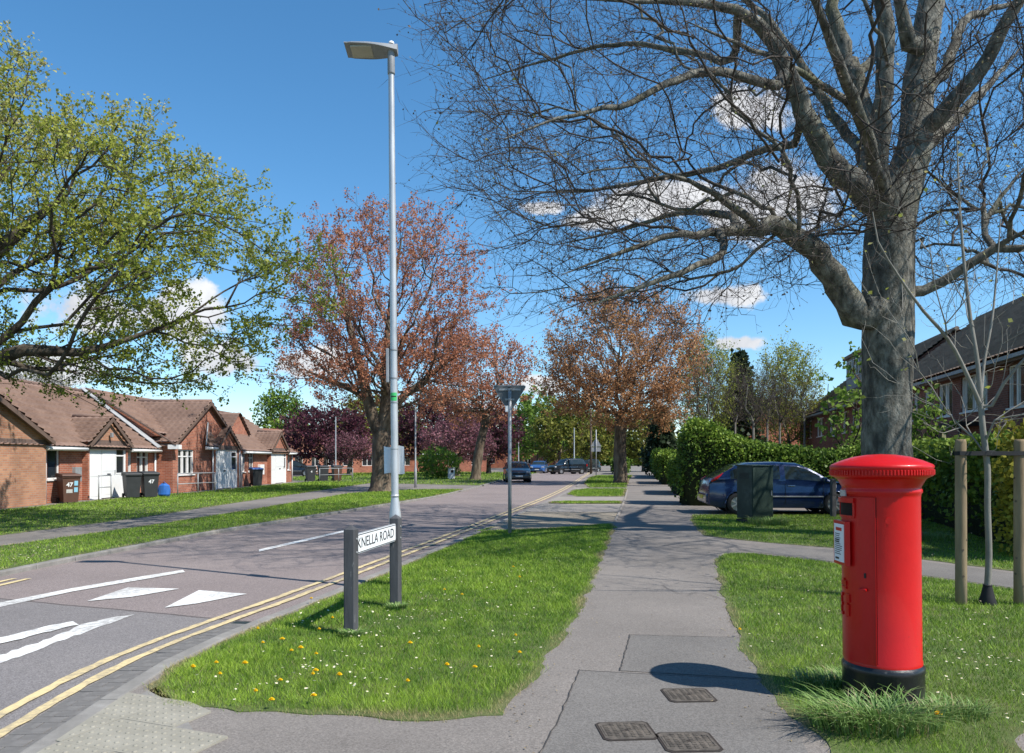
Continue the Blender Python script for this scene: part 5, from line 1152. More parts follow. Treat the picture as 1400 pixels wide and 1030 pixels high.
def bungalow_b():
    x = -15.7; fr = FX(x); y0, y1 = 35.2, 43.75; E = 2.16; RX = -19.6; RZ = 4.62
    root = thing('bungalow', 'middle brick bungalow with tall brick gable and white bay side porch', 'house', (x, 39, 0))
    gy0, gy1, gp, ge = 35.25, 43.3, 4.5, 2.34; gm = (gy0 + gy1) / 2
    py0, py1 = 39.75, 43.2
    b = MB(); wall_open(b, fr, y0, py0, 0, 2.1, [(35.75, 37.55, 0.85, 2.05)]); wall_open(b, fr, py1, y1, 0, 2.1, [])
    b.add([fr(gy0, 0, 2.1), fr(gy1, 0, 2.1), fr(gm, 0, gp - .03)], [(0, 1, 2)])
    b.add([(x, y0, 0), (x - 4.5, y0, 0), (x - 4.5, y0, 2.4), (x, y0, 2.4)], [(0, 1, 2, 3)]); b.build('wall', M['brick'], root)
    window(root, fr, 35.75, 37.55, .85, 2.05, (0.33, 0.67), transom=.72, curtain=True)
    ov = .2; rise = (gp - ge) / (gm - gy0)
    for ya in (gy0 - ov, gy1 + ov):
        ez = ge - ov * rise
        tile_slope('roof_tiles', fr(ya, ov, ez + .06), fr(ya, -4.4, ez + .06), fr(gm, -4.4, gp + .06), fr(gm, ov, gp + .06), M['tile'], root)
        un = MB(); un.extrude([fr(ya, ov, ez), fr(gm, ov, gp), fr(gm, -4.4, gp), fr(ya, -4.4, ez)], (0, 0, -.04)); un.build('roof', M['tile'], root)
        bb = MB(); a = fr(ya, ov + .02, ez + .05); c = fr(gm, ov + .02, gp + .05); bb.extrude([a, c, c - np.array((0, 0, .18)), a - np.array((0, 0, .12))], (-.03, 0, 0)); bb.build('bargeboard', M['bargeboard'], root)
    MB().tube([fr(gm, ov, gp + .08), fr(gm, -4.4, gp + .08)], 0.1, 8).build('ridge', M['tile'], root)
    MB().box((x + .12, y0 - .05, ge - .19), (0.5, 0.34, 0.2)).build('boxed_eave', M['upvc'], root)
    # main roof behind: stands proud of the neighbour's with a lead edged verge
    ex = x + .05; ez = 2.25; tile_slope('roof_tiles', (ex - .6, y0 - .08, ez + .45), (ex - .6, y1, ez + .45), (RX, y1, RZ + .12), (RX, y0 - .08, RZ + .12), M['tile'], root)
    tile_slope('roof_tiles', (RX - 3.4, y0 - .08, 2.3), (RX - 3.4, y1, 2.3), (RX, y1, RZ + .12), (RX, y0 - .08, RZ + .12), M['tile'], root)
    MB().extrude([(ex - .6, y0 - .06, ez + .41), (RX, y0 - .06, RZ + .08), (RX - 3.3, y0 - .06, 2.3)], (0, y1 - y0 + .03, 0)).build('roof', M['brick'], root)
    MB().tube([(RX, y0 - .08, RZ + .15), (RX, y1, RZ + .15)], 0.1, 8).build('ridge', M['tile'], root)
    a = np.array((ex + .2, y0 - .12, ez - .05)); c = np.array((RX, y0 - .12, RZ + .16)); vv = np.array((0, 0, .20))
    sA = (4.66 - 2.16) / 3.2; p1 = np.array((-16.15, y0 - .10, 2.16 - .35 * sA + .26)); p2 = np.array((RX - .1, y0 - .10, 4.66 + .22)); MB().extrude([p1, p2, p2 + (0, -.42, -.05), p1 + (0, -.42, -.05)], (0, 0, .03)).build('lead_flashing', M['lead'], root)
    MB().extrude([a + vv * .35, c + vv * .55, c, a], (0, -.12, 0)).build('verge', M['bargeboard'], root)
    porch(root, x + .18, py0, py1, 2.16, 3.34, 0.2, (0.10, 0.72), M['brick'])
    lf = MB(); lf.extrude([fr(39.1, .05, 3.45), fr(39.25, .05, 3.45), fr(38.35, .32, 2.3), fr(38.2, .32, 2.3)], (0, 0, .05)); lf.build('lead_flashing', M['lead'], root)
    tile_slope('roof_tiles', fr(38.3, .34, 2.22), fr(39.6, .34, 2.22), fr(39.6, -.02, 3.0), fr(39.1, -.02, 3.0), M['tile'], root)
    gutter(root, x + .38, 38.25, 39.6, 2.14); pipe(root, x, 39.62, 2.1, .12); pipe(root, x, 43.5, 2.1, .12)
    return root
reparent(bungalow_b())
def bungalow_c():
    x = -15.7; fr = FX(x); y0, y1 = 43.75, 54.2; E = 2.16; RX = -19.4; RZ = 4.7
    root = thing('bungalow', 'furthest brick bungalow with white meter box beside its porch', 'house', (x, 49, 0)); py0, py1 = 48.8, 52.4
    b = MB(); wall_open(b, fr, y0, py0, 0, E - .02, [(44.1, 44.75, .85, 2.02), (45.3, 46.2, .85, 2.02)]); b.build('wall', M['brick'], root); b = MB(); wall_open(b, fr, py1, y1, 0, E - .02, [(53.0, 53.8, .85, 2.02)])
    b.add([(x, y1, 0), (x, y1, E), (RX, y1, RZ), (2 * RX - x, y1, E), (2 * RX - x, y1, 0)], [(0, 1, 2, 3, 4)]); b.build('wall', M['brick'], root)
    window(root, fr, 44.1, 44.75, .85, 2.02, (), transom=.7); window(root, fr, 45.3, 46.2, .85, 2.02, (.5,), transom=.7); window(root, fr, 53.0, 53.8, .85, 2.02, ())
    ex = x + .3; sl_ = (RZ - E) / (x - RX); ez = E - .3 * sl_ + .06
    tile_slope('roof_tiles', (ex, y0 + .05, ez), (ex, y1 + .15, ez), (RX, y1 + .15, RZ), (RX, y0 + .05, RZ), M['tile'], root)
    tile_slope('roof_tiles', (2 * RX - ex, y0 + .05, ez), (2 * RX - ex, y1 + .15, ez), (RX, y1 + .15, RZ), (RX, y0 + .05, RZ), M['tile'], root)
    MB().extrude([(ex, y1 + .1, ez - .03), (RX, y1 + .1, RZ - .03), (2 * RX - ex, y1 + .1, ez - .03)], (0, -(y1 - y0), 0)).build('roof', M['brick'], root)
    MB().tube([(RX, y0, RZ + .03), (RX, y1 + .15, RZ + .03)], .1, 8).build('ridge', M['tile'], root)
    # small gablet on the party wall
    MB().extrude([(x - 1.2, y0 + 1.4, 3.1), (x - 1.2, y0 + 3.2, 4.35), (x - 1.2, y0 + 5.0, 3.1)], (-2.4, 0, 0)).build('gablet', M['brick'], root)
    for ya in (y0 + 1.25, y0 + 5.15): tile_slope('roof_tiles', (x - 1.05, ya, 3.06), (x - 3.6, ya, 3.06), (x - 3.6, y0 + 3.2, 4.45), (x - 1.05, y0 + 3.2, 4.45), M['tile'], root)
    porch(root, x + .22, py0, py1, 2.16, 3.42, .25, (0.32, 0.85), M['brick'])
    gutter(root, ex + .02, y0 + .1, py0 - .2, ez - .03); gutter(root, ex + .02, py1 + .2, y1, ez - .03); pipe(root, x, 43.95, 2.1, .08); pipe(root, x, y1 - .1, 2.1)
    MB().box((x + .08, 47.35, 0.95), (.18, .75, .62), bev=.015).build('meter_box', M['upvc'], root); MB().tube([(x + .06, 47.4, .66), (x + .06, 47.4, -0.02)], .03, 8).build('meter_pipe', M['upvc'], root)
    return root
reparent(bungalow_c())
def cottage(label, cx, cy, L, D, E, RZ, rz, seed, roofm='tile_red', wins=4):
    """plain far cottage: ridge along local x"""
    root = thing('cottage', label, 'house', (cx, cy, 0), rz); hx, hy = L / 2, D / 2; ZZ = np.zeros
    fr = Frame3((-hx, -hy), (1, 0)); b = MB(); op = []
    for k in range(wins): u = L * (k + .5) / wins; op.append((u - .6, u + .6, .85, 2.0))
    wall_open(b, fr, 0, L, 0, E, op); b.add([(-hx, hy, 0), (hx, hy, 0), (hx, hy, E), (-hx, hy, E)], [(0, 1, 2, 3)])
    for s_ in (-1, 1): b.add([(s_ * hx, -hy, 0), (s_ * hx, hy, 0), (s_ * hx, hy, E), (s_ * hx, 0, RZ), (s_ * hx, -hy, E)], [(0, 1, 2, 3, 4)])
    b.build('wall', M['brick'], root)
    for o in op: window(root, fr, *o, (.5,), sill=False)
    for s_ in (-1, 1): tile_slope('roof_tiles', (-hx - .2, s_ * (hy + .3), E - .1), (hx + .2, s_ * (hy + .3), E - .1), (hx + .2, 0, RZ), (-hx - .2, 0, RZ), M[roofm], root, .5, .8)
    MB().extrude([(-hx, -hy - .2, E - .06), (-hx, 0, RZ - .05), (-hx, hy + .2, E - .06)], (L, 0, 0)).build('roof', M[roofm], root)
    gt = MB().box((0, -hy - .32, E - .12), (L + .4, .1, .1)); gt.build('gutter', M['upvc'], root)
    return root
cottage('red roofed brick cottage beyond the pink cherry blossom', -19.5, 92, 9, 7, 2.4, 5.2, R_(25), 1)
cottage('red brick cottage behind the purple plum trees', -9.5, 100, 12, 7, 2.4, 5.0, R_(8), 2)
cottage('brick cottage with red roof behind the parked black car', -27, 84, 10, 7, 2.4, 5.0, R_(60), 3)
cottage('white windowed house at the far bend behind the green trees', 2, 150, 14, 8, 4.8, 7.6, R_(-10), 4, 'tile_dark')
cottage('red brick house behind the bare birches', 22.5, 70, 9, 7, 4.4, 7.0, R_(-80), 5)

# two blocks of dark brick flats in one line
FD = np.array((0.198, 1.0)); FD /= np.linalg.norm(FD)
def flats(label, y0, y1, wins, seed, tower=False):
    p0 = np.array((15.7 + .198 * (y0 - 23.3), y0)); L = (y1 - y0) / FD[1]
    fr = Frame3(p0, FD); fr.n = -fr.n      # outward: towards the road
    root = thing('brick_flats', label, 'building', (p0[0], p0[1], 0)); E, RZ, back = 5.0, 8.35, 4.3
    b = MB(); ops = [w[:4] for w in wins]; wall_open(b, fr, 0, L, 0, E, ops)
    for u in (0, L): b.add([fr(u, 0, 0), fr(u, -2 * back, 0), fr(u, -2 * back, E), fr(u, -back, RZ), fr(u, 0, E)], [(0, 1, 2, 3, 4)])
    b.add([fr(0, -2 * back, 0), fr(L, -2 * back, 0), fr(L, -2 * back, E), fr(0, -2 * back, E)], [(0, 1, 2, 3)]); b.build('wall', M['brick_dark'], root)
    for w in wins: window(root, fr, *w[:4], w[4] if len(w) > 4 else (.5,), curtain=True, sill=True)
    ov = .35; sl_ = (RZ - E) / back
    tile_slope('roof_tiles', fr(-.2, ov, E - ov * sl_ + .1), fr(L + .2, ov, E - ov * sl_ + .1), fr(L + .2, -back, RZ + .1), fr(-.2, -back, RZ + .1), M['tile_dark'], root, .3, .33, step=0.07, amp=.035)
    tile_slope('roof_tiles', fr(-.2, -2 * back - ov, E - ov * sl_ + .1), fr(L + .2, -2 * back - ov, E - ov * sl_ + .1), fr(L + .2, -back, RZ + .1), fr(-.2, -back, RZ + .1), M['tile_dark'], root, .3, .33)
    MB().extrude([fr(0, ov - .05, E - ov * sl_), fr(0, -back, RZ), fr(0, -2 * back - ov + .05, E - ov * sl_)], FD_vec * L).build('roof', M['tile_dark'], root)
    MB().tube([fr(-.2, -back, RZ + .12), fr(L + .2, -back, RZ + .12)], .12, 8).build('ridge', M['tile_dark'], root)
    g = MB(); fbox(g, fr, -.1, L + .1, ov - .02, ov + .1, E - ov * sl_ - .06, E - ov * sl_ + .06); g.build('gutter', M['galv_dull'], root)
    g = MB(); fbox(g, fr, -.1, L + .1, ov - .05, ov - .02, E - ov * sl_ - .14, E - ov * sl_ + .04); g.build('fascia', M['bargeboard'], root)
    return root, fr, L
FD_vec = np.array((FD[0], FD[1], 0))
def upx(fr, px):
    """wall position of a picture column: where that line of sight meets the wall line"""
    k = (px - 700) / F; o, u = fr.o, fr.u; t = (k * o[1] - o[0]) / (u[0] - k * u[1]); return t
p0 = np.array((15.7 + .198 * (17 - 23.3), 17.0)); frt = Frame3(p0, FD)
wl_ = []
for a, b_, z0, z1, li in ((1378, 1412, 3.2, 4.55, (.33, .67)), (1314, 1350, 3.3, 4.6, (.5,)), (1283, 1302, 3.25, 4.55, (.5,)), (1264, 1274, 3.3, 4.5, ()), (1249, 1257, 3.3, 4.5, ()), (1290, 1306, .9, 2.1, (.5,)), (1440, 1480, 3.2, 4.5, (.5,))):
    ua, ub = sorted((upx(frt, a), upx(frt, b_))); wl_.append((ua, ub, z0, z1, li))
r1, f1, L1 = flats('dark brick two storey flats with tiled roof behind the staked young tree', 17.0, 38.0, wl_, 1)
# dark glazed entrance canopy under one window
ua, ub = sorted((upx(frt, 1314), upx(frt, 1341))); c = MB(); fbox(c, f1, ua, ub, 0.02, 0.75, 2.75, 2.9); fbox(c, f1, ua, ua + .08, .62, .7, 0, 2.75); fbox(c, f1, ub - .08, ub, .62, .7, 0, 2.75); c.build('entrance_canopy', M['trimblack'], r1)
reparent(r1)
p0 = np.array((15.7 + .198 * (41 - 23.3), 41.0)); frt = Frame3(p0, FD); wl_ = []
for a, b_, z0, z1, li in ((1165, 1176, 3.2, 4.5, (.5,)), (1152, 1158, 3.2, 4.5, ()), (1134, 1141, 3.1, 4.6, ()), (1117, 1126, 3.2, 4.5, (.5,)), (1106, 1110, 3.2, 4.5, ()), (1098, 1101, 3.2, 4.5, ()), (1121, 1126, .9, 2.2, ())):
    ua, ub = sorted((upx(frt, a), upx(frt, b_))); wl_.append((ua, ub, z0, z1, li))
r2, f2, L2 = flats('second dark brick flats block with pale roof dormer beyond the clipped hedge', 41.0, 61.5, wl_, 2)
u0 = upx(f2, 1136); d = MB(); fbox(d, f2, u0 - 2.0, u0 + 2.0, -3.6, -1.4, 6.0, 8.3); dm = d.build('dormer', M['lead'], r2)
d = MB(); fbox(d, f2, u0 - 2.2, u0 + 2.2, -3.8, -1.2, 8.3, 8.5); d.build('dormer_roof', M['tile_dark'], r2)
window(r2, Frame3(f2(0, -1.38, 0)[:2], FD), u0 - 1.5, u0 + 1.5, 6.9, 8.1, (.33, .67), proud=0.06) if False else None
fw_ = Frame3((f2.o - 0)[:2], FD); fw_.n = f2.n; fw_.o = f2.o + f2.n * (-1.39)
window(r2, fw_, u0 - 1.5, u0 - .2, 7.0, 8.1, (.5,), proud=0.06, sill=False); window(r2, fw_, u0 + .2, u0 + 1.5, 7.0, 8.1, (.5,), proud=0.06, sill=False)
reparent(r2)

# ------------------------------------------------------------------ street furniture and things
def text_part(name, s, size, mat, parent, Mx, xs=1.0, depth=0.001, bold=0.0, space=1.0):
    cu = bpy.data.curves.new('t', 'FONT'); cu.body = s; cu.size = size; cu.align_x = 'CENTER'; cu.align_y = 'CENTER'; cu.extrude = depth; cu.offset = bold; cu.space_character = space; cu.resolution_u = 3
    t = bpy.data.objects.new('t', cu); COL.objects.link(t); dg = bpy.context.evaluated_depsgraph_get()
    me = bpy.data.meshes.new_from_object(t.evaluated_get(dg)); bpy.data.objects.remove(t)
    me.transform(Mx @ Matrix.Diagonal((xs, 1, 1, 1))); me.materials.clear(); me.materials.append(mat)
    return obj(name, me, parent)
def arc_panel(mb, r0, r1, a0, a1, z0, z1, n=24):
    """curved plate between radii r0 < r1 (degrees)"""
    vs = []; A = [R_(a0 + (a1 - a0) * i / n) for i in range(n + 1)]
    for r in (r0, r1):
        for z in (z0, z1):
            for a in A: vs.append((r * math.cos(a), r * math.sin(a), z))
    m = n + 1; fs = []
    for i in range(n):
        fs += [(2 * m + i, 2 * m + i + 1, 3 * m + i + 1, 3 * m + i), (i + 1, i, m + i, m + i + 1), (m + i, m + i + 1, 3 * m + i + 1, 3 * m + i), (i + 1, i, 2 * m + i, 2 * m + i + 1)]
    fs += [(0, m, 3 * m, 2 * m), (m - 1, 2 * m - 1, 4 * m - 1, 3 * m - 1)]
    mb.add(vs, fs, False); return mb

def pillar_box():
    base = (2.40, 4.92); root = thing('pillar_box', 'red cast iron pillar post box with black base on the lawn', 'post box', (base[0], base[1], 0))
    root.rotation_euler = (0, R_(-0.6), 0); root.scale = (.925, .925, 1.033)
    toward = math.degrees(math.atan2(-base[1], -base[0])); fa = toward - 66          # the front looks along the footway side
    R = 0.247
    MB().lathe([(0.0, -0.06), (0.262, -0.06), (0.262, 0.0), (0.262, 0.19), (0.266, 0.2), (0.266, 0.225), (0.258, 0.235), (0.250, 0.245)], 64).build('base', M['blackpaint'], root)
    b = MB().lathe([(R + .004, 0.24), (R + .004, 0.262), (R, 0.27), (R, 1.27), (R + 0.004, 1.29), (R + .012, 1.30), (R + .012, 1.315), (R + .004, 1.325), (R + .006, 1.335), (R + 0.03, 1.375), (R + .045, 1.39)], 96)
    b.build('body', M['red'], root)
    # cap: flat underside, beaded rim, shallow dome
    b = MB().lathe([(R + .02, 1.375), (R + .055, 1.392), (0.322, 1.400), (0.327, 1.405), (0.327, 1.445), (0.331, 1.45), (0.331, 1.462), (0.322, 1.472), (0.26, 1.497), (0.18, 1.520), (0.09, 1.533), (0.0, 1.537)], 96); cap = b.build('cap', M['red'], root)
    be = MB()
    for k in range(96):
        a = 2 * PI * k / 96; be.box((0.329 * math.cos(a), 0.329 * math.sin(a), 1.424), (0.010, 0.0125, 0.032), a, bev=0.003)
    be.build('beading', M['red'], cap)
    # door: raised curved leaf
    d = MB(); arc_panel(d, R - .01, R + .010, fa - 57, fa + 57, 0.262, 1.275, 40); door = d.build('door', M['red'], root)
    for f in door.data.polygons: f.use_smooth = False
    h = MB()
    for s_ in (fa + 57.5, fa - 57.5):
        arc_panel(h, R - .005, R + .014, s_ - 1.1, s_ + 1.1, 0.262, 1.275, 2)
    h.build('door_edge', M['red'], door)
    sm_ = MB(); arc_panel(sm_, R - .004, R + .0012, fa + 58.6, fa + 59.5, 0.262, 1.275, 2); sm_.build('door_seam', M['slotdark'], door)
    for zz in (.42, 1.08):
        hg = MB(); arc_panel(hg, R, R + .016, fa - 61, fa - 56, zz, zz + .09, 3); hg.build('hinge', M['red'], door)
    # hooded aperture, dark slot
    ap = MB(); arc_panel(ap, R + .008, R + .028, fa - 27, fa + 27, 1.238, 1.268, 16); arc_panel(ap, R + .008, R + .020, fa - 27, fa + 27, 1.145, 1.158, 16); arc_panel(ap, R + .008, R + .020, fa - 28, fa - 24.5, 1.158, 1.238, 3); arc_panel(ap, R + .008, R + .020, fa + 24.5, fa + 28, 1.158, 1.238, 3); ap.build('aperture_frame', M['red'], door)
    sl_ = MB(); arc_panel(sl_, R + .0, R + .0125, fa - 24.4, fa + 24.4, 1.16, 1.236, 16); sl_.build('slot', M['slotdark'], door)
    tab = MB(); arc_panel(tab, R + .01, R + .022, fa - 9, fa + 9, 1.278, 1.315, 6); tab.build('tab_holder', M['galv'], door)
    # collection plate in a red frame
    a = R_(fa); rad = np.array((math.cos(a), math.sin(a), 0)); tan = np.array((-math.sin(a), math.cos(a), 0)); c = rad * (R + .030)
    Mx = Matrix(((tan[0], 0, rad[0], c[0]), (tan[1], 0, rad[1], c[1]), (0, 1, 0, 0.985), (0, 0, 0, 1)))
    def pl(w, hgt, t, mat, name, off, par, cx=0, cy=0):
        bx = MB().box((0, 0, 0), (w, hgt, t), bev=.002 if t > .004 else 0); o = bx.build(name, mat, par); o.data.transform(Mx @ Matrix.Translation((cx, cy, off))); return o
    fr_ = pl(0.205, 0.275, 0.034, M['red'], 'plate_frame', -0.004, door); p = pl(0.165, 0.235, 0.004, M['paper'], 'collection_plate', 0.0145, door)
    rg = random.Random(4)
    pl(0.10, 0.02, 0.001, M['red'], 'plate_heading', .0172, p, 0, 0.085)
    for k in range(11):
        y = 0.055 - k * 0.0125; w = rg.uniform(.07, .125); pl(w, 0.0045 if k not in (3, 4) else .009, 0.001, M['ink'], 'print_line', .0172, p, -0.065 + w / 2, y)
    pl(0.06, 0.012, 0.001, M['ink'], 'print_line', .0172, p, -.03, -0.098)
    # cypher relief below the plate: a crown shape over scrolls
    c2 = MB(); arc_panel(c2, R + .008, R + .020, fa - 8, fa + 8, .70, .715, 5)
    for k, (da, z, w, hh) in enumerate(((-6, .735, 2.2, .03), (0, .745, 2.4, .04), (6, .735, 2.2, .03), (-12, .60, 1.3, .14), (-9, .66, 4, .02), (-9, .60, 3, .02), (-9, .54, 4, .02), (10, .60, 1.3, .14), (13, .645, 3, .05), (13, .57, 2, .07))): arc_panel(c2, R + .006, R + .020, fa + da - w, fa + da + w, z - hh / 2, z + hh / 2, 3)
    c2.build('cypher_relief', M['red'], door)
    # lock, pull and round boss
    def at_ang(deg, z, out=0.0):
        q = R_(fa + deg); return (math.cos(q) * (R + out), math.sin(q) * (R + out), z), q
    p_, q = at_ang(43, 0.80, .012); lk = MB().box(p_, (.012, .012, .03), q, bev=.002); lk.build('lock', M['trimblack'], door)
    p_, q = at_ang(41, 0.715, .018); lk = MB().box(p_, (.034, .050, .016), q, bev=.005); lk.build('door_pull', M['red'], door)
    q = R_(fa + 76); cc = np.array((math.cos(q), math.sin(q), 0)); ci = MB().tube([cc * (R - .01) + (0, 0, 1.135), cc * (R + .007) + (0, 0, 1.135)], 0.02, 20); ci.build('boss', M['red'], root)
pillar_box()

def post_sign():
    A = G(480, 868); B = G(541, 830); A = np.array(A); B = np.array(B); d = B - A; L = np.linalg.norm(d); ang = math.atan2(d[1], d[0])
    root = thing('street_name_sign', 'white street name sign on two dark grey square posts', 'street sign', (A[0], A[1], 0), ang)
    w = 0.105
    for x in (0, L):
        b = MB(); h = 0.965; q = w / 2; ch = .012
        oct_ = [(-q + ch, -q), (q - ch, -q), (q, -q + ch), (q, q - ch), (q - ch, q), (-q + ch, q), (-q, q - ch), (-q, -q + ch)]
        b.prism([(x + u, v) for u, v in oct_], -0.2, h - .03); n = 8
        b.add([(x + u, v, h - .03) for u, v in oct_] + [(x, 0, h + .012)], [(i, (i + 1) % n, n) for i in range(n)]); b.build('post', M['postgrey'], root)
    zc = 0.79; hgt = .175; x0, x1 = w / 2 - .02, L - w / 2 + .02; y = -0.012
    b = MB().box(((x0 + x1) / 2, y + .014, zc), (x1 - x0, .02, hgt + .012)); b.build('backing_board', M['galv_dull'], root)
    p = MB().box(((x0 + x1) / 2, y, zc), (x1 - x0, .006, hgt)).build('name_plate', M['paper'], root)
    bd = MB()
    for z in (zc - hgt / 2 + .008, zc + hgt / 2 - .008): bd.box(((x0 + x1) / 2, y - .0035, z), (x1 - x0 - .02, .002, .007))
    bd.build('plate_border', M['ink'], p)
    Mx = Matrix.Translation(((x0 + x1) / 2, y - .0038, zc)) @ Matrix.Rotation(R_(90), 4, 'X')
    text_part('lettering', 'KNELLA ROAD', 0.135, M['ink'], p, Mx, xs=1.19, bold=0.0)
    for x in (w / 2 * .0, L):
        for z in (zc - .06, zc + .06): MB().tube([(x + (.0), -w / 2 + .004, z), (x, -w / 2 - .006, z)], .010, 8).build('bolt', M['galv_dull'], root)
post_sign()

def lamp_post():
    c = (-1.44, 9.42); root = thing('street_lamp', 'tall galvanised street lamp with flat lantern behind the street name sign', 'street lamp', (c[0], c[1], 0)); root.rotation_euler = (0, R_(-0.5), 0)
    MB().lathe([(0.0, -.1), (.074, -.1), (.074, .86), (.072, .88), (.047, 1.08), (.0455, 1.1), (.045, 2.0), (.036, 6.45), (.036, 6.5)], 28).build('column', M['galv'], root)
    MB().lathe([(.050, 1.09), (.050, 1.12)], 28, cap=True).build('collar', M['galv'], root)
    MB().lathe([(.043, 6.32), (.046, 6.34), (.044, 6.60), (.03, 6.68)], 24, cap=True).build('spigot', M['lampgrey'], root)
    dr = MB(); dr.box((0.0, -.074, .45), (.085, .01, .55), bev=.003); dr.build('inspection_door', M['galv'], root)
    for z in (2.25, 2.55, 2.9): MB().lathe([(.0475, z), (.0485, z + .006), (.0475, z + .018)], 24).build('band', M['lampgrey'], root)
    st = MB(); arc_panel(st, .0455, .0466, 215, 325, 2.28, 2.38, 12); s_ = st.build('sticker', M['sticker'], root)
    st = MB(); arc_panel(st, .0466, .047, 228, 312, 2.325, 2.34, 10); st.build('sticker_print', M['ink'], s_)
    # lantern: slim tapering body reaching over the road
    hd = thing('lantern', '', ''); 
    bpy.data.objects.remove(hd)
    U = np.linspace(0, 1, 16); V = []; Fc = []
    for u in U:
        x = 0.08 - 0.64 * u; w = 0.06 + 0.08 * math.sin(min(u * 1.6, 1) * PI / 2); t = 0.085 * (1 - u) ** 1.3 + 0.022; zc = 6.60 + 0.045 * u
        if u > .92: w *= 0.93
        for a in np.linspace(0, PI, 9): V.append((x, math.cos(a) * w, zc + math.sin(a) * t))
        V += [(x, -w, zc - .012), (x, w, zc - .012)]
    m = 11
    for i in range(15):
        for j in range(m): k = (j + 1) % m; Fc.append((i * m + j, i * m + k, (i + 1) * m + k, (i + 1) * m + j))
    Fc += [tuple(range(m)), tuple(15 * m + j for j in range(m))]
    b = MB(); b.add(V, Fc, False); ln = b.build('lantern', M['lampgrey'], root)
    ln.rotation_euler = (R_(-12), 0, 0)
    ln.location = Vector((0, 0, 6.6)) - Matrix.Rotation(R_(-12), 3, 'X') @ Vector((0, 0, 6.6))
    g = MB().box((-.36, 0, 6.612), (.26, .20, .02), bev=.006); g.build('lamp_glass', M['lampglass'], ln)
    MB().lathe([(.035, 6.71), (.035, 6.735), (.02, 6.75), (0, 6.755)], 16, c=(.0, 0, 0)).build('photocell', M['upvc'], ln)
    # notice sheet strapped to the column, thin sign plate edge-on above it
    sh = MB(); n = 8
    vs = []
    for i in range(n + 1):
        u = i / n; vs += [(-.135 + .25 * u, .062 - .03 * math.cos(u * 5), 1.38 + .01 * math.sin(u * 6)), (-.14 + .25 * u, .060 - .02 * math.cos(u * 4 + 1), 1.72 - .01 * math.sin(u * 7))]
    sh.add(vs, [(2 * i, 2 * i + 2, 2 * i + 3, 2 * i + 1) for i in range(n)]); sh.build('notice', M['paper'], root)
    MB().lathe([(.0465, 1.68), (.0465, 1.685)], 16).build('cable_tie', M['ink'], root)
    MB().box((-.075, .05, 2.72), (.035, .16, .42), bev=.006).build('side_plate', M['galv_dull'], root)
lamp_post()

def giveway():
    c = G(697, 730); Y = c[1]; root = thing('give_way_sign', 'triangular road sign seen from behind on a grey pole at the verge', 'road sign', (c[0], c[1], 0), R_(4))
    MB().tube([(0, 0, -.2), (0, 0, 3.06)], .038, 16).build('pole', M['galv_dull'], root); MB().lathe([(.04, 3.05), (.04, 3.07), (.0, 3.09)], 16).build('pole_cap', M['trimblack'], root)
    zt = 3.12; w = .36; h = .60; r = .05; pts = []
    cor = [(-w, zt), (w, zt), (0, zt - h)]; ctr = np.array((0, zt - h * .36))
    for i in range(3):
        p = np.array(cor[i]); a = np.array(cor[i - 1]); b_ = np.array(cor[(i + 1) % 3]); p0 = p + unit(a - p) * .07; p1 = p + unit(b_ - p) * .07
        for t in np.linspace(0, 1, 5): pts.append(tuple((1 - t) ** 2 * p0 + 2 * t * (1 - t) * p + t * t * p1))
    s_ = MB().extrude([(x, .060, z) for x, z in pts], (0, .006, 0)).build('sign_plate', M['signback'], root)
    MB().extrude([(x * 1.02, .0665, ctr[1] + (z - ctr[1]) * 1.02) for x, z in pts], (0, .003, 0)).build('sign_face', M['paper'], s_)
    for z in (zt - .09, zt - .30): MB().box((0, .05, z), (.46 if z > 2.9 else .20, .025, .04)).build('rail', M['galv_dull'], root); MB().lathe([(.044, z - .02), (.044, z + .02)], 16).build('clip', M['galv_dull'], root)
    MB().box((-.06, .01, 2.62), (.07, .06, .13), bev=.008).build('light_box', M['paper'], root)
giveway()

def cabinet(label, px, py, w, d, h, rz, mat, doors=2, dx=0):
    c = G(px, py); root = thing('utility_cabinet', label, 'utility cabinet', (c[0], c[1], 0), rz)
    MB().box((0, 0, .02), (w + .03, d + .03, .12), bev=.01).build('plinth', M['cabdark'], root)
    b = MB().box((0, 0, h / 2 + .05), (w, d, h - .1), bev=.008).build('body', mat, root)
    lid = MB(); lid.extrude([(-w / 2 - .03, -d / 2 - .035, h), (-w / 2 - .03, d / 2 + .03, h - .0), (-w / 2 - .03, d / 2 + .03, h + .035), (-w / 2 - .03, -d / 2 - .035, h + .02)], (w + .06, 0, 0)); lid.build('lid', mat, root)
    dw = w / doors
    for k in range(doors):
        x = -w / 2 + dw * (k + .5); dr = MB().box((x, -d / 2 - .008, h / 2 + .06), (dw - .03, .02, h - .2), bev=.006).build('door', mat, root)
        MB().box((x + (dw / 2 - .07) * (1 if k == 0 else -1), -d / 2 - .024, h * .52), (.03, .02, .12), bev=.004).build('handle', M['galv_dull'], dr)
        for z in (.3, h - .2): MB().box((x - (dw / 2 - .018) * (1 if k == 0 else -1), -d / 2 - .02, z), (.014, .012, .09)).build('hinge', mat, dr)
    v = MB()
    for k in range(5): v.box((-w / 2 - .003, 0, h - .18 - k * .03), (.006, d * .6, .012))
    v.build('vent', M['trimblack'], root)
cabinet('tall scuffed green utility cabinet on the grass beside the blue car', 1032, 714, .66, .55, 1.40, R_(24), M['cabgreen'], 1)
cabinet('low dark utility cabinet against the tall green one', 1008, 703, .34, .34, .78, R_(24), M['cabdark'], 1)

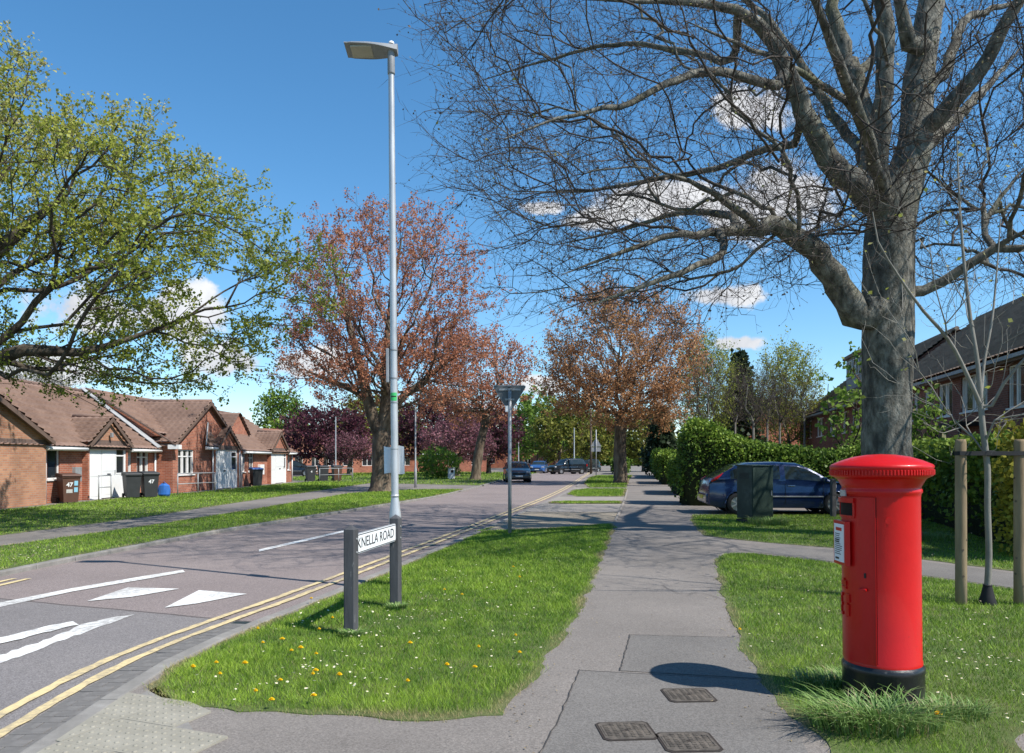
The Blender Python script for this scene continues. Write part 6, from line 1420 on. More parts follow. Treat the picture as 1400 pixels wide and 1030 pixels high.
def bollard():
    c = G(1139, 707); root = thing('timber_bollard', 'square grey timber bollard with a reflector in front of the blue car', 'bollard', (c[0], c[1], 0), R_(10))
    MB().box((0, 0, .48), (.12, .12, 1.1), bev=.012).build('post', M['postgrey'], root)
    MB().box((.061, -.02, .84), (.008, .07, .09), bev=.003).build('reflector', M['paper'], root); MB().box((0, 0, .60), (.127, .127, .02)).build('groove_band', M['trimblack'], root)
bollard()

def stakes():
    Y = 8.15
    def stake(px, lab, tilt):
        x = (px - 700) / F * Y; root = thing('tree_stake', lab, 'stake', (x, Y, 0)); rg = np.random.default_rng(px)
        b = MB(); P = [(0, 0, -.3), (0, 0, .4), (tilt * .5, 0, 1.1), (tilt, 0, 1.74), (tilt, 0, 1.77)]; b.tube(P, [.058, .057, .057, .055, .048], 16); b.build('pole', M['stake'], root)
        k = MB()
        for _ in range(7):
            a = rg.uniform(0, 2 * PI); z = rg.uniform(.2, 1.6); c_ = np.array((math.cos(a), math.sin(a), 0)); k.tube([c_ * .05 + (tilt * z / 1.77, 0, z), c_ * .0585 + (tilt * z / 1.77, 0, z)], .013, 8)
        k.build('knot', M['bark_brown'], root); return x
    xa = stake(1314, 'round timber tree stake standing nearer the red pillar box', -0.005); xb = stake(1394, 'round timber tree stake standing further from the red pillar box', 0.0)
    xs = (1347 - 700) / F * Y
    # young tree
    rng = np.random.default_rng(5); root = thing('young_tree', 'thin bare pale stemmed young tree tied between two timber stakes', 'tree', (xs, Y, 0)); B = np.array((xs, Y, 0))
    s = Skel(12000); L = lambda pts: [AT(px, py, y) - B for px, py, y in pts]; rr = lambda v: [p * Y / F / 2 for p in v]
    t = s.limb(-1, [(0.03, 0, -.1), (0.02, 0, .1)] + L([(1352, 760, Y), (1350, 690, Y), (1350, 640, Y), (1344, 590, Y), (1341, 556, Y)]), [.036, .034] + rr([8.5, 8, 8, 8, 7.5]), .12, ok_from=2)
    top = t[-1]
    for q, w in (([(1337, 500, 8.15), (1326, 430, 8.2), (1318, 360, 8.25), (1312, 280, 8.3), (1308, 190, 8.3)], [6, 5, 4, 3, 1.6]),
                 ([(1330, 530, 8.1), (1305, 478, 8.0), (1285, 450, 7.9), (1262, 425, 7.8), (1230, 380, 7.7), (1200, 330, 7.6), (1193, 290, 7.6)], [5.5, 5, 4.5, 4, 3, 2.2, 1.4]),
                 ([(1345, 500, 8.3), (1356, 440, 8.4), (1362, 380, 8.5), (1368, 300, 8.6)], [4, 3.2, 2.4, 1.3]),
                 ([(1356, 555, 8.1), (1372, 525, 8.0), (1392, 500, 7.9), (1420, 470, 7.8), (1450, 430, 7.7)], [4.5, 4, 3.4, 2.6, 1.4])):
        s.limb(top, L(q), rr(w), .15, ok_from=.15)
    s.limb(t[-4], L([(1360, 575, 8.0), (1380, 570, 7.9), (1410, 565, 7.8)]), rr([2.6, 2.2, 1.4]), .15)
    s.limb(t[-5], L([(1330, 598, 8.2), (1310, 580, 8.3), (1296, 565, 8.4)]), rr([2.4, 2, 1.2]), .15)
    T = ell_points(170, [((-.15, 0, 3.2), (1.25, .9, 1.9))], rng, .2); T = T[np.argsort(T[:, 2])]; s.reach(T, .2, .2, .03, 1.2, .5, .1, rng, maxd=.8)
    r, cnt, kids = s.radii(.0025, .016); V, Fc = chain_mesh(s.chains(r, cnt), lambda m: 10 if m > .02 else 5 if m > .006 else 3); obj('trunk', mesh_np('trunk', V, Fc, M['bark_pale'], True), root)
    sel = np.where(r < .004)[0]; P, Rr = twig_batch(s.p[sel], s.d[sel], .16, .002, rng, up=.25); V, Fc = tubes(P, Rr, 3); tag(obj('twigs', mesh_np('twigs', V, Fc, M['bark_pale']), root), kind='stuff')
    q = P[:, -1]; q = q[rng.random(len(q)) < .35]; V, Fc, c = leaves(q, .05, rng, .6 + .4 * rng.random(len(q))); tag(obj('buds', mesh_np('buds', V, Fc, LF['lime'], cols=c), root), kind='stuff')
    # rubber skirt at the foot
    g_ = thing('strimmer_guard', 'black rubber guard round the foot of the staked young tree', 'tree guard', (xs + .025, Y, 0)); MB().lathe([(.085, -.02), (.088, .02), (.066, .10), (.045, .19), (.041, .215), (.038, .215)], 20).build('skirt', M['rubber'], g_); MB().lathe([(.044, .195), (.0465, .20), (.044, .21)], 20).build('rim', M['rubber'], g_)
    tie = thing('tree_tie', 'black rubber strap tying the young tree to its stakes', 'strap', (xs, Y, 1.62)); b = MB()
    for dy in (-.062, .062): b.box(((xa + xb) / 2 - xs, dy, 0.0), (xb - xa + .10, .006, .045))
    b.build('strap', M['rubber'], tie); MB().box((0.04, 0, 0), (.09, .12, .06), bev=.015).build('spacer', M['rubber'], tie)
    for x in (xa - xs, xb - xs): MB().lathe([(.0625, -.022), (.0625, .022)], 16, c=(x, 0, 0)).build('loop', M['rubber'], tie)
stakes()

# ------------------------------------------------------------------ manhole covers
def cover(label, px, py, rz, rows):
    c = G(px, py); w, d = .285, .265; root = thing('access_cover', label, 'manhole cover', (c[0], c[1], 0), rz); ch = .024
    o_ = [(-w / 2 + ch, -d / 2), (w / 2 - ch, -d / 2), (w / 2, -d / 2 + ch), (w / 2, d / 2 - ch), (w / 2 - ch, d / 2), (-w / 2 + ch, d / 2), (-w / 2, d / 2 - ch), (-w / 2, -d / 2 + ch)]
    big = [(x * 1.10, y * 1.10) for x, y in o_]
    MB().prism(big, -.04, .0045).build('frame', M['rustdark'], root)
    MB().prism(o_, -.03, .0065).build('plate', M['rust'], root)
    rb = MB()
    for i in range(rows):
        x = -w / 2 + .035 + i * (w - .07) / (rows - 1)
        for j in range(9):
            y = -d / 2 + .03 + j * (d - .06) / 8
            if (i in (0, rows - 1)) and j in (0, 8): continue
            if abs(x) < .02 and abs(y) < .03: continue
            rb.box((x, y, .0085), (.022, .011, .0055), bev=.0)
    rb.build('studs', M['rust'], root)['kind'] = 'stuff'
    MB().box((0, 0, .007), (.05, .022, .004)).build('key_slot', M['rustdark'], root)
    for s_ in (-1, 1): MB().box((s_ * (w / 2 - .013), 0, .0078), (.008, d - .11, .003)).build('edge_bar', M['rust'], root)
cover('rusty iron access cover under the shadow of the pillar box', 941, 951, R_(3), 6)
cover('rusty iron access cover on its own near the verge', 856, 1000, R_(5), 6)
cover('rusty iron access cover nearest to the lawn of the pillar box', 941, 1015, R_(3), 6)

# ------------------------------------------------------------------ cars
def car(label, x, y, rz, paint, style='hatch', L=4.34, Wd=1.84, H=1.5, z0=0.0, plate_rear=True):
    root = thing('parked_car', label, 'car', (x, y, z0), rz); h = L / 2
    if style == 'hatch':
        top = [(-h, .62), (-h + .05, .95), (-h + .12, 1.02), (-h + .30, 1.15), (-h + .78, 1.40), (-h + 1.15, 1.475), (-h + 1.9, H), (.35, 1.465), (.62, 1.36), (1.18, 1.03), (1.25, 1.00), (h - .35, .86), (h - .12, .74), (h - .02, .60), (h, .5)]
        rg = (-h + .14, -h + .74); ws = (.52, 1.17); side = (-h + .62, .95); belt0, belt1 = .98, .90; pil = (-.98, -.10)
    else:
        top = [(-h, .7), (-h + .04, 1.05), (-h + .10, 1.15), (-h + .28, 1.45), (-h + .5, H - .04), (-h + 1.4, H), (.2, H - .02), (.52, H - .13), (1.05, 1.12), (1.12, 1.09), (h - .3, .98), (h - .08, .86), (h - .01, .7), (h, .55)]
        rg = (-h + .09, -h + .36); ws = (.42, 1.04); side = (-h + .38, .82); belt0, belt1 = 1.06, 1.0; pil = (-1.0, -.12)
    tx = np.array(top); xs = np.unique(np.concatenate([np.linspace(-h, h, 64), tx[:, 0]])); zt = np.interp(xs, tx[:, 0], tx[:, 1])
    e = np.abs(xs) / h; wb = Wd / 2 * (1 - .16 * np.clip((e - .62) / .38, 0, 1) ** 2.0 - .06 * (e > .985)); zl = .2 + .10 * np.clip((e - .85) / .15, 0, 1)
    belt = belt0 + (belt1 - belt0) * (xs + h) / L; zs = np.minimum(belt, zt - .035)
    roofw = np.where(zt - zs > .1, wb - .215 * np.clip((zt - zs) / .52, 0, 1) - .02, wb - .06)
    rows = []          # half section from sill to roof centre
    for t in np.linspace(0, 1, 9):
        z = zl + (zs - zl) * t; rows.append((wb * (0.955 + .045 * np.sin(PI * min(t * 1.15 + .12, 1))) - (.012 if t == 1 else 0) + .012 * np.exp(-((t - .62) / .12) ** 2), z))
    for t in (0.12, .5, .88): rows.append(((wb - .03) + (roofw - (wb - .03)) * t, zs + (zt - .05 - zs) * t))
    rows += [(roofw - .02, zt - .035), (roofw * .72, zt - .008), (roofw * .36, zt + .006), (roofw * 0, zt + .01)]
    nr = len(rows); ns = len(xs); V = []
    for sgn in (1, -1):
        for w_, z_ in rows: V += [(xs[i], sgn * w_[i], z_[i]) for i in range(ns)]
    fb, fs_, fr_, fw = [], [], [], []; wx = (-h + .82, h - .86); wr = .345
    for sgn in range(2):
        for r in range(nr - 1):
            for i in range(ns - 1):
                b = sgn * nr * ns; f = (b + r * ns + i, b + r * ns + i + 1, b + (r + 1) * ns + i + 1, b + (r + 1) * ns + i)
                xm = (xs[i] + xs[i + 1]) / 2; zm = np.mean([V[q][2] for q in f])
                if r < 8 and any((xm - a) ** 2 + (zm - .31) ** 2 < wr ** 2 for a in wx): continue
                gh = (zt[i] - zs[i] > .12) and (zt[i + 1] - zs[i + 1] > .12)
                if 9 <= r <= 10 and gh and side[0] < xm < side[1] and not any(abs(xm - q) < .055 for q in pil): fs_.append(f)
                elif r >= 12 and rg[0] < xm < rg[1]: fr_.append(f)
                elif r >= 12 and ws[0] < xm < ws[1]: fw.append(f)
                else: fb.append(f)
    # closed ends
    for i in (0, ns - 1):
        fb.append(tuple([r * ns + i for r in range(nr)] + [nr * ns + r * ns + i for r in range(nr - 1, -1, -1)]))
    def sub(name, faces, mat, par=root, smooth=True):
        b = MB(); used = sorted({q for f in faces for q in f}); mp = {q: k for k, q in enumerate(used)}; b.add([V[q] for q in used], [tuple(mp[q] for q in f) for f in faces], smooth); o = b.build(name, mat, par)
        bm = bmesh.new(); bm.from_mesh(o.data); bmesh.ops.remove_doubles(bm, verts=bm.verts[:], dist=.0008); bmesh.ops.recalc_face_normals(bm, faces=bm.faces[:]); bm.to_mesh(o.data); bm.free(); return o
    sub('body', fb, paint); sub('rear_window', fr_, M['carglass']); sub('windscreen', fw, M['carglass'])
    for sgn in range(2):
        for lo, hi in ((-9, pil[0]), (pil[0], pil[1]), (pil[1], 9)):
            ff = [f for f in fs_ if (f[0] >= nr * ns) == bool(sgn) and lo < np.mean([V[q][0] for q in f]) < hi]
            if ff: sub('side_window', ff, M['carglass'])
    MB().box((0, 0, .25), (L - .5, Wd - .25, .12)).build('underbody', M['trimblack'], root)
    for a in wx:
        for sg in (-1, 1):
            y_ = sg * (Wd / 2 - .11)
            t_ = MB(); prof = [(.20, -.10), (.29, -.105), (.312, -.08), (.315, 0), (.312, .08), (.29, .105), (.20, .10)]; t_.lathe(prof, 28)
            wh = t_.build('wheel', M['tyre'], root); Mr = Matrix.Translation((a, y_, .312)) @ Matrix.Rotation(R_(90), 4, 'X'); wh.data.transform(Mr)
            rm = MB(); zf = -.085 * sg; rm.lathe([(.205, -.09), (.21, -.07), (.205, .09)], 28); rm.lathe([(.0, zf * .55), (.20, zf * .45)], 28); rm.lathe([(.0, zf * 1.02), (.045, zf * 1.0), (.05, zf * .6)], 14)
            for k in range(7): an = 2 * PI * k / 7; rm.box((math.cos(an) * .115, math.sin(an) * .115, zf * .86), (.19, .038, .03), an)
            ro = rm.build('rim', M['alloy'], wh); ro.data.transform(Mr)
            ar = MB(); pts = [(a + (wr + .012) * math.cos(t), sg * (Wd / 2 * .985), .31 + (wr + .012) * math.sin(t)) for t in np.linspace(-.15, PI + .15, 18)]; ar.tube(pts, .02, 6); ar.build('wheel_arch', M['trimblack'] if style != 'hatch' else paint, root)
            wl2 = MB().tube([(a, sg * (Wd / 2 - .30), .31), (a, sg * (Wd / 2 - .03), .31)], wr + .012, 20, cap=False); wl2.build('wheel_well', M['trimblack'], root)
    for sg in (-1, 1):
        q = float(np.interp(-h + .16, xs, wb))
        if style == 'hatch':
            t_ = MB(); P = [(-h + .09, sg * (q - .045), .95), (-h + .24, sg * (q - .045), 1.02), (-h + .44, sg * (q - .10), 1.15), (-h + .64, sg * (q - .15), 1.26)]; t_.tube(P, [.035, .045, .04, .015], 8); t_.build('tail_light', M['tailred'], root)
        else: MB().box((-h + .08, sg * (q - .06), 1.0), (.10, .14, .28), bev=.02).build('tail_light', M['tailred'], root)
        hq = float(np.interp(h - .14, xs, wb)); MB().box((h - .17, sg * (hq - .16), .74 if style == 'hatch' else .82), (.20, .30, .13), bev=.04).build('headlight', M['headlight'], root)
        MB().box((1.0, sg * (Wd / 2 + .07), 1.0 if style == 'hatch' else 1.1), (.12, .19, .13), bev=.04).build('door_mirror', paint, root)
        for xh in (-.78, .12): MB().box((xh, sg * (Wd / 2 + .012), .82), (.19, .03, .028), bev=.01).build('door_handle', M['chrome'], root)
        MB().box((-.05, sg * (Wd / 2 + .009), .52), (2.1, .02, .035), bev=.006).build('side_moulding', M['galv_dull'], root)
        for xh in (-.98, -.04, 1.0): MB().box((xh, sg * (Wd / 2 + .0035), .62), (.007, .012, .56)).build('door_gap', M['trimblack'], root)
    MB().box((-h + .02, 0, .46), (.14, Wd - .38, .26), bev=.06).build('rear_bumper', paint, root); MB().box((h - .03, 0, .42), (.14, Wd - .42, .26), bev=.06).build('front_bumper', paint, root)
    MB().box((h - .02, 0, .62), (.05, .9, .13), bev=.02).build('grille', M['trimblack'], root)
    MB().box((h + .045, 0, .46), (.012, .52, .11)).build('number_plate', M['platewhite'], root); MB().box((-h - .055, 0, .55 if style != 'hatch' else .48), (.012, .52, .11)).build('number_plate', M['plateyellow'], root)
    return root
car('blue hatchback parked side on behind the green utility cabinets', 7.80, 22.3, R_(-4), M['carblue'])
car('dark grey hatchback parked at the kerb facing the lamp post', 0.35, 56.0, R_(-90 + 4), M['cargrey'], z0=ROADZ, L=4.4)
car('blue car parked further up the road behind the dark grey one', 3.35, 93.0, R_(-90 - 10), M['carnavy'], z0=ROADZ)
car('black off roader parked under the far green trees', 6.3, 87.0, R_(-150), M['carblack'], 'suv', 4.5, 1.92, 1.78, z0=ROADZ)
car('dark hatchback parked behind the black off roader', 9.6, 98.0, R_(-130), M['carblack'], 'suv', 4.4, 1.9, 1.7, z0=ROADZ)
car('black car parked in front of the purple plum tree', -20.6, 71.5, R_(5), M['carblack'])
struct(sheet('parking_bay', [(-24, 69), (-16, 69), (-15, 74), (-24, 74.5)], 0.001, M['pave']))

# ------------------------------------------------------------------ bins, rails and small things by the bungalows
def bin_(label, x, y, rz, mat, lidmat, num=None, stick=False, s=1.0, group=None):
    root = thing('wheelie_bin', label, 'bin', (x, y, 0), rz, group); w0, w1, d0, d1, h = .23 * s, .285 * s, .25 * s, .34 * s, .96 * s     # front looks along local -y
    b = MB(); vs = [(-w0, -d0, .04), (w0, -d0, .04), (w0, d0, .10), (-w0, d0, .10), (-w1, -d1, h), (w1, -d1, h), (w1, d1, h), (-w1, d1, h)]; b.add(vs, [(3, 2, 1, 0), (4, 5, 6, 7), (0, 1, 5, 4), (1, 2, 6, 5), (2, 3, 7, 6), (3, 0, 4, 7)]); b.box((0, 0, h - .03), (w1 * 2 + .05, d1 * 2 + .05, .06), bev=.012); b.build('body', mat, root)
    l = MB(); l.add([(-w1 - .03, -d1 - .05, h), (w1 + .03, -d1 - .05, h), (w1 + .03, d1 + .03, h + .02), (-w1 - .03, d1 + .03, h + .02), (-w1 - .01, -d1 - .02, h + .05), (w1 + .01, -d1 - .02, h + .05), (w1 + .01, d1, h + .10), (-w1 - .01, d1, h + .10)], [(3, 2, 1, 0), (4, 5, 6, 7), (0, 1, 5, 4), (1, 2, 6, 5), (2, 3, 7, 6), (3, 0, 4, 7)]); l.build('lid', lidmat, root)
    MB().tube([(-w1, d1 + .06, h + .0), (w1, d1 + .06, h + .0)], .022, 8).build('handle', mat, root)
    for sg in (-1, 1): MB().tube([(sg * (w0 + .01), d0 - .02, .10), (sg * (w0 + .06), d0 - .02, .10)], .10, 16).build('wheel', M['rubber'], root)
    sl_ = math.atan2(d1 - d0, h - .04)
    if num:
        Mx = Matrix.Translation((-.06 if stick else 0, -(d0 + (d1 - d0) * .66) - .004, .04 + (h - .04) * .66)) @ Matrix.Rotation(R_(90) + sl_, 4, 'X'); text_part('number', num, .21, M['paper'], root, Mx, bold=.006)
    if stick:
        for k in range(2): Mx = Matrix.Translation((.15, -(d0 + (d1 - d0) * (.72 - k * .25)) - .004, .04 + (h - .04) * (.72 - k * .25))) @ Matrix.Rotation(R_(90) + sl_, 4, 'X'); o = MB().box((0, 0, 0), (.12, .17, .004)).build('label_sticker', M['skyblue'], root); o.data.transform(Mx)
        Mx = Matrix.Translation((-.06, -(d0 + (d1 - d0) * .42) - .004, .04 + (h - .04) * .42)) @ Matrix.Rotation(R_(90) + sl_, 4, 'X'); o = MB().box((0, 0, 0), (.2, .13, .004)).build('label_sticker', M['curtain'], root); o.data.transform(Mx)
    return root
bin_('brown wheelie bin numbered 47 against the nearest bungalow', -15.95, 27.35, R_(48), M['binbrown'], M['binbrown'], '47', True, 1.02)
bin_('dark grey wheelie bin with a plain front beside the numbered one', -15.45, 30.9, R_(40), M['bingrey'], M['bingrey'], None, False, 1.0)
bin_('dark grey wheelie bin numbered 47 beside the white porch', -14.95, 31.35, R_(40), M['bingrey'], M['bingrey'], '47', False, 1.02)
bin_('dark wheelie bin with blue lid beside the middle bungalow door', -15.0, 44.6, R_(35), M['bingrey'], M['binblue'], None, False, 1.05)
bin_('dark grey wheelie bin beyond the furthest bungalow', -14.4, 54.3, R_(30), M['bingrey'], M['bingrey'], '4', False, 1.1)
bin_('dark wheelie bin between the grey and brown ones beyond the furthest bungalow', -13.7, 55.2, R_(30), M['bingrey'], M['bingrey'], None, False, 1.1)
bin_('brown wheelie bin beyond the furthest bungalow', -12.9, 56.0, R_(30), M['binbrown'], M['bingrey'], None, False, 1.1)
def bag():
    rng = np.random.default_rng(3); root = thing('recycling_bag', 'crumpled blue recycling bag beside the numbered grey bin', 'bag', (-14.75, 32.25, 0)); b = MB()
    vs = []; n = 14
    for j, (r, z) in enumerate(((.2, 0), (.26, .1), (.26, .3), (.21, .46), (.09, .56))):
        for i in range(n): a = 2 * PI * i / n; q = r * (1 + rng.uniform(-.12, .12)); vs.append((q * math.cos(a), q * math.sin(a) * .7, z + rng.uniform(-.02, .02) * (j > 0)))
    b.add(vs, [(j * n + i, j * n + (i + 1) % n, (j + 1) * n + (i + 1) % n, (j + 1) * n + i) for j in range(4) for i in range(n)] + [tuple(range(n))], False); b.build('sack', M['binblue'], root)
    MB().tube([(-.08, 0, .53), (0, 0, .64), (.08, 0, .53)], .012, 6).build('handle', M['binblue'], root)
bag()
def rail(label, pts, h=.95):
    P = np.array(pts, float); root = thing('handrail', label, 'handrail', (P[0][0], P[0][1], 0)); Q = [(p[0] - P[0][0], p[1] - P[0][1], h) for p in P]; MB().tube(Q, .024, 8).build('top_rail', M['galv_dull'], root); MB().tube([(a, b, .5) for a, b, c in Q], .018, 8).build('mid_rail', M['galv_dull'], root)
    for a, b, c in Q: MB().tube([(a, b, -.03), (a, b, h)], .024, 8).build('upright', M['galv_dull'], root)
rail('grey steel handrail beside the middle bungalow ramp', [(-14.5, 33.0), (-14.2, 34.4), (-13.9, 35.6)])
rail('grey steel handrail across the nearest bungalow porch', [(-15.7, 28.9), (-15.6, 29.6)])
rail('grey steel handrail beside the bins of the furthest bungalow', [(-13.4, 53.0), (-12.4, 54.4), (-11.6, 55.4)])
def cabinet_small():
    c = G(617, 655); root = thing('feeder_pillar', 'small white feeder pillar on the far green', 'utility cabinet', (c[0], c[1], 0), R_(8)); MB().box((0, 0, .42), (.55, .35, .9), bev=.02).build('body', M['upvc'], root); MB().box((0, 0, .89), (.62, .42, .06), bev=.01).build('lid', M['galv_dull'], root); MB().box((.05, -.18, .62), (.22, .012, .22)).build('notice', M['ink'], root); MB().box((0, -.178, .45), (.48, .01, .7), bev=.003).build('door', M['upvc'], root)
cabinet_small()
def planters():
    for k, (px, py, lab) in enumerate(((420 + 26, 652, 'square black planter post on the bungalow green'), (455, 652, 'low black planter beside the slim far lamp post'))):
        c = G(px, py); root = thing('planter', lab, 'planter', (c[0], c[1], 0)); MB().lathe([(.3, -.02), (.34, .3), (.36, .36), (.33, .36), (.31, .3)], 12).build('tub', M['trimblack'], root); MB().tube([(0, 0, .2), (0, 0, 1.6 if k == 0 else .6)], .05, 8).build('stem', M['trimblack'], root)
planters()
def far_lamp(label, px, py, top_py, arm=-.5, w=.05, Y=None):
    if Y is None: c = G(px, py)
    else: c = ((px - 700) / F * Y, Y)
    Ht = HC + (HOR - top_py) / F * c[1]; root = thing('street_lamp', label, 'street lamp', (c[0], c[1], 0)); MB().lathe([(0, -.1), (w * 1.7, -.1), (w * 1.7, 1.0), (w, 1.2), (w * .75, Ht)], 12).build('column', M['galv'], root)
    if arm: MB().box((arm * .5, 0, Ht + .02), (abs(arm) + .15, .24, .08), bev=.02).build('lantern', M['lampgrey'], root)
    return root
far_lamp('slim grey lamp column on the verge beside the copper tree trunk', 568, 667, 535, 0, .045)
far_lamp('slim pale lamp column on the bungalow green', 459, 656, 570, 0, .05)
far_lamp('far street lamp in front of the green trees', 709, 640, 575, .6, .06, Y=100)
far_lamp('far lamp column beside the rusty leaved tree', 785, 640, 585, 0, .08, Y=100)
def far_sign():
    c = G(815, 650); root = thing('warning_sign', 'triangular warning sign seen from behind on the far verge', 'road sign', (c[0], c[1], 0)); MB().tube([(0, 0, -.1), (0, 0, 4.6)], .05, 10).build('pole', M['galv_dull'], root); MB().extrude([(-.55, .06, 2.9), (.55, .06, 2.9), (0, .06, 3.85)], (0, .01, 0)).build('sign_plate', M['galv_dull'], root); MB().box((0, .065, 2.6), (.95, .012, .42)).build('sub_plate', M['galv_dull'], root)
far_sign()
def post_timber(label, px, py, top):
    c = G(px, py); Ht = HC + (HOR - top) / F * c[1]; root = thing('timber_pole', label, 'pole', (c[0], c[1], 0)); MB().tube([(0, 0, -.1), (0, 0, Ht)], [.14, .1], 10).build('pole', M['bark_brown'], root); MB().box((0, 0, Ht - .3), (.7, .06, .08)).build('crossarm', M['bark_brown'], root)
post_timber('dark timber pole beside the far warning sign', 808, 648, 560)

# ------------------------------------------------------------------ flowers and the long grass tuft
def tuft(label, x, y, n, h, spread, seed, lean=(0, 0)):
    rng = np.random.default_rng(seed); k = 5; a = rng.uniform(0, 2 * PI, n); r0 = spread * rng.random(n) ** .6 * .45; P0 = np.stack([np.cos(a) * r0 * 1.5, np.sin(a) * r0 * .8, np.zeros(n)], 1); Ln = h * rng.uniform(.5, 1.15, n); az = a + rng.normal(0, .7, n); out = Ln * rng.uniform(.3, 1.1, n); w = .0075 * rng.uniform(.7, 1.3, n)
    V = np.zeros((n, k, 2, 3)); sd = np.stack([-np.sin(az), np.cos(az), np.zeros(n)], 1)
    for i, t in enumerate(np.linspace(0, 1, k)):
        c = P0 + np.stack([np.cos(az) * out * t ** 1.6 + lean[0] * t, np.sin(az) * out * t ** 1.6 + lean[1] * t, Ln * (t * 1.25 - .62 * t * t)], 1); ww = w * (1 - .9 * t ** 2)
        V[:, i, 0] = c - sd * ww[:, None] / 2; V[:, i, 1] = c + sd * ww[:, None] / 2
    V[:, 0, :, 2] = -.02; b = (np.arange(n) * k * 2)[:, None]; j = (np.arange(k - 1) * 2)[None]; Fc = np.stack([b + j, b + j + 1, b + j + 3, b + j + 2], -1).reshape(-1, 4)
    mixv = rng.random(n)[:, None]; c = np.array((.085, .19, .03)) * (1 - mixv) + np.array((.27, .38, .13)) * mixv; st = (rng.random(n) < .08)[:, None]; c = np.where(st, np.array((.36, .31, .17)), c)
    o = obj('grass_tuft', mesh_np('grass_tuft', V.reshape(-1, 3), Fc, M['grass'], cols=np.repeat(c, k * 2, 0))); o.location = (x, y, .01); tag(o, label, 'grass', kind=None); return o
tuft('clump of long arching grass at the foot of the red pillar box', 2.12, 4.42, 800, .24, .56, 1, (-.07, -.06))
tuft('long grass growing along the lawn side of the pillar box base', 2.62, 4.62, 420, .11, .40, 2)
tuft('ring of rough grass on the far side of the pillar box base', 2.30, 5.20, 800, .13, .55, 3)
tuft('rough grass round the foot of the tall green cabinet', *G(1050, 718), 700, .28, .7, 4)
tuft('tuft of grass at the foot of the nearer sign post', *G(482, 872), 260, .09, .16, 5); tuft('tuft of grass at the foot of the sign post by the lamp', *G(543, 834), 260, .09, .16, 6)
tuft('rough grass round the foot of the big bare tree', 7.6, 15.0, 900, .2, 1.6, 7)
dm = {}
def dandelion_mesh(seed):
    rg = np.random.default_rng(seed); b = MB(); b.tube([(0, 0, -.01), (.004, 0, .03), (.006, 0, .062)], .0018, 5); n = 22
    return b
dandel_px = [(386, 874), (432, 917), (384, 929), (437, 860), (352, 862), (455, 846), (265, 915), (295, 906), (300, 922), (372, 958), (433, 893), (428, 922), (465, 926), (334, 909), (349, 945), (430, 951), (558, 932), (612, 911), (649, 911), (711, 891), (705, 869), (632, 812), (608, 806), (710, 790), (360, 878), (398, 889), (412, 888), (471, 795), (425, 818), (655, 885), (1011, 861), (1283, 978), (702, 775), (560, 880)]
stem_m = None; head_m = None; rg = np.random.default_rng(8)
b = MB(); b.tube([(0, 0, -.015), (.003, 0, .03), (.005, 0, .06)], .002, 5); so_ = b.build('tmp', M['stem']); stem_m = so_.data; bpy.data.objects.remove(so_)
b = MB()
for ring, (n, r, zt_, up_) in enumerate(((16, .021, .063, .004), (13, .016, .066, .009), (9, .010, .068, .013), (5, .005, .07, .015))):
    for k in range(n):
        a = 2 * PI * (k + .5 * ring) / n; ca, sa = math.cos(a), math.sin(a); wd = .0042; b.add([(.005 + ca * .002 - sa * wd * .5, sa * .002 + ca * wd * .5, zt_ - .004), (.005 + ca * .002 + sa * wd * .5, sa * .002 - ca * wd * .5, zt_ - .004), (.005 + ca * r + sa * wd, sa * r - ca * wd, zt_ + up_ * .6), (.005 + ca * r - sa * wd, sa * r + ca * wd, zt_ + up_ * .6)], [(0, 1, 2, 3)])
ho_ = b.build('tmp', M['dandelion'], fix=False); head_m = ho_.data; bpy.data.objects.remove(ho_)
for (px, py) in dandel_px:
    c = G(px, py, .06); t = thing('dandelion', 'yellow dandelion flower in the short grass', 'flower', (c[0], c[1], .0), rg.uniform(0, 6), 'dandelions in the grass'); sc_ = rg.uniform(.65, 1.1); t.scale = (sc_, sc_, rg.uniform(.8, 1.25)); obj('stem', stem_m, t); obj('flower_head', head_m, t)
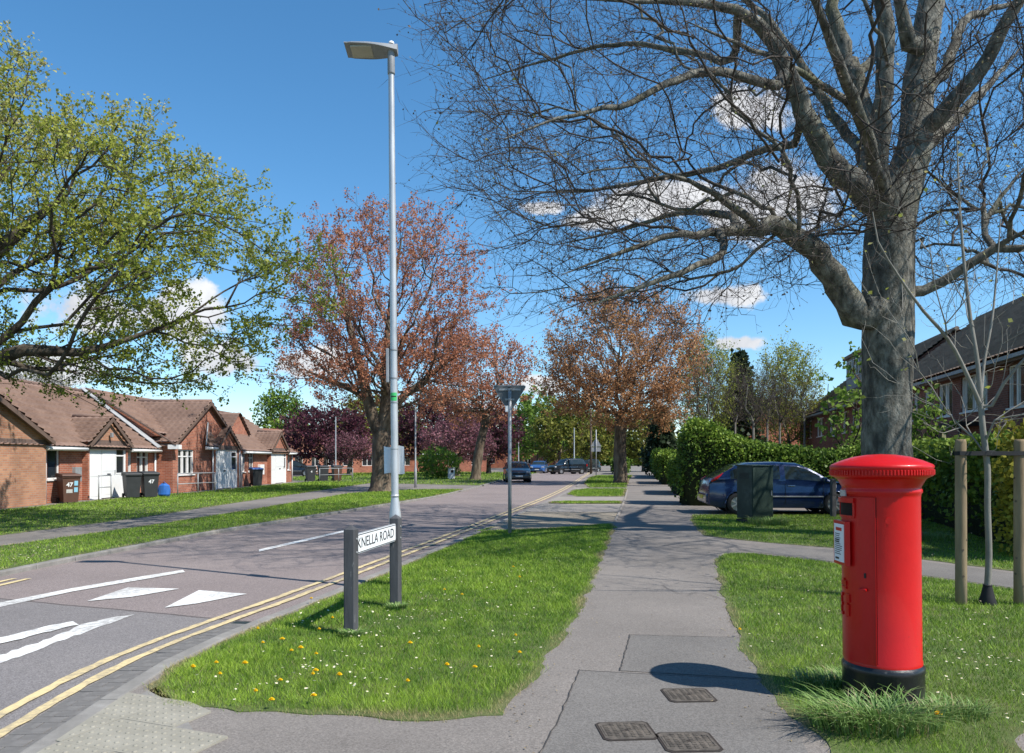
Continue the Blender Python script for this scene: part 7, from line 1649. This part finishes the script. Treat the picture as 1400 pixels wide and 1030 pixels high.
def daisies():
    rng = np.random.default_rng(12); pts = []
    cl = [(495, 872, 30, 12, 22), (430, 905, 45, 14, 16), (400, 930, 30, 14, 12), (500, 930, 45, 14, 14), (520, 838, 40, 10, 24), (415, 845, 22, 8, 16), (590, 820, 60, 14, 30), (620, 860, 60, 20, 16), (560, 900, 70, 18, 12), (650, 780, 50, 10, 20), (690, 830, 40, 14, 14), (330, 930, 50, 14, 10), (1100, 860, 60, 25, 12), (1280, 900, 70, 24, 22), (1330, 905, 60, 16, 20), (1380, 960, 20, 14, 6), (1140, 800, 70, 14, 14), (1330, 850, 60, 14, 14), (1150, 985, 12, 6, 3), (1300, 720, 60, 8, 10), (1330, 760, 60, 8, 20), (30, 762, 30, 5, 26), (90, 752, 40, 5, 14), (720, 900, 30, 16, 8), (760, 770, 40, 14, 14), (1060, 820, 50, 20, 8)]
    for (px, py, sx, sy, n) in cl:
        for _ in range(n):
            q = G(px + rng.normal(0, sx), py + rng.normal(0, sy), .05); pts.append(q)
    P = np.array(pts); keep = np.zeros(len(P), bool)
    for k in ('island', 'box', 'tree', 'lverge'): keep |= in_poly(P, LAWNS[k])
    P = P[keep]; N = len(P); n = 9; V = []; Fc = []; C = []
    for x, y in P:
        r = rng.uniform(.008, .0125) * max(1, y / 10); z = rng.uniform(.045, .065); tx, ty = rng.normal(0, .25, 2); b0 = len(V); V.append((x, y, z + .003)); C.append((.75, .55, .05))
        for i in range(2 * n):
            a = 2 * PI * i / (2 * n); rr_ = r * (1 if i % 2 else .62); V.append((x + math.cos(a) * rr_, y + math.sin(a) * rr_, z + (tx * math.cos(a) + ty * math.sin(a)) * rr_)); C.append((.78, .78, .74))
        for i in range(2 * n): Fc.append((b0, b0 + 1 + i, b0 + 1 + (i + 1) % (2 * n)))
        b0 = len(V); V += [(x - .001, y, 0), (x + .001, y, 0), (x, y, z)]; C += [(.1, .2, .04)] * 3; Fc.append((b0, b0 + 1, b0 + 2))
    o = obj('daisies', mesh_np('daisies', V, Fc, M['grass'], cols=np.array(C))); tag(o, 'small white daisies scattered through the short grass', 'flowers', kind='stuff')
daisies()
def litter():
    rng = np.random.default_rng(31); n = 900; Y = rng.uniform(3.5, 20, n); X = np.where(rng.random(n) < .5, np.array([xat(PL, max(y, 4.7)) for y in Y]) + np.abs(rng.normal(0, .14, n)), np.array([xat(PR, max(y, 4.3)) for y in Y]) - np.abs(rng.normal(0, .14, n)))
    k = rng.random(n) < .25; X[k] = rng.uniform(-2.3, 2.6, k.sum()); P = np.stack([X, Y, np.full(n, .006)], 1); th = rng.uniform(0, 6.28, n); s_ = rng.uniform(.004, .014, n)[:, None]; a = np.stack([np.cos(th), np.sin(th), rng.normal(0, .15, n)], 1) * s_; b = np.stack([-np.sin(th), np.cos(th), rng.normal(0, .15, n)], 1) * s_ * .5
    V = np.stack([P - a, P + b, P + a, P - b], 1).reshape(-1, 3); m = rng.random(n)[:, None]; c = np.array((.09, .06, .035)) * (1 - m) + np.array((.36, .29, .17)) * m
    o = obj('leaf_litter', mesh_np('leaf_litter', V, np.arange(4 * n).reshape(-1, 4), M['grass'], cols=np.repeat(c, 4, 0))); tag(o, 'dry bud scales and leaf crumbs along the edges of the footway', 'leaf litter', kind='stuff')
litter()
print('TRIS', sum(len(p.vertices) - 2 for o in bpy.data.objects if o.type == 'MESH' for p in o.data.polygons) if False else sum(len(o.data.loops) - 2 * len(o.data.polygons) for o in bpy.data.objects if o.type == 'MESH'))
